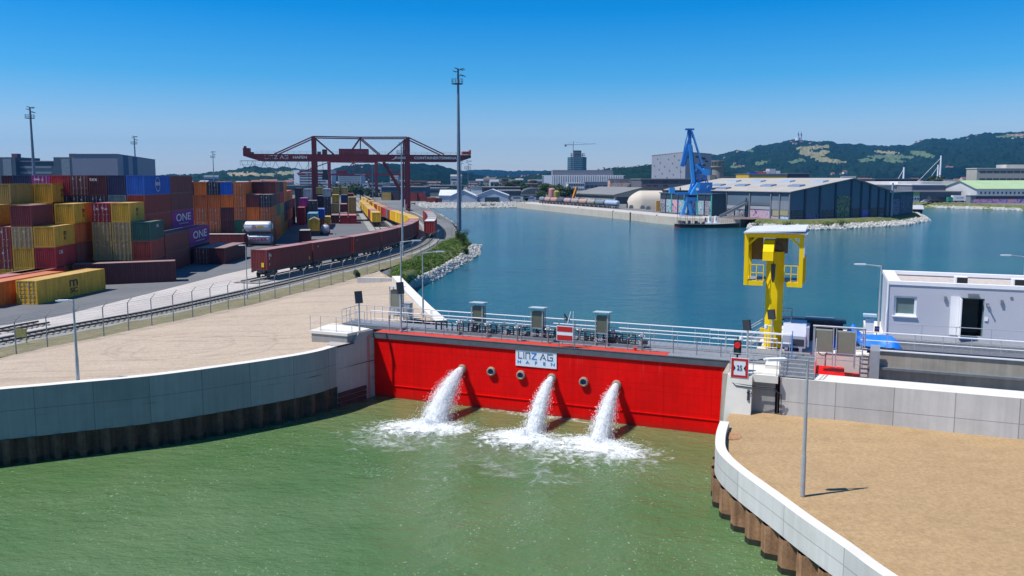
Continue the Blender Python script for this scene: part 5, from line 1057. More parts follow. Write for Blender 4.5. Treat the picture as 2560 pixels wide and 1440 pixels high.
def grid_block(P, ang, cols, rows, spec, stack, H=2.6, dc=2.54, dl=12.4, lod=1.0):
    """spec: list of (row, col, [colour|colour+'*' for doors, bottom to top], L). Column 0 is the rightmost; near right bottom corner of (0,0) is P"""
    ex = Vector((math.cos(ang), math.sin(ang), 0)); ey = Vector((-math.sin(ang), math.cos(ang), 0)); res = {}
    for (r, c, cols_, L) in spec:
        z = P.z
        for k, cn in enumerate(cols_):
            if cn:
                dr = cn.endswith('*'); cn_ = cn.rstrip('*'); q = P-ex*(1.22+c*dc)+ey*(r*dl)
                rowt = '' if r == 0 else ' '+ORD[int(r)]+' row back,' ; lab = '%s container%s,%s %s tier, %s column from the right of the %s' % (cn_, ' with doors facing' if dr else '', rowt, 'bottom' if k == 0 else ORD[k], ORD[c] if c >= 0 else 'added', stack)
                if len(lab.split()) > 16: lab = '%s container,%s %s tier, %s from right, %s' % (cn_, rowt, 'bottom' if k == 0 else ORD[k], ORD[c], stack)
                res[(r,c,k)] = cont(Vector((q.x,q.y,z)), ang, L, cn_, lab, dr, H-.02, 'containers in the '+stack, lod)
            z += H
    return res
def P_on(u, v, z=LAND): p = at(u, v, z); return Vector((p.x, p.y, z+.02))
AX = R(7.5)
# block A1 (front left) : near right corner of its rightmost column
A1 = grid_block(P_on(145,723), AX, 0, 0, [
 (0,0,['khaki','crimson','yellow'],6.06),(0,1,['tan','yellow','tan*','maroon'],6.06),(0,2,['yellow','red brown*','red brown*'],6.06),(0,3,['yellow','yellow','tan','yellow'],6.06),
 (1,0,['brown','brown','rust orange','yellow'],6.06),(1,2,[None,None,None,'yellow*'],6.06),(2,2,[None,None,None,None,'yellow'],6.06),(1,3,[None,None,None,'khaki','khaki'],6.06),(2,3,[None,None,None,'dark','khaki'],6.06)], 'front left stack', H=2.6, dl=6.3)
for k in ((0,0,2),(1,0,3),(2,2,4)):
    side_text(A1[k], 'm', 6, 3.0, 1.65, 1.1, M['cblack']); side_text(A1[k], 'SC', 6, 3.0, .95, .62, M['cblack'])
side_text(A1[(0,0,1)], 'CAI', 6, 1.5, 1.9, .7, M['cwhite'])
# block A2
A2 = grid_block(P_on(382,697), AX, 0, 0, [
 (0,0,['dark maroon','red brown','dark green'],6.06),(0,1,['maroon','tan*','tan*','yellow'],6.06),(0,2,['maroon','tan*','tan*','crimson*'],6.06),(0,4,['maroon','navy*'],6.06),(0,3.35 if 0 else 5,[None,None],6.06)], 'middle stack left of the purple containers', H=2.6, dl=6.3)
side_text(A2[(0,1,3)], 'm', 6, 3.0, 1.65, 1.1, M['cblack']); side_text(A2[(0,1,3)], 'SC', 6, 3.0, .95, .62, M['cblack'])
end_text(A2[(0,2,3)], 'CAI', -.55, 1.75, .42, M['cwhite']); end_text(A2[(0,2,3)], 'CAI', .55, 1.75, .42, M['cwhite'])
side_text(A2[(0,0,2)], 'UES', 6, 3.2, 1.9, .6, M['cwhite'])
# row wall A3 behind (top at about v=438), near right corner under the blue container
P3 = P_on(371,684); HB = 2.83
A3 = grid_block(P3, R(6.5), 0, 0, [
 (0,0,[None,None,'red brown','red brown','blue'],12.19),(0,1,[None,None,'dark','teal','navy'],12.19),(0,2,[None,None,'dark*','dark*','dark maroon'],12.19),(0,3,['dark*','dark*','dark*','dark*','brown*'],12.19),
 (0,4,['dark*','dark*','dark*','dark*','crimson'],12.19),(0,5,['dark*','dark*','dark*','dark*','purple*'],12.19),(0,6,[None,None,None,'dark','navy'],12.19),(.6,7,[None,None,None,None,'dark maroon'],12.19),(.6,8,[None,None,None,None,'dark maroon'],12.19),
 (0,-1,['brown*','brown'],12.19),(1,-1,['dark maroon','purple'],12.19),(1,0,[None,None,'purple','brown','brown'],12.19)], 'tall left wall of containers', H=HB)
text_mb('tex', .8, M['cwhite'], 'lettering', A3[(0,2,4)], (-.55,-.04,2.25)); text_mb('tex', .7, M['cwhite'], 'lettering', A3[(0,4,3)], (-.55,-.06,1.4)); text_mb('tex', .7, M['cwhite'], 'lettering', A3[(0,3,3)], (.55,-.06,1.4))
end_text(A3[(0,5,4)], 'ONE', -.5, 2.2, .4, M['cwhite'])
for k in ((1,-1,1),(1,0,2)): side_text(A3[k], 'ONE', 12, 6.1, 1.6, 1.75, M['cwhite'], sx=2.3, bold=.02); side_text(A3[k], 'OCEAN NETWORK', 12, 6.1, .62, .28, M['cwhite'], sx=2.2)
side_text(A3[(0,0,4)], '888', 12, 6, 1.55, .8, M['cwhite'], sx=2.0)
MB().lathe([(1.0,0),(1.08,.0),(1.08,.02),(1.0,.02)],(1.235,6,1.5),24,0,'x').build('emblem_ring', M['cwhite'], A3[(0,0,4)])
# lone containers on the ground
pa, pb = at(94.5,762,LAND), at(246,728,LAND); a = math.atan2(-(pb.x-pa.x), pb.y-pa.y)
c = cont(Vector((pa.x,pa.y,LAND+.02))-Vector((math.cos(a),math.sin(a),0))*1.22, a, 12.19, 'yellow', 'long yellow container on the asphalt with large black lettering on its side', True, 2.6, None)
side_text(c, 'm', 12, 6.2, 1.72, 1.7, M['cblack'], sx=1.3, bold=.0); side_text(c, 'SC', 12, 6.2, .75, .8, M['cblack'], sx=1.5, bold=.01)
exA = Vector((math.cos(a), math.sin(a), 0)); eyA = Vector((-math.sin(a), math.cos(a), 0))
c = cont(c.location-exA*3.1-eyA*3.2+Vector((0,0,0)), a, 12.19, 'orange', 'long bright orange container with black emblem left of the long yellow one', False, 2.6, None)
b = MB(); b.rod((1.225,9.2,1.1),(1.25,9.2,1.1),.55,None,16); b.box(1.225,1.25,8.4,9.0,.5,1.9); b.build('emblem', M['cblack'], c)
cont(Vector((c.location.x,c.location.y,LAND+.02))-exA*2.9+eyA*4.5, a, 12.19, 'crimson', 'dull red container with pink roof left of the bright orange one', False, 2.6)
cont(Vector((c.location.x,c.location.y,LAND+.02))-exA*3.5+eyA*9.5, a, 6.06, 'khaki', 'short khaki container with yellow roof at the left edge of the photo', False, 2.6)
# transversal maroon 40ft in front
pr_, pl_ = at(441,704,LAND), at(262,712,LAND); a = math.atan2(pr_.y-pl_.y, pr_.x-pl_.x)-R(90)
dd = (pl_-pr_).normalized(); c = cont(Vector((pr_.x,pr_.y,LAND+.02))+Vector((-dd.y,dd.x,0))*-1.22, math.atan2(-dd.x,dd.y), 12.19, 'dark maroon', 'long dark maroon container lying across the yard in front of the middle stack', False, 2.75)
MB().box(1.225,1.25,1.3,1.7,.7,1.1).build('sticker', mat('label_yellow', (.6,.35,.02), .6, var=0), c)
# two brown containers with pale roofs
pn = at(563,661,LAND)
for i in range(2):
    cont(Vector((pn.x-1.22-i*2.5, pn.y, LAND+.02)), R(2.5), 12.19, ['dark maroon','brown'][i], ['maroon container with pink roof on the ground in front of the orange stack','brown container with doors facing, beside the pink roofed ground container'][i], i == 1, 2.6)
pn = at(610,618,LAND); cont(Vector((pn.x, pn.y+1.2, LAND+.02)), R(90), 12.19, 'maroon', 'maroon container with white roof lying across behind the pink roofed one', False, 2.6, roof='white')
# block B big orange stack
PB = P_on(682,611); AXB = R(12)
PBz = Vector((PB.x, PB.y, LAND+.02))
B1 = grid_block(PBz, AXB, 0, 0, [
 (0,0,['rust orange','rust orange','rust orange*','dark*'],12.19),(0,1,['rust orange','crimson','orange','maroon'],12.19),(0,2,['green','green','rust orange*','orange*','orange*'],12.19),(0,3,['crimson','dark maroon','dark maroon','orange','blue'],12.19),
 (0,4,['orange','rust orange*','rust orange*','rust orange','dark*'],12.19),(0,5,['orange','rust orange*','rust orange*','rust orange','orange'],12.19),(0,6,['orange','orange','rust orange','rust orange','dark maroon*'],12.19),
 (1,0,['orange','orange','green','maroon','brown'],12.19),(1,1,[None,None,None,None,'dark maroon'],12.19),(1,-1 if 0 else 2,[None,None,None,None,'rust orange'],12.19),
 (2,0,['khaki','khaki','khaki','crimson','dark*'],12.19),(2,1,[None,None,None,'brown','maroon'],12.19),(3,0,['rust orange','maroon','navy','orange','orange'],12.19),(4,0,['brown','rust orange','maroon','orange'],12.19),(5,0,['dark','orange','maroon','orange'],12.19),(6,0,['brown','brown','maroon'],12.19)], 'big orange stack', H=2.6, lod=1.5)
# block C, distant columns
def column(u, Y, cols, label, L=12.19, ang=R(12), H=2.6):
    x = (u-PX)*Y/F
    for k, cn in enumerate(cols):
        if cn is None: continue
        cont(Vector((x, Y, LAND+.02+k*H)), ang, L, cn.rstrip('*'), '%s container, %s tier of the %s' % (cn.rstrip('*'), 'bottom' if k == 0 else ORD[k], label), False, H-.02, 'containers in the distant stacks', 2.0, single=not cn.endswith('*')) if not cn.endswith('*') else cont(Vector((x, Y, LAND+.02+k*H)), ang, L, cn.rstrip('*'), '%s container with doors facing, %s tier of the %s' % (cn.rstrip('*'), 'bottom' if k == 0 else ORD[k], label), True, H-.02, 'containers in the distant stacks', 2.0)
for args in [
 (882,245,['crimson'],'rightmost near column of the distant stacks'),(860,245,['crimson'],'near column beside the rightmost of the distant stacks'),(838,246,['dark maroon'],'third near column of the distant stacks'),
 (882,259,['khaki','khaki','khaki'],'tall khaki column right in the distant stacks'),(860,259,['navy'],'low column behind the two crimson boxes'),(860,272,['dark','maroon'],'two high column behind the crimson boxes'),(838,270,['tan','tan'],'two high tan column of the distant stacks'),
 (862,298,['navy','navy','navy'],'navy column of the distant stacks'),(840,300,['yellow','khaki','yellow'],'yellow topped column of the distant stacks'),(841,316,['khaki','khaki','khaki','khaki'],'rear left khaki column of the distant stacks'),(863,318,['khaki','khaki','khaki','tan'],'rear right khaki column of the distant stacks'),
 (878,330,['brown','brown','red brown'],'brown column behind the tall khaki one'),(818,268,['dark*','dark*','dark*','grey'],'dark door column with grey top'),(803,280,['dark','dark','dark'],'dark column by the crane leg'),(800,316,['dark','dark','dark','khaki'],'rear column by the crane leg'),
 (781,216,['dark*','dark*','dark*'],'dark column left of the crane leg'),(760,247,['dark','dark','purple'],'purple topped column'),(770,264,['dark','dark','grey','grey'],'grey column left of the crane leg'),(752,240,['crimson','crimson'],'crimson column right of the big orange stack'),
 (748,290,['dark','dark','dark','dark'],'rear dark column right of the orange stack'),(781,197,['slate','light blue'],'blue topped column behind the yellow tent box'),(815,232,['bright yellow'],'single yellow box behind the tank'),(800,225,['rust orange','blue'],'narrow column with blue top by the crane leg')]:
    column(*args)
for i, (u, Y, cn) in enumerate([(980,520,'khaki'),(1000,520,'dark'),(1045,500,'maroon'),(1065,500,'maroon'),(1088,500,'khaki'),(1092,470,'maroon'),(1104,470,'dark maroon')]):
    column(u, Y, [cn]*(2 if i < 4 else 1), 'pile near the far shore, number %s from left' % ORD[i], 6.06, R(80))
# maroon with grey roof, yellow tent-roof box
P = at(762,604,LAND); cont(Vector((P.x,P.y,LAND+.02)), AXB, 6.06, 'dark maroon', 'low maroon container with grey roof in front of the yellow gabled box', False, 2.4, roof='grey')
P = at(765,596,LAND); t = thing('bulk_container', 'dull yellow container with gabled roof beside the tank', 'container', (P.x+.3,P.y+6.5,LAND), AXB)
o = inst('container_body', cmesh(6.06,2.6,False,1.5), t, (0,0,1.3)); setm(o, [CM['yellow'], RM['yellow']])
MB().extr([(-1.22,3.9),(0,4.5),(1.22,3.9)], 0, 6.06, 0, 'y').build('gabled_roof', CM['tan'], t); MB().box(-1.2,1.2,.1,6,0,1.28).build('trailer_frame', M['dark'], t)
# tank containers
def tank(P, ang, label, col, txt=None, L=6.06):
    t = thing('tank_container', label, 'tank container', P, ang, 'tank containers'); b = MB()
    b.sm = True; b.lathe([(0,.12),(.6,.2),(1.05,.5),(1.1,.8),(1.1,L-.8),(1.05,L-.5),(.6,L-.2),(0,L-.12)], (0,0,1.3), 20, 0, 'y')
    for p in b.v: p.y = abs(p.y)
    b.build('tank', col, t)
    f = MB()
    for x in (-1.16,1.16):
        for y in (.06,L-.06): f.box(x-.06,x+.06,y-.06,y+.06,0,2.58)
        f.box(x-.05,x+.05,.12,L-.12,0,.12); f.box(x-.04,x+.04,.12,L-.12,2.5,2.58)
    for y in (.06,L-.06):
        f.box(-1.1,1.1,y-.05,y+.05,0,.12); f.box(-1.1,1.1,y-.05,y+.05,2.46,2.58)
        f.beam((-1.1,y,.1),(-.5,y,.8),.07,.07); f.beam((1.1,y,.1),(.5,y,.8),.07,.07)
    f.build('frame', CM['crimson'] if 'pale' in label else M['dark'], t); return t
M['tankw'] = mat('tank_white', (.6,.61,.64), .4, .15, var=.05); M['tankg'] = mat('tank_grey', (.30,.34,.42), .45, .15, var=.06)
P = aty(617,606,PB.y-1.6); P.z = LAND
for k in range(2):
    t = tank(Vector((P.x-.1,P.y-1.2,LAND+.02+2.6*k)), R(-90), ['grey lower tank container with red lettering beside the orange stack','silver upper tank container beside the orange stack'][k], [M['tankg'], M['tankw']][k])
    text_mb(['HOYER','(S)'][k], [.85,.8][k], CM['crimson'], 'lettering', t, (1.12,3.0 if k == 0 else 2.4,1.25 if k == 0 else 1.3), rx=90, rz=90, sx=1.5 if k == 0 else 1, bold=.02)
    if k: MB().box(1.11,1.14,3.0,4.4,1.05,1.5).build('label_plate', CM['yellow'], t)
P = at(812,587,LAND); tank(Vector((P.x,P.y,LAND+.02)), AXB, 'pale tank container seen end on in the middle of the yard', M['tankw'])
# ---------------------------------------------------------------- trains
def arc(pts):
    L = [0]
    for a, b in zip(pts[:-1], pts[1:]): L.append(L[-1]+(Vector((b.x-a.x,b.y-a.y,0))).length)
    def f(s):
        j = 0
        while j < len(pts)-2 and L[j+1] < s: j += 1
        p = pts[j].lerp(pts[j+1], (s-L[j])/max(1e-6, L[j+1]-L[j])); return p
    return f, L[-1]
WM = None
def wagon(P, Q, label, group):
    """flat wagon whose deck runs from P to Q"""
    global WM
    if WM is None:
        L = 12.6; d = MB(); d.box(-1.2,1.2,.1,L-.1,1.0,1.14); d.box(-.35,.35,.1,L-.1,.7,1.0)
        for x in (-1.22,1.14): d.box(x,x+.08,.2,L-.2,.85,1.15)
        for x in (-.85,.85): d.rod((x,-.15,1.0),(x,.15,1.0),.06,None,8); d.rod((x,-.2,1.0),(x,-.15,1.0),.2,None,10)
        bg = MB()
        for x in (-.85,.85): bg.box(x-.06,x+.06,-1.2,1.2,.35,.7)
        bg.box(-.9,.9,-.2,.2,.5,.75)
        wl = MB()
        for x in (-.75,.75): wl.rod((x-.06,0,.46),(x+.06,0,.46),.46,None,14)
        wl.rod((-.75,0,.46),(.75,0,.46),.07)
        WM = (d.mesh('deck', M['dark']), bg.mesh('bogie', M['dark']), wl.mesh('wheelset', M['rail']))
    a = math.atan2(-(Q.x-P.x), Q.y-P.y); t = thing('flat_wagon', label, 'railway wagon', (P.x,P.y,LAND+.3), a, group)
    inst('deck', WM[0], t)
    for y in (2.0, 10.6):
        bgi = inst('bogie', WM[1], t, (0,y,0)); inst('wheelset', WM[2], bgi, (0,-.9,0)); inst('wheelset', WM[2], bgi, (0,.9,0))
    return t
def train(pts, s0, cars, name, gap=.35, wag=True, start=0):
    f, LL = arc(pts); s = s0; n = 0; conts = []
    for i, (L, cn, rf) in enumerate(cars):
        if L < 0: s += -L; continue
        p, q = f(s), f(s+L); a = math.atan2(-(q.x-p.x), q.y-p.y)
        col = cn.rstrip('*'); lab = '%s container, %s from the near end of the %s' % (col, ORD[n] if n < 20 else str(n+1)+'th', name)
        c = cont(Vector((p.x,p.y,LAND+1.47)), a, L, col, lab, cn.endswith('*'), 2.7, 'containers on the '+name, 1.0 if n < 8 and 'curved' in name else 2.0, single=not(n < 8 and 'curved' in name), roof=rf); conts.append(c)
        n += 1; s += L+gap
    if wag:
        k = 0; x = s0-.1
        while x+12.6 <= s+2: wagon(f(x), f(x+12.6), 'dark flat wagon, %s from the near end of the %s' % (ORD[k] if k < 20 else str(k+1)+'th', name), 'wagons of the '+name); x += 12.6; k += 1
    return conts
V3 = lambda *a: Vector(a)
tA = smooth([V3(x,y,LAND) for x,y in [(-34.9,104),(-34.2,106.5),(-31.2,118),(-27.9,129.3),(-25.5,139),(-23.8,150.5),(-22.2,169),(-22.6,185),(-25.2,205),(-36.6,245),(-51.6,308),(-73.3,404),(-110,560)]], 2)
fA, _ = arc(tA); s0 = 0
while fA(s0).y < 107: s0 += .2
seq = [(12.19,'maroon',None)]*2+[(-.6,'',None)]+[(12.19,'maroon',None)]*4+[(6.06,'red brown',None),(6.06,'red brown',None)]+[(6.06,'bright yellow',None)]*2+[(6.06,'bright yellow',None)]*6+[(6.06,'red brown',None),(6.06,'slate',None),(6.06,'red',None),(6.06,'red',None),(6.06,'maroon',None),(6.06,'yellow',None),(6.06,'red',None),(6.06,'bright yellow',None),(12.19,'red brown',None),(6.06,'red brown',None),(6.06,'bright yellow',None),(6.06,'bright yellow',None),(12.19,'red brown',None),(6.06,'bright yellow',None),(6.06,'bright yellow',None),(12.19,'bright yellow',None),(12.19,'red brown',None),(12.19,'bright yellow',None),(12.19,'bright yellow',None),(12.19,'tan',None),(12.19,'bright yellow',None),(12.19,'bright yellow',None)]
cs = train(tA, s0, seq, 'long curved train')
text_mb('HRS', .5, M['cwhite'], 'lettering', cs[0], (1.25,.75,1.9), rx=90, rz=90, sx=.8)
for z_, ch in ((2.1,'U'),(1.5,'E'),(.7,'S')): text_mb(ch, .45, M['cwhite'], 'lettering', cs[0], (1.26,.55,z_), rx=90, rz=90)
cs[0].children[0]
MB().box(.35,.75,-.04,-.02,.35,.95).build('sticker', CM['bright yellow'], cs[0]); MB().box(1.225,1.245,11.2,11.5,.35,.8).build('sticker', CM['bright yellow'], cs[0])
for k in (1,2): text_mb('|||', .3, M['cwhite'], 'lettering', cs[k], (1.25,1.4,2.1), rx=90, rz=90)
track(tA, 'curved railway track under the long container train', 'railway tracks', sl=False)
bed(tA, 4.0, 'ballast_bed', M['ballast'], LAND+.10)
fN, LN = arc(track_near); s0 = 0
while fN(s0).y < 181 and s0 < LN-1: s0 += .3
train(track_near, s0, [(12.19,'red','white'),(12.19,'dark maroon','grey'),(12.19,'maroon','grey'),(12.19,'maroon','grey'),(12.19,'red brown',None)], 'short right hand train')
yd = Vector((-.2126,.977,0))
def yline(x, y, n=400): return [Vector((x,y,LAND)), Vector((x,y,LAND))+yd*n]
T4 = yline(-38.6+.2126*42,227-42*.977,420)
train(yline(-38.6,228), 0, [(6.06,'bright yellow',None)]*2+[(6.06,'red brown',None),(12.19,'red brown',None)]+[(12.19,'bright yellow',None),(-1,'',None),(12.19,'bright yellow',None),(6.06,'yellow',None),(6.06,'bright yellow',None),(12.19,'tan',None),(12.19,'bright yellow',None),(12.19,'yellow',None),(12.19,'bright yellow',None),(12.19,'bright yellow',None)], 'yellow yard train')
T5 = yline(-63.7,365)
train(T5, 0, [(12.19,'dark',None),(12.19,'tan',None),(12.19,'tan',None),(12.19,'tan',None),(12.19,'yellow',None),(12.19,'grey',None)], 'tan yard train')
for i in range(4): q = V3(-41.6,260,0)+yd*(12.8*i); wagon(q, q+yd*12.6, 'empty flat wagon, %s from the near end, right of the yellow yard train' % ORD[i], 'empty flat wagons')
track(T4, 'straight yard track under the yellow yard train', 'railway tracks', sl=False); track([q+V3(4.4,.9,0) for q in T4], 'straight yard track under the empty flat wagons', 'railway tracks', sl=False)
bed([q+V3(2.2,.4,0) for q in T4], 9.5, 'ballast_bed', M['ballast'], LAND+.03)
# ---------------------------------------------------------------- wire fence
fn = thing('wire_fence', 'long grey wire mesh fence with angled barbed wire tops between gravel and railway', 'fence'); FP = fence_w+fence_back
pm = MB().rod((0,0,0),(0,0,2.5),.045,.04,6).rod((0,0,2.48),(.3,.22,2.92),.035,.03,6).mesh('post', M['galvd'])
for p in FP[:-1]: inst('post', pm, fn, (p.x,p.y,p.z-.05), R(random.Random(p.x).uniform(-8,8)))
fine_pts = resample(fence_back, 3.2)
b = MB()
for a_, c_ in zip(FP[:-1], FP[1:]):
    for h, o, r in ((2.45,0,.014),(1.7,0,.007),(.9,0,.007),(.15,0,.008)): b.rod(a_+V3(o,0,h), c_+V3(o,0,h), r, None, 4, cap=False)
    for k in (.3,.65,1.0): b.rod(a_+V3(.3*k,.22*k,2.5+.42*k), c_+V3(.3*k,.22*k,2.5+.42*k), .008, None, 4, cap=False)
b.build('wire', M['galvd'], fn)
mm = bpy.data.materials.new('wire_mesh'); mm.use_nodes = True; n = mm.node_tree.nodes; L = mm.node_tree.links; q = n['Principled BSDF']; q.inputs['Base Color'].default_value = (.16,.19,.21,1)
uvn = n.new('ShaderNodeUVMap'); sp = n.new('ShaderNodeSeparateXYZ'); L.new(uvn.outputs[0], sp.inputs[0]); outs = []
for k in (0,1):
    s_ = n.new('ShaderNodeMath'); s_.operation = 'PINGPONG'; s_.inputs[1].default_value = .05 if k == 0 else .1; L.new(sp.outputs[k], s_.inputs[0]); l_ = n.new('ShaderNodeMath'); l_.operation = 'LESS_THAN'; l_.inputs[1].default_value = .0035; L.new(s_.outputs[0], l_.inputs[0]); outs.append(l_.outputs[0])
mx = n.new('ShaderNodeMath'); mx.operation = 'MAXIMUM'; L.new(outs[0], mx.inputs[0]); L.new(outs[1], mx.inputs[1]); L.new(mx.outputs[0], q.inputs['Alpha'])
zf = [p.z for p in FP]; ribbon([Vector(p) for p in FP], lambda i: zf[i]+.1, lambda i: zf[i]+2.4, 'mesh_panel', mm, parent=fn)
P = at(53,858,LAND+.3); o = MB().box(-.5,.5,-.03,.03,.5,1.2).rod((-.45,0,0),(-.45,0,1.2),.04).rod((.45,0,0),(.45,0,1.2),.04).build('barrier', mat('faded_yellow_board', (.3,.28,.08), .7, var=.4, scale=4)); o.location = P; tag(o, 'small faded yellow barrier board beside the near rail at the far left', 'barrier')
# ---------------------------------------------------------------- floodlight masts
M['mastm'] = mat('mast_grey', (.16,.19,.24), .5, .3, var=.08)
def mast(x, Y, vt, r0, label, head=1.0, zb=LAND, mm_='mastm', plat=True):
    zt_ = aty(1280, vt, Y).z; H = zt_-zb; t = thing('floodlight_mast', label, 'floodlight mast', (x,Y,zb), 0, 'floodlight masts')
    MB().rod((0,0,0),(0,0,H*.5),r0,r0*.75,10).rod((0,0,H*.5),(0,0,H),r0*.75,r0*.42,10).build('pole', M[mm_], t)
    s = head
    if plat:
        b = MB(); zb_ = H-3.4*s
        b.lathe([(0,0),(1.3*s,0),(1.3*s,.12*s),(0,.12*s)], (-.2*s,0,zb_), 10)
        for k in range(10):
            a = k*.628; p = Vector((1.28*s*math.cos(a)-.2*s,1.28*s*math.sin(a),zb_)); q_ = Vector((1.28*s*math.cos(a+.628)-.2*s,1.28*s*math.sin(a+.628),zb_)); b.rod(p, p+V3(0,0,1.15*s), .04*s,None,4)
            for h in (.6,1.15): b.rod(p+V3(0,0,h*s), q_+V3(0,0,h*s), .035*s,None,4)
        b.build('platform', M['dark'], t)
    for k, (dx, dz) in enumerate([(-.5,.1),(.75,-.25),(1.15,-.05),(.8,-1.4),(1.3,-1.6),(-.8,-.6)]):
        b = MB(); b.rod((0,0,H+dz*s),(dx*s,0,H+dz*s),.06*s,None,4); b.beam((dx*s-.25*s,-.2,H+(dz+.08)*s),(dx*s+.35*s,-.25,H+(dz-.12)*s),.6*s,.16*s); b.build('floodlight', M['dark'], t)
    return t
P = at(1148,577,LAND); mast(P.x, P.y, 172, .62, 'tallest floodlight mast rising beside the harbour water behind the fence corner', 1.15)
for (u, Y, vt, r, s_, lab) in [(93,322,268,.75,1.3,'tall dark floodlight mast above the containers at the far left'),(346,536,341,.7,1.5,'floodlight mast in front of the large grey hall'),(539,843,379,.6,1.9,'distant floodlight mast above the orange containers'),(1154,470,402,.25,1.0,'thin pole just right of the tallest mast'),(1171,520,402,.25,1.6,'thin mast with small ring of lamps right of the tallest mast'),(933,430,400,.2,.7,'thin pole between the far crane legs')]:
    mast((u-PX)*Y/F, Y, vt, r, lab, s_, plat=s_ > 1.2)
P = at(1007,640,LAND+.1); mast(P.x, P.y, 358, .2, 'slim grey lighting mast in front of the red crane leg', .55, mm_='galv', plat=True)
# ---------------------------------------------------------------- gantry cranes
M['crane'] = mat('crane_red', (.16,.012,.022), .5, var=.12, scale=.3, fine=.05, streak=.1); M['cranel'] = mat('crane_red_light', (.24,.02,.04), .5, var=.12, scale=.3)
def gantry(P, scale_v, label, spec):
    pass
P0 = at(1022,528,LAND); exg = Vector((1,.2,0)).normalized(); cf = frame(P0, exg); cfi = cf.inverted(); cn = Vector((cf[0][1],cf[1][1],0))
def cl(u, v): q = cfi @ onplane(u, v, P0, cn); return q.x, q.z
gc = thing('gantry_crane', 'huge dark red gantry crane with long lettered boom spanning the container yard', 'gantry crane', tuple(P0), math.atan2(exg.y,exg.x)); DY = 13.0
x0, zt0 = cl(608,386); x1, _ = cl(1177,386); zb0 = cl(900,403)[1]; zT = cl(900,386)[1]; xl = cl(648,403)[0]; xr = cl(1148,403)[0]
gd = None
for y in (0, DY):
    b = MB(); b.extr([(x0,zT+.0),(x0,zT-.9),(xl,zb0),(xr,zb0),(x1,zb0+1.6),(x1,zT)], y-.5, y+.5, 0, 'y'); g_ = b.build('girder', M['crane'], gc); gd = gd or g_
text = lambda s_, u, size, sx=1.0: text_mb(s_, size, M['cwhite'], 'lettering', gd, (cl(u,394)[0],-.53,(zT+zb0)/2), sx=sx, bold=.03)
o, wdt = strokes('LInZ AG', 1.35, .17, gd, [M['cwhite'], M['cwhite']], (0,0,0), .38); o.location = (cl(663,394)[0],-.54,zb0+.85); o.scale = ((cl(724,394)[0]-cl(663,394)[0])/wdt,1,1)
text('HAFEN', 750, 1.6, 1.15); text('CONTAINERTERMINAL', 1091, 1.6, 1.15); text('KOCKS', 1001, 1.3, 1.0)
b = MB(); b.beam((cl(979,399)[0],-.55,cl(979,399)[1]),(cl(985,398)[0],-.55,cl(985,398)[1]),.04,.2).beam((cl(985,398)[0],-.55,cl(985,398)[1]),(cl(990,391)[0],-.55,cl(990,391)[1]),.04,.3); b.build('emblem', M['cwhite'], gd)
apex = [cl(781,341), cl(901,344), cl(1018,343)]
LX = [cl(787,500)[0], cl(1022,500)[0]]
for i, lx in enumerate(LX):
    for y in (0, DY):
        b = MB(); b.box(lx-1.0,lx+1.0,y-.6,y+.6,2.0,zb0) if i == 0 else b.box(lx-.7,lx+.7,y-.6,y+.6,2.0,zb0)
        b.box(lx-.75,lx+.75,y-.5,y+.5,zT,apex[0 if i == 0 else 2][1]); b.build('leg', M['crane'], gc)
    b = MB(); b.box(lx-.7,lx+.7,.6,DY-.6,1.2,2.6); b.box(lx-.5,lx+.5,-3,DY+3,.7,1.2)
    for y in (-2.5,-1,1,2.5,DY-2.5,DY-1,DY+1,DY+2.5): b.rod((lx-.3,y,.35),(lx+.3,y,.35),.35,None,10)
    b.build('travel_bogie', M['crane'], gc)
def member(u0, v0, u1, v1, r=.3, y=(0,), nm='brace', m='crane'):
    for yy in y:
        p, q = cl(u0, v0), cl(u1, v1); MB().beam((p[0],yy,p[1]),(q[0],yy,q[1]),r*1.6,r*1.6).build(nm, M[m], gc)
member(783,341,901,343,.3,(0,DY),'top_chord'); member(901,343,1018,343,.3,(0,DY),'top_chord')
member(783,341,686,385,.32,(0,DY),'stay','cranel'); member(1020,343,1110,386,.32,(0,DY),'stay','cranel')
member(786,344,835,386,.35,(0,DY)); member(900,345,872,385,.3,(0,DY)); member(902,345,950,386,.3,(0,DY)); member(1016,346,970,386,.3,(0,DY)); member(901,343,901,372,.3,(0,))
member(960,404,1016,498,.45,(0,DY)); member(1011,352,1011,520,.35,(6.5,),'inner_leg')
xa, za = cl(847,387); xb, zb_ = cl(922,372); MB().box(xa,xb,1.0,6.5,za,zb_).build('machine_house', M['cranel'], gc)
xa, za = cl(805,385); xb, zb_ = cl(817,373); MB().box(xa,xb,2,5,za,zb_).box(xa-2,xa-.5,2,4,za,za+1).build('trolley', M['crane'], gc)
xa, za = cl(608,386); MB().box(xa,xa+2.6,-.6,4,za,za+2.6).box(xa+.3,xa+1.2,0,2,za+2.6,za+3.4).box(xa+2.6,xa+4,-.6,3,za,za+1).build('left_end_cabin', M['crane'], gc)
xa, za = cl(1177,386); MB().box(xa-3.6,xa-.5,-.6,4,za,za+1.2).box(xa-.5,xa,-.6,4,za-.1,za+1.9).build('end_platform', mat('orange_red_cabin', (.45,.06,.03), .6), gc)
b = MB(); xs_, xe_ = cl(640,380)[0], cl(1160,380)[0]; k = xs_
while k < xe_: b.rod((k,-.5,zT),(k,-.5,zT+1.1),.05,None,4); k += 2.5
b.rod((xs_,-.5,zT+1.1),(xe_,-.5,zT+1.1),.05,None,4).rod((xs_,-.5,zT+.55),(xe_,-.5,zT+.55),.04,None,4); b.build('walkway_rail', M['galvd'], gc)
b = MB(); k = cl(598,403)[0]; ke = cl(783,403)[0]
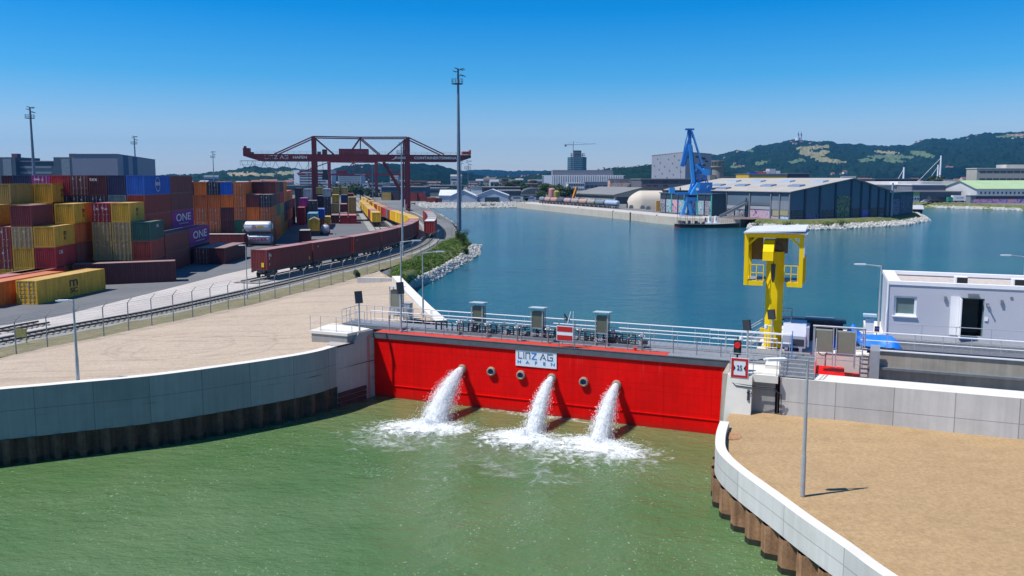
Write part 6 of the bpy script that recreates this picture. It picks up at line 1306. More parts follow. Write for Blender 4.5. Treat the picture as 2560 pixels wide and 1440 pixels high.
while k < ke-4:
    zz_ = zb0-.1; pts = [(k+(4.4)*f, DY*.5, zz_-4.2*(1-(2*f-1)**2)*.8) for f in (0,.15,.35,.5,.65,.85,1)]; b.path(pts, .09, 4); k += 4.6
b.rod((cl(595,402)[0],DY*.5,zb0+.1),(ke,DY*.5,zb0+.1),.12,None,5); xq = cl(595,402)[0]
for j in range(5): b.rod((xq+j*3,DY*.5,zb0+.1),(xq+j*3,DY*.5,zb0-1.6),.07,None,4)
b.rod((xq,DY*.5,zb0-1.6),(xq+12,DY*.5,zb0-1.6),.07,None,4)
b.build('festoon_cable', M['dark'], gc)
xa, za = cl(805,450); xb, zb_ = cl(820,424); b = MB(); b.box(xa,xb,3,9,za,zb_-2); b.box(xa+.3,xb-.3,4,8,zb_-2,zb_)
for x in (xa+.3,xb-.3):
    for y in (4,8): b.rod((x,y,zb_),(x,y,zb0),.06,None,4)
b.build('spreader_cabin', M['dark'], gc)
b = MB(); lx = LX[0]-2.2; zk = 2.5; k = 0                 # stair tower on the left leg
for x in (lx,lx+1.6):
    for y in (-1,.5): b.rod((x,y,0),(x,y,zb0),.07,None,4)
while zk < zb0-2.5: b.beam((lx if k % 2 else lx+1.6,-.3,zk),(lx+1.6 if k % 2 else lx,-.3,zk+2.4),.6,.08); b.box(lx,lx+1.6,-1,.5,zk+2.4,zk+2.46); b.rod((lx,-1,zk+3.4),(lx+1.6,-1,zk+3.4),.04,None,4); zk += 2.5; k += 1
b.build('stair_tower', M['cranel'], gc)
# second, smaller crane
P2_ = at(942,493,LAND); cf2 = frame(P2_, exg); cf2i = cf2.inverted()
def cl2(u, v): q = cf2i @ onplane(u, v, P2_, cn); return q.x, q.z
g2 = thing('gantry_crane', 'smaller second dark red gantry crane standing farther down the yard', 'gantry crane', tuple(P2_), math.atan2(exg.y,exg.x))
xa, zt2 = cl2(745,434); xb, zb2 = cl2(1018,438.5); q = MB().box(xa,xb,-.8,.8,zb2,zt2).box(xa,xb,13,14.6,zb2,zt2).build('girder', M['cranel'], g2); text_mb('LINZ AG', 1.3, M['cwhite'], 'lettering', q, (cl2(772,436)[0],-.85,(zb2+zt2)/2)); text_mb('LINZ AG HAFEN', 1.1, M['cwhite'], 'lettering', q, (cl2(900,436)[0],-.85,(zb2+zt2)/2))
for u in (824, 942):
    for y in (0, 14):
        x = cl2(u,480)[0]; MB().box(x-1,x+1,y-.7,y+.7,0,cl2(u,405)[1]).build('leg', M['cranel'], g2)
for (u0,v0,u1,v1) in [(824,405,742,434),(824,405,883,406),(883,406,942,406),(942,406,1010,435),(883,406,862,432),(883,406,915,436),(942,407,918,432),(883,406,883,434),(912,438,938,490),(915,436,942,470)]:
    p, q = cl2(u0,v0), cl2(u1,v1); MB().beam((p[0],0,p[1]),(q[0],0,q[1]),.7,.7).build('brace', M['cranel'], g2)
xa, za = cl2(843,434); xb, zb_ = cl2(867,426); MB().box(xa,xb,1,7,za,zb_).build('machine_house', M['cranel'], g2)
# ================================================================ hills
M['forest'] = mat('forest', (.009,.026,.016), .9, var=.3, scale=.012, fine=.55, fscale=.07, dirt=(.016,.032,.016), dirtamt=.6, dscale=.006, spec=0)
M['forestd'] = mat('forest_dark', (.005,.017,.014), .9, var=.3, scale=.012, fine=.5, fscale=.07, spec=0)
M['meadow'] = mat('meadow', (.19,.18,.085), .95, var=.12, scale=.01, fine=.15, fscale=.1); M['meadowg'] = mat('green_meadow', (.085,.13,.05), .95, var=.15, scale=.01, fine=.2, fscale=.1); M['meadowb'] = mat('dry_field', (.26,.21,.12), .95, var=.12, scale=.01, fine=.15, fscale=.1)
HILLS = {}
def hill(name, prof, Yr, front, m, patches=(), step=4, rows=34, amp=13, seed=0, back=.35, Yvar=0):
    u0, u1 = prof[0][0], prof[-1][0]; n = int((u1-u0)/step); b = MB(); b.sm = False
    def ridge(u):
        for (a, va), (c, vc) in zip(prof[:-1], prof[1:]):
            if a <= u <= c: return va+(vc-va)*(u-a)/(c-a)
        return prof[-1][1]
    def pos(u, t):                                 # t 0 base .. 1 ridge .. 1.4 behind
        Y1 = Yr; Y0 = Yr*front; zr = aty(u, ridge(u), Y1).z-amp*.9
        Y = Y0+(Y1-Y0)*t; x = (u-PX)/F*(Y*math.cos(0)) ; x = ray(u, ridge(u)).x/ray(u, ridge(u)).y*Y
        if t <= 1: f = math.sin(t*math.pi/2)**1.25*.62+t*.38
        else: f = 1-(t-1)*(t-1)*3
        z = 2.0+max(0, (zr-2))*f
        q = Vector((x*.004+seed, Y*.004, 0)); z += zr*.10*noise.noise(q)*min(1, 3*t)*(1-abs(t-1)) if t < 1 else 0
        z += amp*(noise.noise(Vector((x/38+seed, Y/38, 0)))+.7*noise.noise(Vector((x/14, Y/14, seed))))*(.6 if t > .12 else t*3)
        return Vector((x, Y, z))
    for i in range(n+1):
        u = u0+(u1-u0)*i/n
        for j in range(rows+1): b.v.append(pos(u, j/rows*(1+back)))
    for i in range(n):
        for j in range(rows):
            f = [i*(rows+1)+j, (i+1)*(rows+1)+j, (i+1)*(rows+1)+j+1, i*(rows+1)+j+1]; c = (b.v[f[0]]+b.v[f[2]])/2; mi = 0
            if patches and j/rows*(1+back) < 1.02:
                d = c-CAMP; yy = d.y*math.cos(PITCH)-d.z*math.sin(PITCH); pu = PX+F*d.x/yy; pv = PY-F*(d.y*math.sin(PITCH)+d.z*math.cos(PITCH))/yy
                for (a, e, ru, rv, k, sl) in patches:
                    if ((pu-a)/ru)**2+((pv-e-sl*(pu-a))/rv)**2 < 1+.5*noise.noise(Vector((pu*.05,pv*.1,seed))): mi = k
            b.f.append(f); b.m.append(mi)
    o = b.build(name, [m, M['meadow'], M['meadowg'], M['meadowb']]); struct(o); HILLS[name] = (pos, ridge); return pos, ridge
hA = hill('hills', [(-700,438),(-300,436),(0,440),(300,440),(340,436),(392,432),(437,429),(470,431),(500,428),(550,422),(586,420),(600,417),(612,411),(638,410),(659,414),(690,416),(721,415),(763,419),(805,421),(860,430),(900,440)], 3200, .55, M['forest'], [(610,435,40,4,3,.02),(660,437,30,3,1,-.03),(715,433,24,4.5,1,-.05),(745,428,14,3,2,0)], seed=1)
hB = hill('hills', [(700,436),(760,430),(805,424),(840,414),(866,407),(900,404),(950,404),(992,404),(1030,404),(1064,405),(1093,406),(1113,412),(1135,419),(1161,423),(1200,432),(1260,441)], 3000, .6, M['forestd'], seed=2)
hC = hill('hills', [(1000,430),(1080,424),(1160,421),(1217,419.5),(1241,420),(1274,423),(1302,422),(1343,423),(1383,421),(1414,423),(1465,424),(1500,430)], 6500, .7, M['forestd'], seed=3, rows=20, amp=18)
hD = hill('hills', [(1180,441),(1240,436),(1300,434),(1360,427),(1400,423),(1440,421),(1465,420),(1485,418),(1515,415),(1546,411),(1576,409),(1607,405),(1640,402),(1680,400),(1720,398),(1760,400),(1800,410),(1850,425),(1890,440)], 2700, .6, M['forest'], [(1222,444,8,2,3,0),(1230,437,14,2,2,0)], seed=4)
hE = hill('hills', [(1560,440),(1620,420),(1690,396),(1730,384),(1760,381),(1791,384),(1822,376),(1840,372),(1863,374),(1894,360),(1935,354),(1976,348),(1994,346.5),(2026,348),(2069,348),(2104,356),(2135,359),(2197,359),(2244,358),(2272,361),(2304,352),(2332,344),(2385,344),(2416,339),(2457,331),(2494,327),(2535,323),(2600,322),(2760,326)], 5000, .52, M['forest'],
   [(2035,368,42,4.5,1,-.05),(2030,385,30,7,1,.12),(2070,400,45,5,1,.15),(2012,378,14,10,1,.3),(2060,380,14,4,1,0),(1905,406,20,4,2,-.25),(1992,402,30,4,2,-.12),(2215,380,34,3,3,.06),(2230,392,55,6,2,.02),(2165,400,24,4,2,0),(2235,402,30,4,2,.05),(2295,382,22,5,2,.1),(2310,388,28,4,2,.1),(2520,341,40,3,2,-.05),(2545,337,28,2,3,0),(1845,415,22,3,2,-.1),(1872,376,14,3,2,.2)], rows=60, amp=16, seed=5, step=3)
hF = hill('hills', [(2150,418),(2250,412),(2330,405),(2400,396),(2470,390),(2560,384),(2700,380)], 3900, .6, M['forestd'], seed=6, amp=14)
# houses on the slopes
hm = MB().box(-1,1,-.8,.8,0,1.2).mesh('house_walls', [mat('house_plaster', (.60,.56,.50), .85, var=.05, rnd=.25)])
hr = MB().extr([(-.95,1.2),(0,2.0),(.95,1.2)], -1.1, 1.1).mesh('house_roof', [mat('tile_roof', (.22,.09,.06), .85, var=.2, rnd=.3)])
def onhill(H, u, v):
    pos, ridge = H; best = None
    for k in range(60):
        t = .02+k/60*.90; p = pos(u, t); d = p-CAMP; yy = d.y*math.cos(PITCH)-d.z*math.sin(PITCH); pv = PY-F*(d.y*math.sin(PITCH)+d.z*math.cos(PITCH))/yy
        if best is None or abs(pv-v) < best[0]: best = (abs(pv-v), p)
    return best[1]
def house(P, s, rz, label, group):
    t = thing('hillside_house', label, 'house', tuple(P), rz, group); a = inst('wall', hm, t); b_ = inst('roof', hr, t); a.scale = b_.scale = (s,s,s); return t
rnd = random.Random(77)
HS = [(hE,'church hill',[(1978,357),(1984,359),(1991,360),(2002,357),(2006,355),(2026,360),(2049,359),(2037,366),(1990,352)],5.5),(hE,'slope below the meadows',[(1805,391),(1812,394),(1850,420),(1860,417),(1838,413),(2085,436),(2105,437),(2115,435),(1845,381)],6),(hE,'right hand ridge',[(2420,347),(2430,345),(2441,341),(2450,342),(2290,357),(2302,355),(2535,345),(2550,340),(2556,343)],6),
 (hF,'lower right slope',[(2362,418),(2370,420),(2380,422),(2500,400),(2512,408),(2528,405),(2540,398),(2552,396),(2300,425)],5),(hD,'ridge behind the grey block',[(1480,423),(1496,422),(1510,420),(1528,419),(1545,418),(1560,418),(1580,416),(1596,413),(1618,412),(1305,437),(1312,440),(1320,438)],3.6),(hD,'slope left of the glass tower',[(1222,446),(1240,444),(1300,446),(1270,442),(1345,437)],4),(hB,'dark wooded hill',[(905,418),(930,422),(1000,430),(1060,436),(1100,432)],4),(hA,'left hill with pale fields',[(598,440),(632,433),(450,441),(480,442),(690,430)],9)]
for H, nm, L_, s in HS:
    s = {'church hill':5.5,'slope below the meadows':6,'right hand ridge':6,'lower right slope':4.5}.get(nm, 2.6)
    for i, (u, v) in enumerate(L_):
        p = onhill(H, u, v); house(p-Vector((0,0,2.5)), s*rnd.uniform(.7,1.25), rnd.uniform(-.6,.6), 'small pale hillside house, %s of those on the %s' % (ORD[i], nm), 'houses on the '+nm)
p = onhill(hE, 1993, 350); ch = thing('pilgrimage_church', 'white church with twin spires on top of the right hand hill', 'church', (p.x,p.y-30,p.z-4)); 
MB().box(-13,13,-10,30,0,16).build('nave', M['white'], ch)
for x in (-8,8):
    tw = MB().box(x-4,x+4,-14,-8,0,28).build('tower', M['white'], ch); MB().rod((x,-11,28),(x,-11,35),4.4,3.4,8).rod((x,-11,35),(x,-11,52),2.6,.3,8).build('spire', mat('slate_spire', (.05,.07,.09), .6), tw)
# ================================================================ buildings
M['gwin'] = mat('distant_glass', (.03,.05,.07), .2, var=.2); M['gwinl'] = mat('pale_glass', (.16,.2,.24), .2, var=.2)
BMAT = {}
def bm_(c, rough=.85, **k):
    key = (c, rough)
    if key not in BMAT: BMAT[key] = mat('facade_%d' % len(BMAT), c, rough, var=.06, scale=.15, streak=.08, fine=.04, fscale=1.2, **k)
    return BMAT[key]
def ux(u, Y): return (u-PX)/F*Y*1.0
def X_(u, v, Y): return aty(u, v, Y).x
def bld(name, label, u0, u1, vt, Y, dep, c, zb=LAND, rot=0, roofc=None, cat='building', group=None, over=.4, rh=.5):
    """box building; front-left corner at pixel u0, front width to u1 at distance Y"""
    vb = 470; xa, xb = X_(u0, vb, Y), X_(u1, vb, Y); zt_ = aty((u0+u1)/2, vt, Y).z
    t = thing(name, label, cat, (xa, Y, zb), rot, group); W = (xb-xa)/math.cos(rot); H = zt_-zb
    MB().box(0,W,0,dep,-.5,H-rh).build('wall', bm_(c) if not isinstance(c, bpy.types.Material) else c, t)
    MB().box(-over,W+over,-over,dep+over,H-rh,H).build('roof', bm_(roofc or (.2,.2,.21)), t)
    t['W'] = W; t['H'] = H; return t
def wins(t, rows, cols, ww, wh, z0, dz, x0=None, dx=None, m='gwin', y=-.04, side=None, dep=0, name='window'):
    W = t['W']; x0 = W*.03 if x0 is None else x0; dx = (W-2*x0)/cols if dx is None else dx
    me = MB().box(-ww/2,ww/2,-.04,.0,0,wh).mesh(name, [M[m] if isinstance(m, str) else m])
    for r in range(rows):
        for c in range(cols): inst(name, me, t, (x0+dx*(c+.5), y, z0+dz*r))
def bands(t, zs, h, m='gwin', x0=.5, name='window_band', y=-.06):
    for z in zs: MB().box(x0, t['W']-x0, y, -.005, z, z+h).build(name, M[m] if isinstance(m, str) else m, t)
def gable(name, label, P, ang, W, D, H, Hr, c, rc, ridge='y', cat='warehouse', group=None, over=.4, apex=.5):
    """gabled hall: front face W wide along local x, depth D; ridge along y (gable in front) or x"""
    t = thing(name, label, cat, tuple(P), ang, group); wm = bm_(c) if not isinstance(c, bpy.types.Material) else c; rm = bm_(rc) if not isinstance(rc, bpy.types.Material) else rc; b = MB()
    if ridge == 'y': b.extr([(0,-.5),(W,-.5),(W,H),(W*apex,Hr),(0,H)], 0, D, 0, 'y')
    else: b.extr([(0,-.5),(D,-.5),(D,H),(D*apex,Hr),(0,H)], 0, W, 0, 'x')
    b.build('wall', wm, t); r = MB(); e = .25
    if ridge == 'y':
        for xa, za, xb, zb_ in ((-over,H-over*(Hr-H)/(W*apex),W*apex,Hr),(W*apex,Hr,W+over,H-over*(Hr-H)/(W*(1-apex)))): r.add([(xa,-over,za+.02),(xb,-over,zb_+.02),(xb,D+over,zb_+.02),(xa,D+over,za+.02),(xa,-over,za+e),(xb,-over,zb_+e),(xb,D+over,zb_+e),(xa,D+over,za+e)], [(4,5,6,7),(3,2,1,0),(0,1,5,4),(1,2,6,5),(2,3,7,6),(3,0,4,7)])
    else:
        for xa, za, xb, zb_ in ((-over,H-over*(Hr-H)/(D*apex),D*apex,Hr),(D*apex,Hr,D+over,H-over*(Hr-H)/(D*(1-apex)))): r.add([(-over,xa,za+.02),(-over,xb,zb_+.02),(W+over,xb,zb_+.02),(W+over,xa,za+.02),(-over,xa,za+e),(-over,xb,zb_+e),(W+over,xb,zb_+e),(W+over,xa,za+e)], [(7,6,5,4),(0,1,2,3),(4,5,1,0),(5,6,2,1),(6,7,3,2),(7,4,0,3)])
    r.build('roof', rm, t); t['W'] = W; t['H'] = H; return t
# --- far left office and hall
bluegrey = (.05,.085,.12)
t = bld('office_building', 'dark blue grey office block with two stair towers at the far left', 44, 140, 402, 500, 25, bluegrey); bands(t, [t['H']-4.6, t['H']-8, t['H']-11.4, t['H']-14.8], 1.3, 'gwinl', 2)
for i, (a, b_) in enumerate([(-12,43),(138,186)]):
    tw = MB().box(X_(a,470,496)-t.location.x, X_(b_,470,496)-t.location.x, -4, 22, 0, aty(20,393,496).z-LAND).build('stair_tower', bm_(bluegrey), t); xx = X_(a+(b_-a)*.62,470,496)-t.location.x
    MB().box(xx-2.6,xx+2.6,-4.1,-3.99,4,aty(20,397,496).z-LAND).build('glazing', M['gwinl'], tw); MB().box(xx-2,xx+1.5,4,8,aty(20,393,496).z-LAND,aty(20,383,496).z-LAND).build('roof_unit', bm_((.16,.06,.08)), tw)
Pn = Vector((X_(297,470,400),400,LAND)); Pf = Vector((X_(391,470,517),517,LAND)); e_ = (Pf-Pn); e_.z = 0; LN_ = e_.length; zt_ = aty(297,386,400).z-LAND
t = thing('industrial_hall', 'large plain grey metal hall with two blue vertical bands at the left', 'hall', (X_(184,470,400),400,LAND)); w_ = Pn.x-X_(184,470,400)
MB().prism([(0,0),(w_,0),(w_+e_.x,e_.y),(e_.x,e_.y)], 0, zt_).build('wall', mat('hall_grey', (.16,.18,.24), .6, var=.05, scale=.1, streak=.06), t)
MB().prism([(-.3,-.3),(w_+.3,-.3),(w_+.3+e_.x,e_.y),(e_.x,e_.y)], zt_, zt_+.3).build('roof', bm_((.1,.14,.2)), t)
for f0, f1 in ((.12,.24),(.34,.46)): 
    a, b_ = Vector((w_,0,0))+e_*f0, Vector((w_,0,0))+e_*f1; MB().quad((a.x+.05,a.y-.02,0),(b_.x+.05,b_.y-.02,0),(b_.x+.05,b_.y-.02,zt_-.1),(a.x+.05,a.y-.02,zt_-.1)).build('blue_band', bm_((.03,.1,.19)), t)
# --- behind the crane
t = bld('office_tower', 'white and grey striped office slab behind the container crane', 736, 830, 424, 1200, 30, (.42,.44,.48)); bands(t, [t['H']-3.2-3.9*k for k in range(7)], 1.9, 'gwin', 9); MB().box(0,8,-.3,0,0,t['H']).build('white_end_wall', M['white'], t)
Wt, Ct = (.62,.64,.66), (.30,.31,.33)
for a in [('office_building','pale blue office row partly hidden by the far crane',846,903,436,1300,40,(.34,.38,.43)),('tower_block','slim brown tower left of the far crane leg',865,874,440,1500,20,(.30,.22,.16)),('warehouse','white cubic warehouse seen between the crane legs',906,921,458,760,40,Wt),('warehouse','grey flank of the white cubic warehouse between the crane legs',921.5,960,458,761,40,(.36,.38,.41)),
          ('workshop','low white canopy building left of the yard tracks end',893,930,472,640,20,Wt),('industrial_hall','long dark blue hall behind the right crane leg',953,1064,466.5,540,30,(.05,.09,.15)),('warehouse','long low grey hall behind the right crane leg',1050,1115,470,640,40,(.17,.18,.19)),
          ('warehouse','dark flat shed row right of the crane leg',1060,1152,463,760,40,(.09,.10,.12)),('office_building','white row with many windows behind the white sheds',1178,1212,466,620,16,Wt),('warehouse','very long dark roofed hall behind the white sheds',1205,1300,467,600,40,(.08,.09,.11)),
          ('tower_block','brown brick tower on the skyline left of the trees',1254,1271,446,900,16,(.16,.10,.09)),('warehouse','long low hall with green roof strip before the red roof',1298,1345,459,760,30,(.22,.07,.06)),('school','distant white and red building left of the brick tower',1172,1200,452,1300,30,(.55,.4,.4)),
          ('town_building','orange red tile roofed block behind the crane leg',1018,1062,452,1200,40,(.4,.16,.10)),('town_building','grey flat town block left of the red roof',960,1012,457,1100,40,(.25,.28,.3)),('town_building','pale town block under the left end of the boom',640,735,455,1400,40,(.28,.32,.36)),('town_building','dark green grey shed roof behind the orange stack',700,760,463,700,30,(.10,.14,.15))]:
    t = bld(*a); k = a[8-1] if 0 else None
    if t['H'] > 9: bands(t, [t['H']-3-3.2*k for k in range(max(1,int(t['H']/3.4)-1))], 1.2, 'gwin', 1.5)
    elif t['W'] > 15: bands(t, [t['H']*.45], t['H']*.25, 'gwin', 2)
# open dark front of the blue hall holding containers
# --- sheds at the far shore
def shed(u0, u1, vb, ve, vr, D, label, c=(.42,.47,.55), rc=(.55,.58,.62), ridge='y', door=None):
    Y = at(u0, vb, LAND).y; W = X_(u1,470,Y)-X_(u0,470,Y); H = aty(u0,ve,Y).z-LAND; Hr = aty(u0,vr,Y).z-LAND
    t = gable('shed', label, (X_(u0,470,Y),Y,LAND), 0, W, D, H, Hr, c, rc, ridge, 'shed')
    if door: MB().box(W*door[0],W*door[1],-.15,-.01,0,H*.75).build('door', M['gwin'], t)
    return t
shed(1098,1142,505,489,476,22,'small pale blue shed with grey roof on the far shore',ridge='x')
shed(1122,1192,506,492,476,24,'white gabled shed just right of the tallest mast')
shed(1189,1271,505,489,474,26,'grey gabled shed with dark open front on the far shore', door=(.28,.72))
Y = at(1302,501,LAND).y; W = X_(1364,470,Y)-X_(1302,470,Y); H = aty(1333,471,Y).z-LAND; t = thing('barrel_hall', 'dark barrel roofed hall with arched front at the end of the basin', 'hall', (X_(1302,470,Y),Y,LAND))
pr_pts = [(W/2-W/2*math.cos(math.pi*k/14), 3.4+(H-3.4)*math.sin(math.pi*k/14)) for k in range(15)]
MB().extr([(W,0)]+pr_pts[::-1]+[(0,0)], 0, 60, 0, 'y').build('wall', bm_((.07,.085,.10)), t); MB().box(0,W,-.2,-.01,3.2,3.7).box(W*.35,W*.5,-.15,-.01,0,2.9).build('front_band', bm_((.3,.33,.35)), t)
t = bld('industrial_hall', 'long dark roofed hall left of the barrel roofed hall', 1243, 1301, 476, 530, 40, (.10,.11,.13))
# cars and trucks at far shore (small coloured vans)
def car(P, ang, label, c, L=4.4, H=1.5, van=False):
    t = thing('parked_car', label, 'truck' if L > 8 else 'van' if van else 'car', tuple(P), ang, None); h = H
    if van: MB().extr([(0,.35),(0,H*.55),(L*.12,H),(L,H),(L,.35)], -.9, .9, 0, 'y') ; prof = [(0,.35),(0,H*.5),(L*.15,H),(L,H),(L,.35)]
    else: prof = [(0,.3),(0,.75),(L*.22,.9),(L*.36,H),(L*.75,H),(L*.95,.95),(L,.8),(L,.3)]
    MB().extr(prof, -.85, .85, 0, 'y').build('body', bm_(c, .4), t)
    MB().box(L*.25,L*.8,-.87,.87,H*.62,H*.9).build('side_window', M['gwin'], t)
    for x in (L*.18, L*.8): 
        for y in (-.8,.8): MB().rod((x,y-.1,.32),(x,y+.1,.32),.32,None,10).build('wheel', M['black'], t)
    return t
for i, (u, v, c, L, H, lab) in enumerate([(1275,504,(.45,.5,.52),8,3,'pale green truck parked at the end of the basin'),(1300,503,(.03,.2,.12),5,2.4,'green van parked at the end of the basin'),(1312,503,(.3,.36,.5),7,2.6,'blue grey truck right of the green van')]):
    P = at(u, v, LAND); car(P, 0, lab, c, L, H, True)
# --- mid distance
for i, (u, Y, vt, wd, mm_, sd) in enumerate([(1275,620,452,12,'d',1),(1290,640,447,12,'far',2),(1306,630,455,10,'d',3),(1320,600,458,10,'d',4),(1360,520,455,14,'g',5),(1378,520,460,12,'g',6),(1404,505,457,14,'d',7),(1420,500,462,10,'d',8),(1590,520,451,14,'d',9),(1608,510,457,11,'g',10),(862,520,462,12,'d',11),(880,500,458,10,'d',12),(900,540,463,10,'far',13),(846,560,462,12,'far',14),(1005,900,450,14,'far',15),(1060,950,452,16,'far',16),(920,560,468,10,'d',17),(2340,700,436,18,'d',18),(2326,690,441,12,'d',19),(2420,760,447,20,'far',20),(2395,800,452,16,'far',21),(1150,900,455,14,'far',22),(1210,800,458,14,'far',23),(1335,900,448,14,'far',24),(700,650,463,12,'far',25),(985,620,474,9,'d',26),(2460,900,450,16,'far',27)]):
    z = aty(u, vt, Y).z; tree(u, Y, z, wd*1.15, 'broadleaf_tree', '%s broadleaf tree, %s of the background trees' % ({'d':'dark','g':'fresh green','far':'hazy dark'}[mm_], ORD[[0,1,2,3,4,5,6,7,8,9,10,11,12,13,14,15,16,17,18,19][i % 20]]+('' if i < 20 else ' beyond the twentieth')), mm_, sd, lobes=12, n=90)
t = bld('office_building', 'long modern office building with white vertical fins below the glass tower', 1360, 1562, 438, 900, 60, (.10,.13,.19), roofc=(.5,.52,.55), over=.2)
ft = MB().box(0,X_(1381,470,900)-X_(1360,470,900),-1,0,0,t['H']).build('white_end_wall', M['white'], t)
fm = MB().box(-.55,.55,-1.0,0,0,t['H']-1.5).mesh('fin', [M['white']]); n_ = 40
for k in range(n_): inst('fin', fm, t, (10.5+k*(t['W']-11)/n_, -.02, 1))
MB().box(10,t['W']*.86,6,40,t['H'],t['H']+5.8).build('top_storey', bm_((.16,.17,.21)), t)
# glass tower under construction
Y = 2300; t = thing('glass_tower', 'dark glass high rise under construction with bare floors at its top', 'tower', (X_(1420,430,Y),Y,LAND)); W = X_(1466,430,Y)-t.location.x; z1 = aty(1440,393,Y).z-LAND
b = MB(); b.prism([(0,6),(8,-6),(W-12,-9),(W,0),(W,30),(0,30)], 0, z1); b.build('glass_facade', mat('glass_blue', (.03,.09,.12), .25, var=.3, scale=.25), t)
for k in range(14): b = MB(); b.prism([(-.3,5.8),(7.8,-6.3),(W-11.9,-9.3),(W+.3,-.3),(W+.3,30),(-.3,30)], k*z1/14, k*z1/14+.9); b.build('floor_edge', bm_((.2,.3,.34)), t)
z2 = aty(1440,376,Y).z-LAND; k = 0
while z1+k*4.6 < z2: MB().prism([(7,3),(W-14,-6),(W-3,2),(W-3,26),(7,26)] if k < 3 else [(15,3),(W-16,0),(W-16,24),(15,24)], z1+k*4.6, z1+k*4.6+1.0).build('bare_floor', bm_((.25,.24,.24)), t); k += 1
b = MB()
for x in (9,17,25,33,41): b.box(x,x+1.4,0,2,z1,z1+12)
b.box(17,38,4,20,z1,z2-1); b.build('core', bm_((.10,.12,.15)), t)
t = thing('tower_crane', 'thin tower crane standing on the high rise under construction', 'tower crane', (X_(1432,430,2290),2280,LAND)); zt_ = aty(1432,362,2280).z-LAND; za = aty(1432,354,2280).z-LAND; b = MB()
b.beam((0,0,0),(0,0,za),1.6,1.6).build('mast', bm_((.35,.25,.2)), t)
x0, x1 = X_(1411,430,2280)-t.location.x, X_(1488,430,2280)-t.location.x; MB().beam((x0,0,zt_),(0,0,zt_),1.6,1.6).beam((0,0,zt_),(x1,0,zt_+3),1.0,1.0).box(x0,x0+6,-1,1,zt_-5,zt_).rod((0,0,za),(x1*.7,0,zt_+2),.3,None,4).rod((0,0,za),(x0,0,zt_),.3,None,4).build('jib', bm_((.2,.22,.25)), t)
t = bld('office_building', 'white building with rows of dark windows left of the grey factory block', 1420, 1461, 457, 640, 20, Wt, roofc=(.55,.57,.6)); wins(t, 3, 9, .9, 1.5, 1.5, 3.4)
t = bld('factory_building', 'grey factory block with dark square windows right of the white windowed building', 1461.5, 1530, 454, 650, 30, (.33,.34,.38)); wins(t, 2, 6, 3.0, 2.0, 2.5, 4.2)
M['mural'] = None
def mural(name, cols, sc=.5, seed=0.0):
    m = bpy.data.materials.new(name); m.use_nodes = True; n = m.node_tree.nodes; L = m.node_tree.links; b = n['Principled BSDF']; b.inputs['Roughness'].default_value = .85
    tc = n.new('ShaderNodeTexCoord'); mp = n.new('ShaderNodeMapping'); mp.inputs['Location'].default_value = (seed*7,seed*3,seed); L.new(tc.outputs['Object'], mp.inputs[0])
    t = n.new('ShaderNodeTexNoise'); t.inputs['Scale'].default_value = sc; t.inputs['Detail'].default_value = 3; t.inputs['Distortion'].default_value = 2.2; L.new(mp.outputs[0], t.inputs['Vector'])
    r = n.new('ShaderNodeValToRGB'); r.color_ramp.interpolation = 'CONSTANT'; e = r.color_ramp.elements; k = len(cols)
    while len(e) < k: e.new(.5)
    for i, c in enumerate(cols): e[i].position = .3+.42*i/k if i else 0; e[i].color = c+(1,)
    L.new(t.outputs['Fac'], r.inputs[0]); L.new(r.outputs[0], b.inputs['Base Color']); return m
MU = [mural('mural_pink', [(.05,.05,.1),(.4,.22,.42),(.5,.35,.3),(.5,.28,.42),(.12,.25,.3),(.6,.55,.6)], .45, 1), mural('mural_teal', [(.03,.05,.08),(.05,.42,.38),(.4,.3,.42),(.06,.38,.36),(.55,.45,.45),(.3,.05,.2)], .5, 2), mural('mural_mixed', [(.5,.5,.55),(.05,.3,.35),(.6,.5,.5),(.5,.12,.06),(.6,.35,.05),(.55,.55,.6)], .35, 3), mural('mural_grey', [(.03,.03,.05),(.28,.28,.3),(.09,.1,.13),(.4,.4,.42),(.06,.06,.09)], .5, 4), mural('mural_dark', [(.03,.04,.06),(.22,.2,.32),(.06,.12,.16),(.3,.2,.34),(.10,.16,.14)], .45, 5), mural('mural_blue', [(.55,.55,.6),(.2,.4,.6),(.6,.6,.62),(.1,.25,.5),(.5,.3,.3)], .5, 6)]
t = bld('mural_wall', 'building wall painted with a bright colourful mural left of the dark trees', 1524, 1582, 447, 600, 12, MU[2]); 
t = bld('warehouse', 'long low dark grey hall with scattered narrow windows below the tall grey block', 1603, 1770, 446.5, 470, 40, (.105,.105,.125)); rnd = random.Random(9)
for k in range(26): x = rnd.uniform(.02,.93)*t['W']; z = rnd.choice([.25,.4,.55,.7,.85])*t['H']; MB().box(x,x+2.6,-.08,-.01,z,z+.45).build('slot_window', bm_((.04,.045,.06)), t)
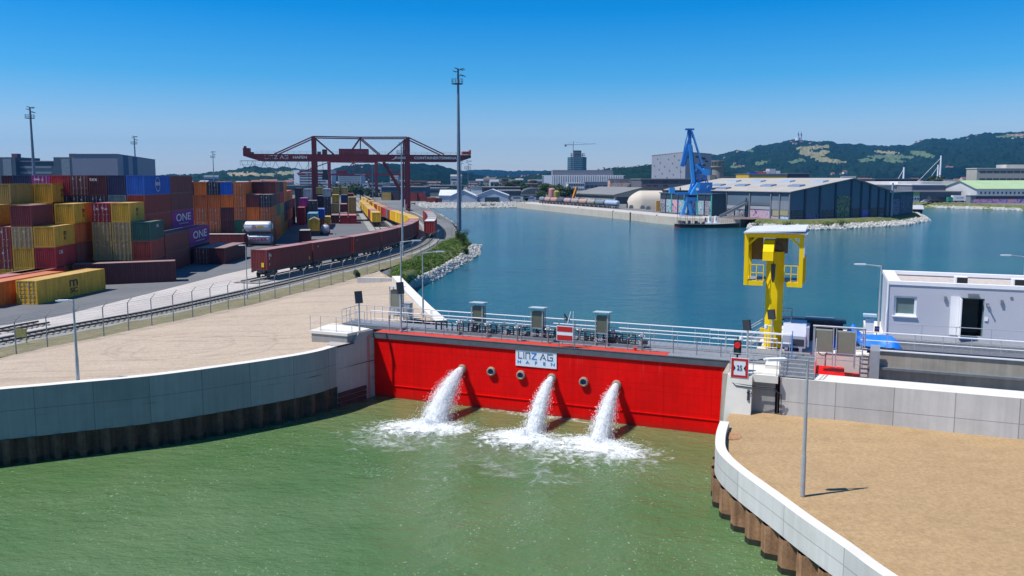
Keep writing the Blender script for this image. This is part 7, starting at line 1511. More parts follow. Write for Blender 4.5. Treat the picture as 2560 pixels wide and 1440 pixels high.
# tall grey panel block, corner towards viewer at u=1713
Yc = 600; c0_ = Vector((X_(1713,430,Yc),Yc,0)); l0 = Vector((X_(1629,430,690),690,0)); r0_ = Vector((X_(1778,430,650),650,0)); zt_ = aty(1713,381,Yc).z-LAND
t = thing('storage_block', 'tall windowless grey block with dark slots behind the blue harbour crane', 'building', (c0_.x,Yc,LAND)); A_ = l0-c0_; B2 = r0_-c0_
MB().prism([(0,0),(B2.x,B2.y),(A_.x+B2.x,A_.y+B2.y),(A_.x,A_.y)], 0, zt_).build('wall', mat('panel_grey', (.26,.28,.33), .7, var=.05, scale=.1), t); MB().prism([(0,-.2),(B2.x+.2,B2.y-.2),(A_.x+B2.x,A_.y+B2.y),(A_.x-.2,A_.y-.2)], zt_, zt_+.6).build('roof', bm_((.2,.2,.22)), t)
for k in range(20):
    f = .05+.86*((k*.381966+rnd.uniform(-.03,.03)) % 1); z = (.28+.66*((k+.5)/20))*zt_; a = A_*f; c = A_*(f+.035); nn = Vector((-.1,-.12,0)); MB().quad(tuple(a+nn+V3(0,0,z)),tuple(c+nn+V3(0,0,z)),tuple(c+nn+V3(0,0,z+1.3)),tuple(a+nn+V3(0,0,z+.9))).build('slot_window', bm_((.10,.11,.13)), t)
for k in range(10):
    f = rnd.uniform(.04,.85); z = rnd.uniform(.4,.95)*zt_; a = B2*f; c = B2*(f+.12); nn = Vector((.1,-.1,0)); MB().quad(tuple(a+nn+V3(0,0,z)),tuple(c+nn+V3(0,0,z)),tuple(c+nn+V3(0,0,z+1.3)),tuple(a+nn+V3(0,0,z+1.3))).build('slot_window', bm_((.03,.035,.05)), t)
Y = 430; t = thing('silo_tower', 'round concrete silo tower with open platform top right of the blue crane', 'tower', (X_(1794,440,Y),Y,LAND)); za = aty(1794,418,Y).z-LAND; zb_ = aty(1794,402,Y).z-LAND; r = (1808-1780)/2*Y/F
MB().rod((0,0,0),(0,0,za),r,None,24).box(-r*1.6,-r*.6,-r,r,0,za*.8).build('shaft', bm_((.22,.21,.2)), t); b = MB(); b.rod((0,0,za),(0,0,za+.6),r*1.25,None,24).rod((0,0,zb_-.4),(0,0,zb_),r*1.15,None,24)
for k in range(10): a = k*.628; b.rod((r*1.1*math.cos(a),r*1.1*math.sin(a),za),(r*1.1*math.cos(a),r*1.1*math.sin(a),zb_+.5),.12,None,4)
b.rod((0,0,za),(0,0,zb_-.6),r*.7,None,16); b.build('platform_head', bm_((.25,.24,.22)), t)
t = bld('office_building', 'yellow banded building with rooftop boxes behind the hangar roof', 1871, 1967, 434, 700, 40, (.55,.36,.01)); bands(t, [t['H']-2.4], 1.6, 'gwinl', .5); bands(t, [t['H']-7.2], 1.5, 'gwinl', .5)
for (a, b_, vt, c) in [(1878,1898,430,(.02,.06,.35)),(1899,1919,429,(.4,.12,.1)),(1920,1926,428,(.5,.52,.55)),(1927,1942,422,(.4,.42,.47)),(1943,1954,427,(.55,.57,.6))]:
    x0, x1 = X_(a,440,700)-t.location.x, X_(b_,440,700)-t.location.x; MB().box(x0,x1,4,14,t['H'],aty(1900,vt,704).z-LAND).build('rooftop_unit', bm_(c), t)
bld('warehouse', 'dark flat block adjoining the yellow banded building', 1968, 2022, 433, 702, 40, (.05,.055,.08))
bld('warehouse', 'low dark block between silo tower and yellow building', 1808, 1868, 441, 760, 30, (.12,.09,.1))
# warehouse with grey roof, conveyor, small sheds, silos
Pw = at(1438,504,LAND); Pw2 = at(1537,510,LAND); a = math.atan2(Pw2.y-Pw.y, Pw2.x-Pw.x); W = (Pw2-Pw).length; H = aty(1438,483,Pw.y).z-LAND; Hr = aty(1500,467,Pw.y+14).z-LAND
t = gable('warehouse', 'low beige warehouse with broad grey roof behind the tank wagons', Pw, a, W, 34, H, Hr, (.42,.38,.30), (.19,.19,.19), 'x', over=1.0); MB().box(1,W-1,-.08,-.01,H*.55,H*.8).build('window_band', M['gwin'], t)
for k,(f0,f1,mi) in enumerate([(.28,.4,5),(.5,.62,3),(.8,.95,1),(.08,.2,3)]): MB().box(W*f0,W*f1,-.06,-.01,.3,H*.5).build('painted_panel', MU[mi], t)
MB().quad((W+.06,1,0),(W+.06,20,0),(W+.06,20,H*.75),(W+.06,1,H*.75)).build('open_side', M['gwin'], t)
shed(1401,1434,503,494,482,12,'small grey shed left of the beige warehouse', (.2,.2,.2), (.16,.17,.18), 'x')
t = thing('conveyor', 'orange sloping loader beside the beige warehouse', 'conveyor', tuple(at(1436,505,LAND))); MB().beam((-1.5,0,0),(1.5,2,9),1.2,1.2).box(-2,1,-.8,.8,0,1).build('conveyor_belt', bm_((.5,.18,.02)), t)
for u, vt, r, c, lab in [(1380,470,1.9,(.45,.2,.2),'red and white round silo left of the beige warehouse'),(1389.5,476,2.2,(.35,.3,.06),'yellow round silo beside the red and white one')]:
    Y = 455; t = thing('storage_silo', lab, 'silo', (X_(u,480,Y),Y,LAND), 0, 'silos'); H = aty(u,vt,Y).z-LAND; MB().lathe([(0,1.2),(r,3),(r,H-.8),(r*.6,H),(0,H)], (0,0,0), 16).build('tank', bm_(c), t)
    b = MB(); [b.rod((r*.8*math.cos(k*1.57+.8),r*.8*math.sin(k*1.57+.8),0),(r*.8*math.cos(k*1.57+.8),r*.8*math.sin(k*1.57+.8),3),.12,None,5) for k in range(4)]; b.build('leg_frame', M['galvd'], t)
# barrel tent
Pd = at(1568,521.5,LAND); W = X_(1606,480,Pd.y)-X_(1568,480,Pd.y); Hd = aty(1590,477,Pd.y).z-LAND; t = thing('tent_hall', 'beige arched fabric tent hall left of the painted hangar', 'tent hall', tuple(Pd), R(-50)*0)
b = MB(); b.sm = True; Wd = 14; Ld = 16; prof = []
for i in range(17):
    x = Ld*i/16*1.0
    for k in range(13):
        a = math.pi*k/12; sc = min(1, .35+math.sqrt(max(0,i/16))*1.1) if i < 6 else 1; sc = min(1, sc)
        b.v.append(V3(1+x, 7-7*math.cos(a)*sc+0, max(0,(Hd*math.sin(a)**.55*sc)) if 0 < k < 12 else 0))
for i in range(16):
    for k in range(12): b.f.append([i*13+k,(i+1)*13+k,(i+1)*13+k+1,i*13+k+1]); b.m.append(0)
b.build('fabric', mat('tent_fabric', (.52,.46,.38), .8, var=.05), t)
MB().box(6,16,-1.0,-.2,0,2.2).build('grey_container', bm_((.3,.33,.32)), t) if False else None
for i,(u,v,c,n_) in enumerate([(1644.5,528,(.5,.28,.07),1)]):
    P = at(u,v,LAND); t = thing('stacked_crates', 'stack of orange brown crates between the tent hall and the painted hangar', 'crates', (P.x,P.y,LAND)); [MB().box(-.85,.85,-.8,.8,k*1.5,k*1.5+1.4).build('crate', bm_(c), t) for k in range(3)]
for i,(u,v) in enumerate([(1578,521),(1588,521),(1606,522),(1620,524)]):
    P = at(u,v,LAND); t = thing('pallet_rack', 'low grey pile of yard goods in front of the tent hall, %s from left' % ORD[i], 'yard goods', (P.x,P.y,LAND)); MB().box(-1,1,-.8,.8,0,1.0).build('base', M['galvd'], t); MB().box(-.7,.8,-.6,.6,1.0,1.6).build('load', bm_((.2,.24,.25)), t)
# tank wagons on the quay
TWs = [(1350,1363,(.18,.2,.22)),(1363.5,1378,(.42,.26,.22)),(1378.5,1395,(.42,.24,.2)),(1395.5,1411,(.07,.08,.12)),(1411.5,1429.5,(.4,.28,.27)),(1430,1448.5,(.33,.27,.29)),(1449,1469.5,(.45,.28,.22)),(1470,1490,(.32,.29,.25)),(1491,1513.5,(.16,.22,.26)),(1514,1547,(.33,.42,.55))]
pa, pb = at(1350,508,LAND), at(1547,521.5,LAND)
for i, (u0, u1, c) in enumerate(TWs):
    f0, f1 = (u0-1350)/197, (u1-1350)/197
    def q(u):
        d1_ = ray(u,510); k = (pb-pa); tt = (d1_.x*pa.y-d1_.y*pa.x)/(d1_.y*k.x-d1_.x*k.y); return pa+k*tt
    p, r_ = q(u0+.5), q(u1-.5); Lw = (r_-p).length; t = thing('tank_wagon', '%s tank wagon on the quay, %s from the left' % (['grey','pink','pink','dark','rosy grey','grey pink','pink','beige','blue grey','pale blue'][i], ORD[i]), 'tank wagon', (p.x,p.y,LAND), math.atan2(r_.y-p.y,r_.x-p.x), 'tank wagons on the quay')
    b = MB(); b.sm = True; b.lathe([(0,.3),(.8,.42),(1.15,.7),(1.2,1.0),(1.2,Lw-1.0),(1.15,Lw-.7),(.8,Lw-.42),(0,Lw-.3)], (0,0,2.55), 16, 0, 'x'); b.build('tank', bm_(c, .5), t)
    fr_ = MB().box(.1,Lw-.1,-1.1,1.1,1.05,1.3).build('frame', M['dark'], t); b = MB()
    for x in (Lw*.15,Lw*.28,Lw*.72,Lw*.85):
        for y in (-.75,.75): b.rod((x,y-.06,.5),(x,y+.06,.5),.46,None,12)
    b.build('wheelset', M['dark'], t); b = MB(); b.rod((Lw/2,0,3.65),(Lw/2,0,4.05),.4,None,8).box(.6,Lw-.6,-.25,.25,3.75,3.8); b.build('dome', M['galvd'], t)
# ---------------------------------------------------------------- quay wall right side of the basin
qw = thing('quay_wall', 'long pale concrete quay wall with dark posts on the far side of the basin', 'quay wall'); qq = quay
M['conq'] = mat('pale_quay_concrete', (.52,.46,.38), .9, var=.15, scale=.15, streak=.2, fine=.05, dirt=(.25,.22,.18), dirtamt=.5, dscale=.15)
ribbon(list(qq), -1, LAND+.1, 'quay_face', M['conq'], parent=qw, th=1.2, topm=M['conq']) if False else ribbon([p for p in reversed(qq)], -1, LAND+.08, 'quay_face', M['conq'], parent=qw, th=-1.2, topm=M['conq'])
for (u, v) in [(1358,524.5),(1447,535),(1534,545.5),(1577,550.5),(1643,558),(1313,520)]:
    P = at(u, v, 0); MB().rod((P.x-.3,P.y-.4,-1),(P.x-.3,P.y-.4,LAND+.4),.28,None,8).build('fender_post', M['dark'], qw)
qs = smooth([Vector((p.x,p.y,0)) for p in qq[:-1]],1); struct(strip_between([Vector((p.x+.3,p.y+.9,LAND+.09)) for p in qs], [Vector((p.x+9,p.y+13,LAND+.05)) for p in qs], 20, 'quay_apron', M['slab']))
b = MB(); q0, q1 = Vector((quay[0].x+.5,quay[0].y+.2,LAND)), Vector((quay[4].x+.5,quay[4].y+.3,LAND))
nq = 26
qpts = [Vector((p.x+.3,p.y+.3,LAND+.1)) for p in qq[:6]]
eb = MB(); a_, b_ = quay[-1], pen_top[0]; eb.add([(a_.x-1,a_.y,-1),(pen_wl[0].x+1.5,pen_wl[0].y+.6,-1),(b_.x+1.5,b_.y,LAND+.06),(a_.x-1,a_.y+.4,LAND+.06)], [(0,1,2,3)]); eb.add([(a_.x-2,a_.y,LAND+.07),(a_.x+4,a_.y-1,LAND+.07),(b_.x+3,b_.y+1,LAND+.07),(a_.x-2,b_.y+6,LAND+.07)], [(0,1,2,3)])
eb.build('quay_end', mat('brown_quay_end', (.16,.09,.08), .9, var=.3, scale=.5), qw)
# ---------------------------------------------------------------- big hangar
C0 = at(1974,549,LAND); C1 = at(2222,541,LAND); e1 = (C1-C0); e1.z = 0; W = e1.length; a = math.atan2(e1.y,e1.x); HM = frame(C0, e1); HMi = HM.inverted()
C2 = HMi @ at(1780,541,LAND); LD = 66; H = aty(1975,480,C0.y).z-LAND; apx = .6; Hr = aty(2142,446.5,C0.y+e1.y*apx).z-LAND
M['hg'] = mat('hangar_bluegrey', (.10,.15,.20), .75, var=.08, scale=.2, streak=.1); M['hgl'] = mat('hangar_light', (.20,.22,.26), .75, var=.08, scale=.2, streak=.1); M['hroof'] = mat('fibre_cement_roof', (.37,.35,.32), .9, var=.10, scale=.12, fine=.08, fscale=2, streak=.0, dirt=(.3,.27,.23), dirtamt=.5, dscale=.1)
t = gable('hangar', 'big blue grey hangar with pale roof and painted walls on the grassy point', C0, a, W, LD, H, Hr, M['hg'], M['hroof'], 'y', 'hangar', over=.8, apex=apx); hg = t
def hf(u, v): q = HMi @ onplane(u, v, C0, Vector((HM[0][1],HM[1][1],0))); return q.x, q.z-0
def hsd(u, v): q = HMi @ onplane(u, v, C0, Vector((HM[0][0],HM[1][0],0))); return q.y, q.z
for u in (2012,2049,2088,2127,2152,2174,2196,2214):
    x = hf(u, 500)[0]; zt_ = H+(Hr-H)*min(x/(W*apx), (W-x)/(W*(1-apx))); MB().box(x-.35,x+.35,-.3,0,0,zt_-.3).build('pilaster', M['hgl'] if 0 else bm_((.045,.06,.085)), hg)
for (ua, ub, va, vb, mi) in [(1979,2011,506,535,'w'),(2016,2048,514,533,4),(1979,2048,536,547,3),(2056,2086,505,533,'w'),(2056,2086,534,545,4),(2094,2124,470,545,'d'),(2132,2150,502,527,'w'),(2155,2172,505,541,'p'),(2177,2194,500,527,'w'),(2199,2212,500,514,'w'),(2130,2150,533,543,5),(2175,2212,528,541,4)]:
    x0, z1_ = hf(ua, va); x1, z0_ = hf(ub, vb); z0_ -= LAND*0; 
    mm_ = M['gwin'] if mi == 'w' else mural('mural_figure', [(.02,.03,.04),(.26,.28,.14),(.08,.11,.09),(.32,.32,.18),(.05,.07,.12)], .35, 8) if mi == 'd' else mural('mural_violet', [(.05,.04,.15),(.25,.12,.4),(.15,.2,.45),(.3,.15,.4)], .6, 9) if mi == 'p' else MU[mi]
    MB().box(x0,x1,-.12,-.01,max(.05,z0_-LAND),z1_-LAND).build('window' if mi == 'w' else 'mural_panel', mm_, hg)
    if mi == 'w' and x1-x0 > 2.5:
        b = MB(); [b.box(x0+(x1-x0)*k/5-.06,x0+(x1-x0)*k/5+.06,-.16,-.121,z0_-LAND,z1_-LAND) for k in range(1,5)]; b.box(x0,x1,-.155,-.121,(z0_+z1_)/2-LAND-.06,(z0_+z1_)/2-LAND+.06); b.build('window_bars', bm_((.10,.12,.14)), hg)
for (ua, ub, va, vb, mi) in [(1929,1975,481,505,'g'),(1933,1947,505,520,'y'),(1951,1971,505,519,'y'),(1929,1950,521,546,0),(1952,1973,521,547,5),(1876,1926,505,545,0),(1876,1926,495,504,'s'),(1876,1926,486,494,'g2'),(1818,1868,505,541,3),(1818,1868,494,504,'s'),(1782,1814,500,540,3),(1782,1814,488,499,'g')]:
    y1, z1_ = hsd(ua, va); y0, z0_ = hsd(ub, vb); mm_ = {'g':M['hgl'],'g2':bm_((.1,.11,.14)),'y':bm_((.3,.28,.16)),'s':bm_((.3,.32,.36))}.get(mi) or MU[mi]
    MB().box(-.14,-.01,y0,y1,max(.05,z0_-LAND),z1_-LAND).build('window' if mi == 'y' else 'mural_panel' if isinstance(mi,int) else 'wall_panel', mm_, hg)
for u in (1975,1950,1928,1875,1817,1781): y = hsd(u, 510)[0]; MB().box(-.4,-.0,y-.25,y+.25,0,H-.2).build('pilaster', bm_((.16,.17,.19)), hg)
rs = (Hr-H)/(W*apx)                               # skylights on the lit left slope
for (fx, fy) in [(.35,.07),(.35,.27),(.35,.47),(.35,.67),(.68,.05),(.68,.28),(.68,.5),(.68,.7),(.1,.5)]:
    x = W*apx*fx; y = LD*fy; z = H+rs*x+.28; sk_ = MB(); sk_.add([(x-1.5,y,z-1.5*rs),(x+1.5,y,z+1.5*rs),(x+1.5,y+5.5,z+1.5*rs),(x-1.5,y+5.5,z-1.5*rs),(x-1.3,y+.1,z-1.3*rs+.5),(x+1.3,y+.1,z+1.3*rs+.5),(x+1.3,y+5.4,z+1.3*rs+.5),(x-1.3,y+5.4,z-1.3*rs+.5)], [(4,5,6,7),(0,1,5,4),(1,2,6,5),(2,3,7,6),(3,0,4,7)]); sk_.build('skylight', bm_((.35,.42,.52) if fx > .5 else (.2,.24,.32), .3), hg)
# annex to the right
C3 = at(2281,533,LAND); Ha = aty(2250,480,C1.y+12).z-LAND; q1, q2 = HMi @ C1, HMi @ C3
t = thing('hangar_annex', 'flat roofed dark annex with large figure mural right of the hangar', 'building', tuple(C1), 0); e3 = C3-C1; MB().prism([(0.2,0),(e3.x,e3.y),(e3.x-6,e3.y+25),(-5,28)], 0, Ha).build('wall', bm_((.05,.09,.11)), t)
nn = Vector((e3.y,-e3.x,0)).normalized()*.15
for f0, f1, z0_, z1_, m_ in ((.45,.92,.5,Ha*.85,mural('mural_slate', [(.03,.05,.07),(.12,.13,.18),(.05,.08,.11),(.2,.18,.25),(.04,.06,.09)], .3, 12)),(.05,.4,.3,Ha*.7,MU[4])): a_, b_ = e3*f0+nn, e3*f1+nn; MB().quad((a_.x,a_.y,z0_),(b_.x,b_.y,z0_),(b_.x,b_.y,z1_),(a_.x,a_.y,z1_)).build('mural_panel', m_, t)
P = at(2228,541,LAND); zt_ = aty(2232,457,P.y).z-LAND; tag(MB().rod((P.x,P.y,LAND),(P.x,P.y,LAND+zt_),.35,None,10).build('chimney_pipe', bm_((.3,.33,.37))), 'pale vertical flue pipe beside the hangar gable', 'flue pipe')
# painted row left (teal)
Pm0, Pm1 = at(1650,531,LAND), at(1779,540.5,LAND); em = Pm1-Pm0; am = math.atan2(em.y,em.x); Hm = aty(1650,483,Pm0.y).z-LAND
t = thing('painted_hall', 'flat hall covered in teal and violet murals behind the blue crane', 'hall', tuple(Pm0), am); MB().box(0,em.length,0,25,0,Hm).build('wall', bm_((.06,.1,.12)), t); MB().box(-.3,em.length+.3,-.4,25,Hm,Hm+.4).build('roof', bm_((.06,.09,.11)), t)
n_ = 8
for k in range(n_): x0 = em.length*k/n_+.3; x1 = em.length*(k+1)/n_-.3; MB().box(x0,x1,-.12,-.01,.3,Hm*.7).build('mural_panel', MU[[3,1,0,1,1,5,1,3][k]], t); MB().box(x0,x1,-.12,-.01,Hm*.74,Hm*.93).build('window', M['gwin'], t); MB().box(x1,x1+.6,-.3,-.01,0,Hm).build('pilaster', bm_([(.03,.03,.1),(.03,.3,.28)][k % 2]), t)
# boat house
P = at(2278,536,.3); a = R(-4); t = gable('boat_house', 'small floating boat house with white roof off the grassy point', (P.x,P.y,.2), a, 4.6, 6.5, 2.6, 4.0, bm_((.02,.02,.035)), bm_((.40,.43,.48)), 'x', 'boat house', over=.5)
t.rotation_euler.z = R(-20); MB().box(-.6,5.2,-1.6,7,-.3,.05).build('raft', M['dark'], t)
# --- far right
t = bld('warehouse', 'long white roofed warehouse on the far right shore', 2280, 2382, 461, 500, 50, (.16,.17,.21), roofc=(.6,.6,.6)); 
bld('warehouse', 'white roof slab hall above the grey warehouse on the right', 2245, 2418, 454, 540, 60, (.55,.55,.56), roofc=(.68,.67,.64), rh=2.2)
t = bld('warehouse', 'low grey loading hall with open dark gates on the right shore', 2301, 2404, 478, 478, 20, (.13,.14,.17)); wins(t, 1, 3, 4.4, 3.8, 0, 1, x0=t['W']*.32, dx=t['W']*.14, m='gwin', name='loading_gate'); wins(t, 1, 2, 2.6, 1.4, 2.4, 1, x0=.8, dx=4.5)
t = bld('workshop', 'narrow white building end with green painted upper wall', 2279, 2300, 478, 477, 18, (.5,.52,.55)); MB().box(0,t['W'],-.1,-.01,t['H']*.6,t['H']).build('green_wall', bm_((.3,.42,.15)), t); wins(t, 1, 3, 1.0, 1.2, 1.6, 1)
bld('warehouse', 'long dark low building above the hangar annex', 2187, 2292, 446.5, 640, 40, (.03,.035,.07)); t = bld('warehouse', 'low pale building with arched graffiti gable behind the annex', 2196, 2280, 464, 520, 20, (.4,.42,.44))
Wt_ = t['W']; b = MB(); cxx = X_(2253,470,520)-t.location.x; r = 6; b.add([(cxx,-.15,t['H']-4.5)]+[(cxx+r*math.cos(math.pi*k/12),-.15,t['H']-4.5+r*.75*math.sin(math.pi*k/12)) for k in range(13)], [(0,k+1,k+2) for k in range(12)]); b.build('graffiti_arch', MU[2], t)
t = shed(2381,2438,500,478,460,30,'cream gabled hall between grey hall and office block',(.5,.46,.38),(.55,.5,.4),'x')
t = bld('office_building', 'beige office block with three rows of dark windows at the right edge', 2440, 2640, 420, 560, 13, (.36,.35,.31), roofc=(.5,.48,.42)); wins(t, 3, 11, 4.2, 1.3, t['H']-3.4-2*5.0, 5.0); MB().box(t['W']*.45,t['W']*.8,8,20,t['H'],t['H']+2.5).build('rooftop_unit', bm_((.5,.48,.44)), t)
Pg = at(2440,507,LAND); W = X_(2640,470,Pg.y)-Pg.x; H = aty(2440,472,Pg.y).z-LAND; Hr = aty(2440,452,Pg.y+14).z-LAND
t = gable('warehouse', 'white hall with mint green roof and pink blue graffiti base at the right', Pg, R(-1.5), W, 40, H, Hr, (.52,.52,.52), (.33,.46,.26), 'x', over=.8, apex=.45); wins(t, 1, 18, .9, 1.3, H-3, 1)
MB().box(-6,W,-5,-.05,0,H*.52).build('lower_wall', bm_((.20,.22,.25)), t); MB().box(-6.3,W,-5.4,-.05,H*.52,H*.56).build('canopy', bm_((.3,.33,.36)), t); MB().box(-4,W,-5.15,-5.01,.1,H*.27).build('graffiti_band', mural('mural_pink_blue', [(.6,.25,.35),(.05,.12,.5),(.62,.28,.38),(.6,.26,.36),(.1,.2,.6)], .25, 14), t); MB().box(-3,W,-5.12,-5.01,H*.3,H*.48).build('window_band', M['gwin'], t)
# truck and cars
P = at(2368,506,LAND); t = thing('truck', 'white box truck with green cab parked by the grey loading hall', 'truck', (P.x,P.y,LAND)); MB().box(0,2.4,-1.2,1.2,.6,3.2).build('cab', bm_((.03,.25,.16), .4), t); MB().box(2.7,11.5,-1.25,1.25,1.1,4.1).build('cargo_box', M['white'], t)
for x in (1,4.5,9,10.2): MB().rod((x,-1.25,.5),(x,-1.0,.5),.5,None,12).build('wheel', M['black'], t)
text_mb('BALLADER', .9, M['blue'], 'lettering', t, (6.8,-1.28,2.7))
for i,(u,c,lab) in enumerate([(2303,(.6,.6,.62),'white car parked left of the loading gates'),(2316,(.05,.05,.06),'first dark car right of the white car'),(2328,(.04,.04,.06),'second dark car right of the white car'),(2338,(.08,.02,.02),'dark red car near the loading gates')]): car(at(u,506.5,LAND), 0, lab, c)
# pylons
for (u, v0, v1, Y, r, lab, gx) in [(2350,442,389,1500,1.6,'tall white bridge pylon with stay cable on the right',-70),(2344,441,412,1480,1.4,'shorter white pylon beside the tall one',-32),(2259,446,418,1250,1.4,'lone white pylon with stay cable above the dark building',-20)]:
    H = aty(u,v1,Y).z-LAND; t = thing('bridge_pylon', lab, 'pylon', (X_(u,440,Y),Y,LAND), 0, 'white pylons'); MB().rod((0,0,0),(0,0,H),r*1.1,r*.8,12).build('shaft', M['white'], t); MB().rod((0,0,H*.93),(gx*.62,0,6),.35,None,5).build('stay_cable', M['white'], t)
# town roofs scattered in the valley
rnd = random.Random(31); tb = 0
areas = [(395,735,1500,2200,'left of the crane'),(800,1160,1300,2300,'behind the crane'),(1165,1420,1200,2100,'left of the office row'),(1810,2200,1300,2400,'below the church hill'),(2200,2560,1000,2200,'below the right slope')]
for (ua, ub, Ya, Yb, nm) in areas:
    for i in range(16):
        u = ua+(ub-ua)*(i+rnd.random())/16; Y = rnd.uniform(Ya, Yb); Hh = rnd.uniform(5,13)*(1 if rnd.random() < .85 else 1.6); Wd = rnd.uniform(12,34); c = rnd.choice([(.5,.48,.45),(.42,.43,.45),(.55,.5,.42),(.3,.3,.32),(.58,.58,.58),(.36,.3,.26)]); rc = rnd.choice([(.22,.08,.055),(.25,.10,.07),(.13,.13,.14),(.3,.3,.31),(.10,.09,.09)])
        t = gable('town_house', '%s roofed town building, %s from the left in the valley %s' % ('red' if rc[0] > 2*rc[1] else 'grey', ORD[i], nm), (X_(u,450,Y),Y,LAND), rnd.uniform(-.3,.3), Wd, rnd.uniform(10,16), Hh, Hh+rnd.uniform(1.5,4.5), c, rc, 'x', 'house', 'town buildings '+nm)
        MB().box(1,Wd-1,-.08,-.01,Hh*.55,Hh*.75).build('window_band', M['gwin'], t)
b = MB(); rnd = random.Random(8)                  # continuous tree belts between town and hills
for (ua, ub, Y, hmax) in [(300,760,1250,13),(780,1260,1150,12),(1240,1420,1000,13),(1560,1640,900,12),(1800,2240,1050,14),(2240,2640,950,13),(380,1260,2300,18),(1790,2640,2200,22),(1170,1360,690,9),(800,960,640,9),(1040,1160,700,9)]:
    u = ua
    while u < ub:
        Yk = Y*rnd.uniform(.94,1.06); x = X_(u,450,Yk); r = hmax*rnd.uniform(.35,.6); leaves(b, (x,Yk,LAND+r*.6), r*1.5, r, r*rnd.uniform(.8,1.3), 46, r*.30, rnd, .2); u += r*2000/Yk*rnd.uniform(.9,2.2)
stuff(b.build('tree_belt', leafm['far']), 'dark belt of distant trees across the valley floor', 'trees')
# ---------------------------------------------------------------- blue harbour crane
M['cb'] = mat('crane_blue', (.035,.27,.66), .5, var=.12, scale=.3, fine=.06, streak=.12); M['cbd'] = mat('crane_blue_dark', (.02,.15,.45), .5, var=.15, scale=.3)
PB_ = at(1738,537,LAND); YB = PB_.y; bc = thing('harbour_crane', 'tall bright blue slewing harbour crane with folded jib on the quay', 'harbour crane', (PB_.x,PB_.y,LAND))
def cb(u, v, y=0.0): p = aty(u, v, YB+y); return V3(p.x-PB_.x, y, p.z-LAND)
def cbm(nm, u0, v0, u1, v1, w=.6, m='cb', y=0, y2=None, h=None): p = cb(u0,v0,y); q = cb(u1,v1,y if y2 is None else y2); return MB().beam(p, q, w, h or w).build(nm, M[m], bc)
for (u0,u1) in ((1716,1706),(1722,1727),(1750,1746),(1756,1768)):
    for y in (-2.5,2.5): cbm('portal_leg', u0, 503, u1, 536, 1.05, 'cb', y)
for u in (1704,1724,1745,1762): 
    p = cb(u,538,-2.5); MB().box(p.x,p.x+1.6,-3,3,-.0,.8).build('travel_bogie', M['cb'], bc)
p, q = cb(1713,502), cb(1761,493); MB().box(p.x,q.x,-3.2,3.2,p.z,q.z).build('portal_deck', M['cbd'], bc)
p, q = cb(1722,493), cb(1753,487); MB().rod(V3((p.x+q.x)/2,0,p.z),V3((p.x+q.x)/2,0,q.z),2.6,None,20).build('slew_ring', M['dark'], bc)
p, q = cb(1690,487), cb(1722,481); MB().box(p.x,q.x,-2,2,p.z,q.z).build('side_platform', M['cbd'], bc); p, q = cb(1673,483), cb(1686,469); MB().box(p.x,q.x,-1.2,1.2,p.z,q.z).build('control_cabin', M['cb'], bc)
p, q = cb(1722,487), cb(1776,456); MB().extr([(p.x,p.z),(q.x,p.z),(q.x,q.z),(p.x+2.6,q.z)], -3, 3, 0, 'y').build('machine_house', M['cb'], bc)
p, q = cb(1735,486), cb(1776,456); MB().box(p.x+1.5,q.x+.05,-3.06,-3.0,p.z+.2,q.z-.1).build('house_panel', M['cbd'], bc); pc = cb(1739,473); MB().rod(V3(pc.x,-3.1,pc.z),V3(pc.x,-3.0,pc.z),.55,None,14).build('round_emblem', M['white'], bc)
MB().box(q.x-2.0,q.x-1.0,-3.12,-3.06,q.z-1.4,q.z-1.25).box(q.x-2.0,q.x-1.85,-3.12,-3.06,q.z-2.2,q.z-1.4).build('marking', M['white'], bc)
cbm('main_jib', 1733, 456, 1724, 362, 1.7, 'cb', -.8, h=1.1); cbm('main_jib', 1738, 456, 1727, 362, .9, 'cbd', .9); cbm('jib_foot', 1722, 484, 1731, 452, .7)
cbm('jib_head', 1705, 416, 1724, 352, 1.5, 'cbd', 0); cbm('jib_head', 1703, 412, 1716, 345, .4, 'cb', 0); cbm('jib_head', 1712, 414, 1728, 356, .4, 'cbd', 1.2); cbm('jib_tip', 1724, 360, 1724, 323, 1.1, 'cbd'); cbm('jib_tip', 1717, 345, 1720, 324, .3, 'cb'); cbm('jib_tip', 1731, 345, 1728, 323, .3, 'cb')
cbm('stay_rod', 1730, 328, 1756, 412, .5, 'cb', -1); cbm('stay_rod', 1732, 340, 1753, 412, .35, 'cbd', 1)
p = cb(1724,322); MB().box(p.x-1.6,p.x+1.6,-1,1,p.z-.5,p.z+.1).build('head_platform', M['cbd'], bc)
cbm('counterweight_arm', 1740, 412, 1762, 432, 1.0, 'cb', -1.2); cbm('counterweight_arm', 1742, 410, 1768, 426, .6, 'cbd', 1.5)
p, q = cb(1752,438), cb(1772,424); MB().extr([(p.x,p.z+.4),(q.x,p.z-.2),(q.x+.2,q.z-.3),(p.x+.8,q.z+.5)], -1.8, 1.8, 0, 'y').build('counterweight', M['cb'], bc)
for (u0,v0,u1,v1) in [(1738,456,1745,422),(1745,422,1755,438),(1746,455,1748,425),(1752,455,1761,438),(1765,456,1760,440),(1770,456,1764,440),(1746,455,1761,440),(1733,428,1745,422)]: cbm('truss_member', u0, v0, u1, v1, .35, 'cb', rnd.uniform(-2,2))
p = cb(1702,417); MB().rod(p, V3(p.x,0,p.z-8), .06, None, 4).rod(V3(p.x,0,p.z-8),V3(p.x,0,p.z-9),.3,.2,8).build('hoist_rope', M['dark'], bc)
p = cb(1722,545-545+536); 
st3 = thing('conveyor', 'dark steel stairs and loader structure sloping in front of the hangar wall', 'loader', tuple(at(1808,543,LAND))); q = st3.location; Y_ = q.y
e = lambda u, v: V3(X_(u,v,Y_)-q.x, 0, aty(u,v,Y_).z-LAND)
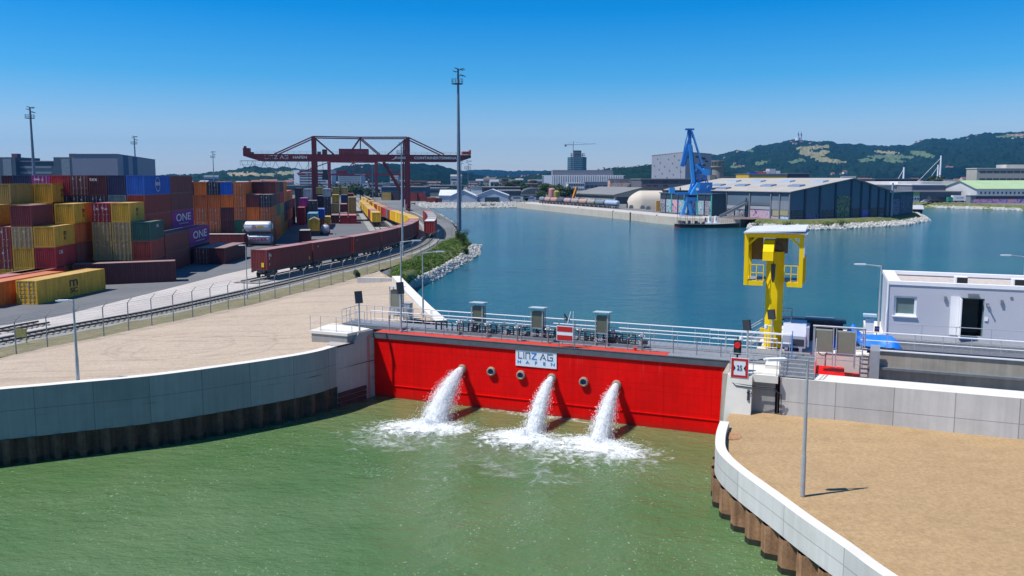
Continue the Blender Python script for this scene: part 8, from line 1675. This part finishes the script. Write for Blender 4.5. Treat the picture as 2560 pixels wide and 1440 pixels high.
MB().beam(e(1800,541),e(1868,507),1.0,.9).build('inclined_deck', M['galvd'], st3); MB().beam(e(1798,537),e(1864,502),.15,.15).beam(e(1862,541),e(1866,495),.4,.4).beam(e(1835,541),e(1838,520),.3,.3).build('support_frame', M['dark'], st3)
# ---------------------------------------------------------------- old tug boat
Pt = at(1686,568,0); Pt2 = at(1849,566,0); Lb = X_(1849,567,Pt.y)-X_(1686,567,Pt.y); bt = thing('boat', 'old black barge boat with red waterline and white wheelhouse moored at the quay', 'boat', (X_(1686,567,Pt.y-1.5),Pt.y-1.5,0), R(-1))
b = MB(); ns = 26; rows_ = [(-.3,.75),(.35,.9),(.351,.9),(1.25,1.0)]
for i in range(ns+1):
    f = i/ns; w_ = 2.3*(1-abs(2*f-1)**(5 if f < .5 else 3.2))**.7 if 0 < f < 1 else .05; sh = .5*max(0,f-.55)**1.3*2.6+.25*max(0,.2-f)
    for z, k in rows_: b.v.append(V3(Lb*f, -w_*k, z+(sh if z > .5 else 0))); 
    for z, k in rows_: b.v.append(V3(Lb*f, w_*k, z+(sh if z > .5 else 0)))
for i in range(ns):
    for s_ in (0, 4):
        for j in range(3): f = [i*8+s_+j,(i+1)*8+s_+j,(i+1)*8+s_+j+1,i*8+s_+j+1]; b.f.append(f if s_ == 0 else f[::-1]); b.m.append(1 if j < 1 else 0)
    b.f.append([i*8+3,(i+1)*8+3,(i+1)*8+7,i*8+7]); b.m.append(2)
b.build('hull', [mat('hull_black', (.015,.015,.02), .4, var=.2), mat('hull_red', (.25,.03,.02), .5, var=.2), mat('deck_grey', (.25,.24,.24), .8, var=.2)], bt)
MB().box(Lb*.45,Lb*.56,-1.3,1.3,1.2,1.75).box(Lb*.57,Lb*.68,-1.2,1.2,1.2,1.7).build('deck_house', M['white'], bt); wh = MB().box(Lb*.515,Lb*.55,-1.1,1.1,1.75,4.0).box(Lb*.61,Lb*.64,-.9,.9,1.7,3.9).build('wheelhouse', M['white'], bt)
MB().box(Lb*.52,Lb*.53,-1.14,-1.1,2.3,3.3).box(Lb*.617,Lb*.626,-.94,-.9,2.6,3.2).build('window', M['gwin'], wh)
b = MB(); b.box(Lb*.08,Lb*.40,-1.7,1.7,3.9,4.0)
for x in (.08,.18,.29,.4):
    for y in (-1.6,1.6): b.rod((Lb*x,y,1.2),(Lb*x,y,3.9),.05,None,5)
b.build('awning', M['dark'], bt); b = MB(); rnd = random.Random(3)
for k in range(16): x = rnd.uniform(.05,.45)*Lb; y = rnd.uniform(-1.4,1.0); b.box(x,x+rnd.uniform(.3,1.0),y,y+rnd.uniform(.3,.8),1.2,1.2+rnd.uniform(.3,1.3))
stuff(b.build('deck_clutter', bm_((.16,.15,.18)), bt)); b = MB(); b.rod((Lb*.04,0,1),(Lb*.04,0,5.6),.06).rod((Lb*.9,0,1.8),(Lb*.9,0,3.4),.05).rod((Lb*.47,0,1.7),(Lb*.47,0,3.4),.25,None,8)
for k in range(9): b.rod((Lb*(.7+.03*k),-1.5+.12*k,1.5),(Lb*(.7+.03*k),-1.5+.12*k,2.6),.03,None,4)
b.build('mast', M['dark'], bt)
# ================================================================ haze
hz = MB(); hz.box(-9000, 9000, -450, 9500, -2.5, 470)
hm_ = bpy.data.materials.new('haze_air'); hm_.use_nodes = True; n = hm_.node_tree.nodes; n.clear(); vo = n.new('ShaderNodeOutputMaterial'); pv = n.new('ShaderNodeVolumePrincipled')
pv.inputs['Color'].default_value = (.13,.48,1.0,1); pv.inputs['Density'].default_value = 6e-5; pv.inputs['Anisotropy'].default_value = .2; hm_.node_tree.links.new(pv.outputs[0], vo.inputs['Volume'])
stuff(hz.build('haze', hm_), 'thin blue summer haze over the valley', 'haze')
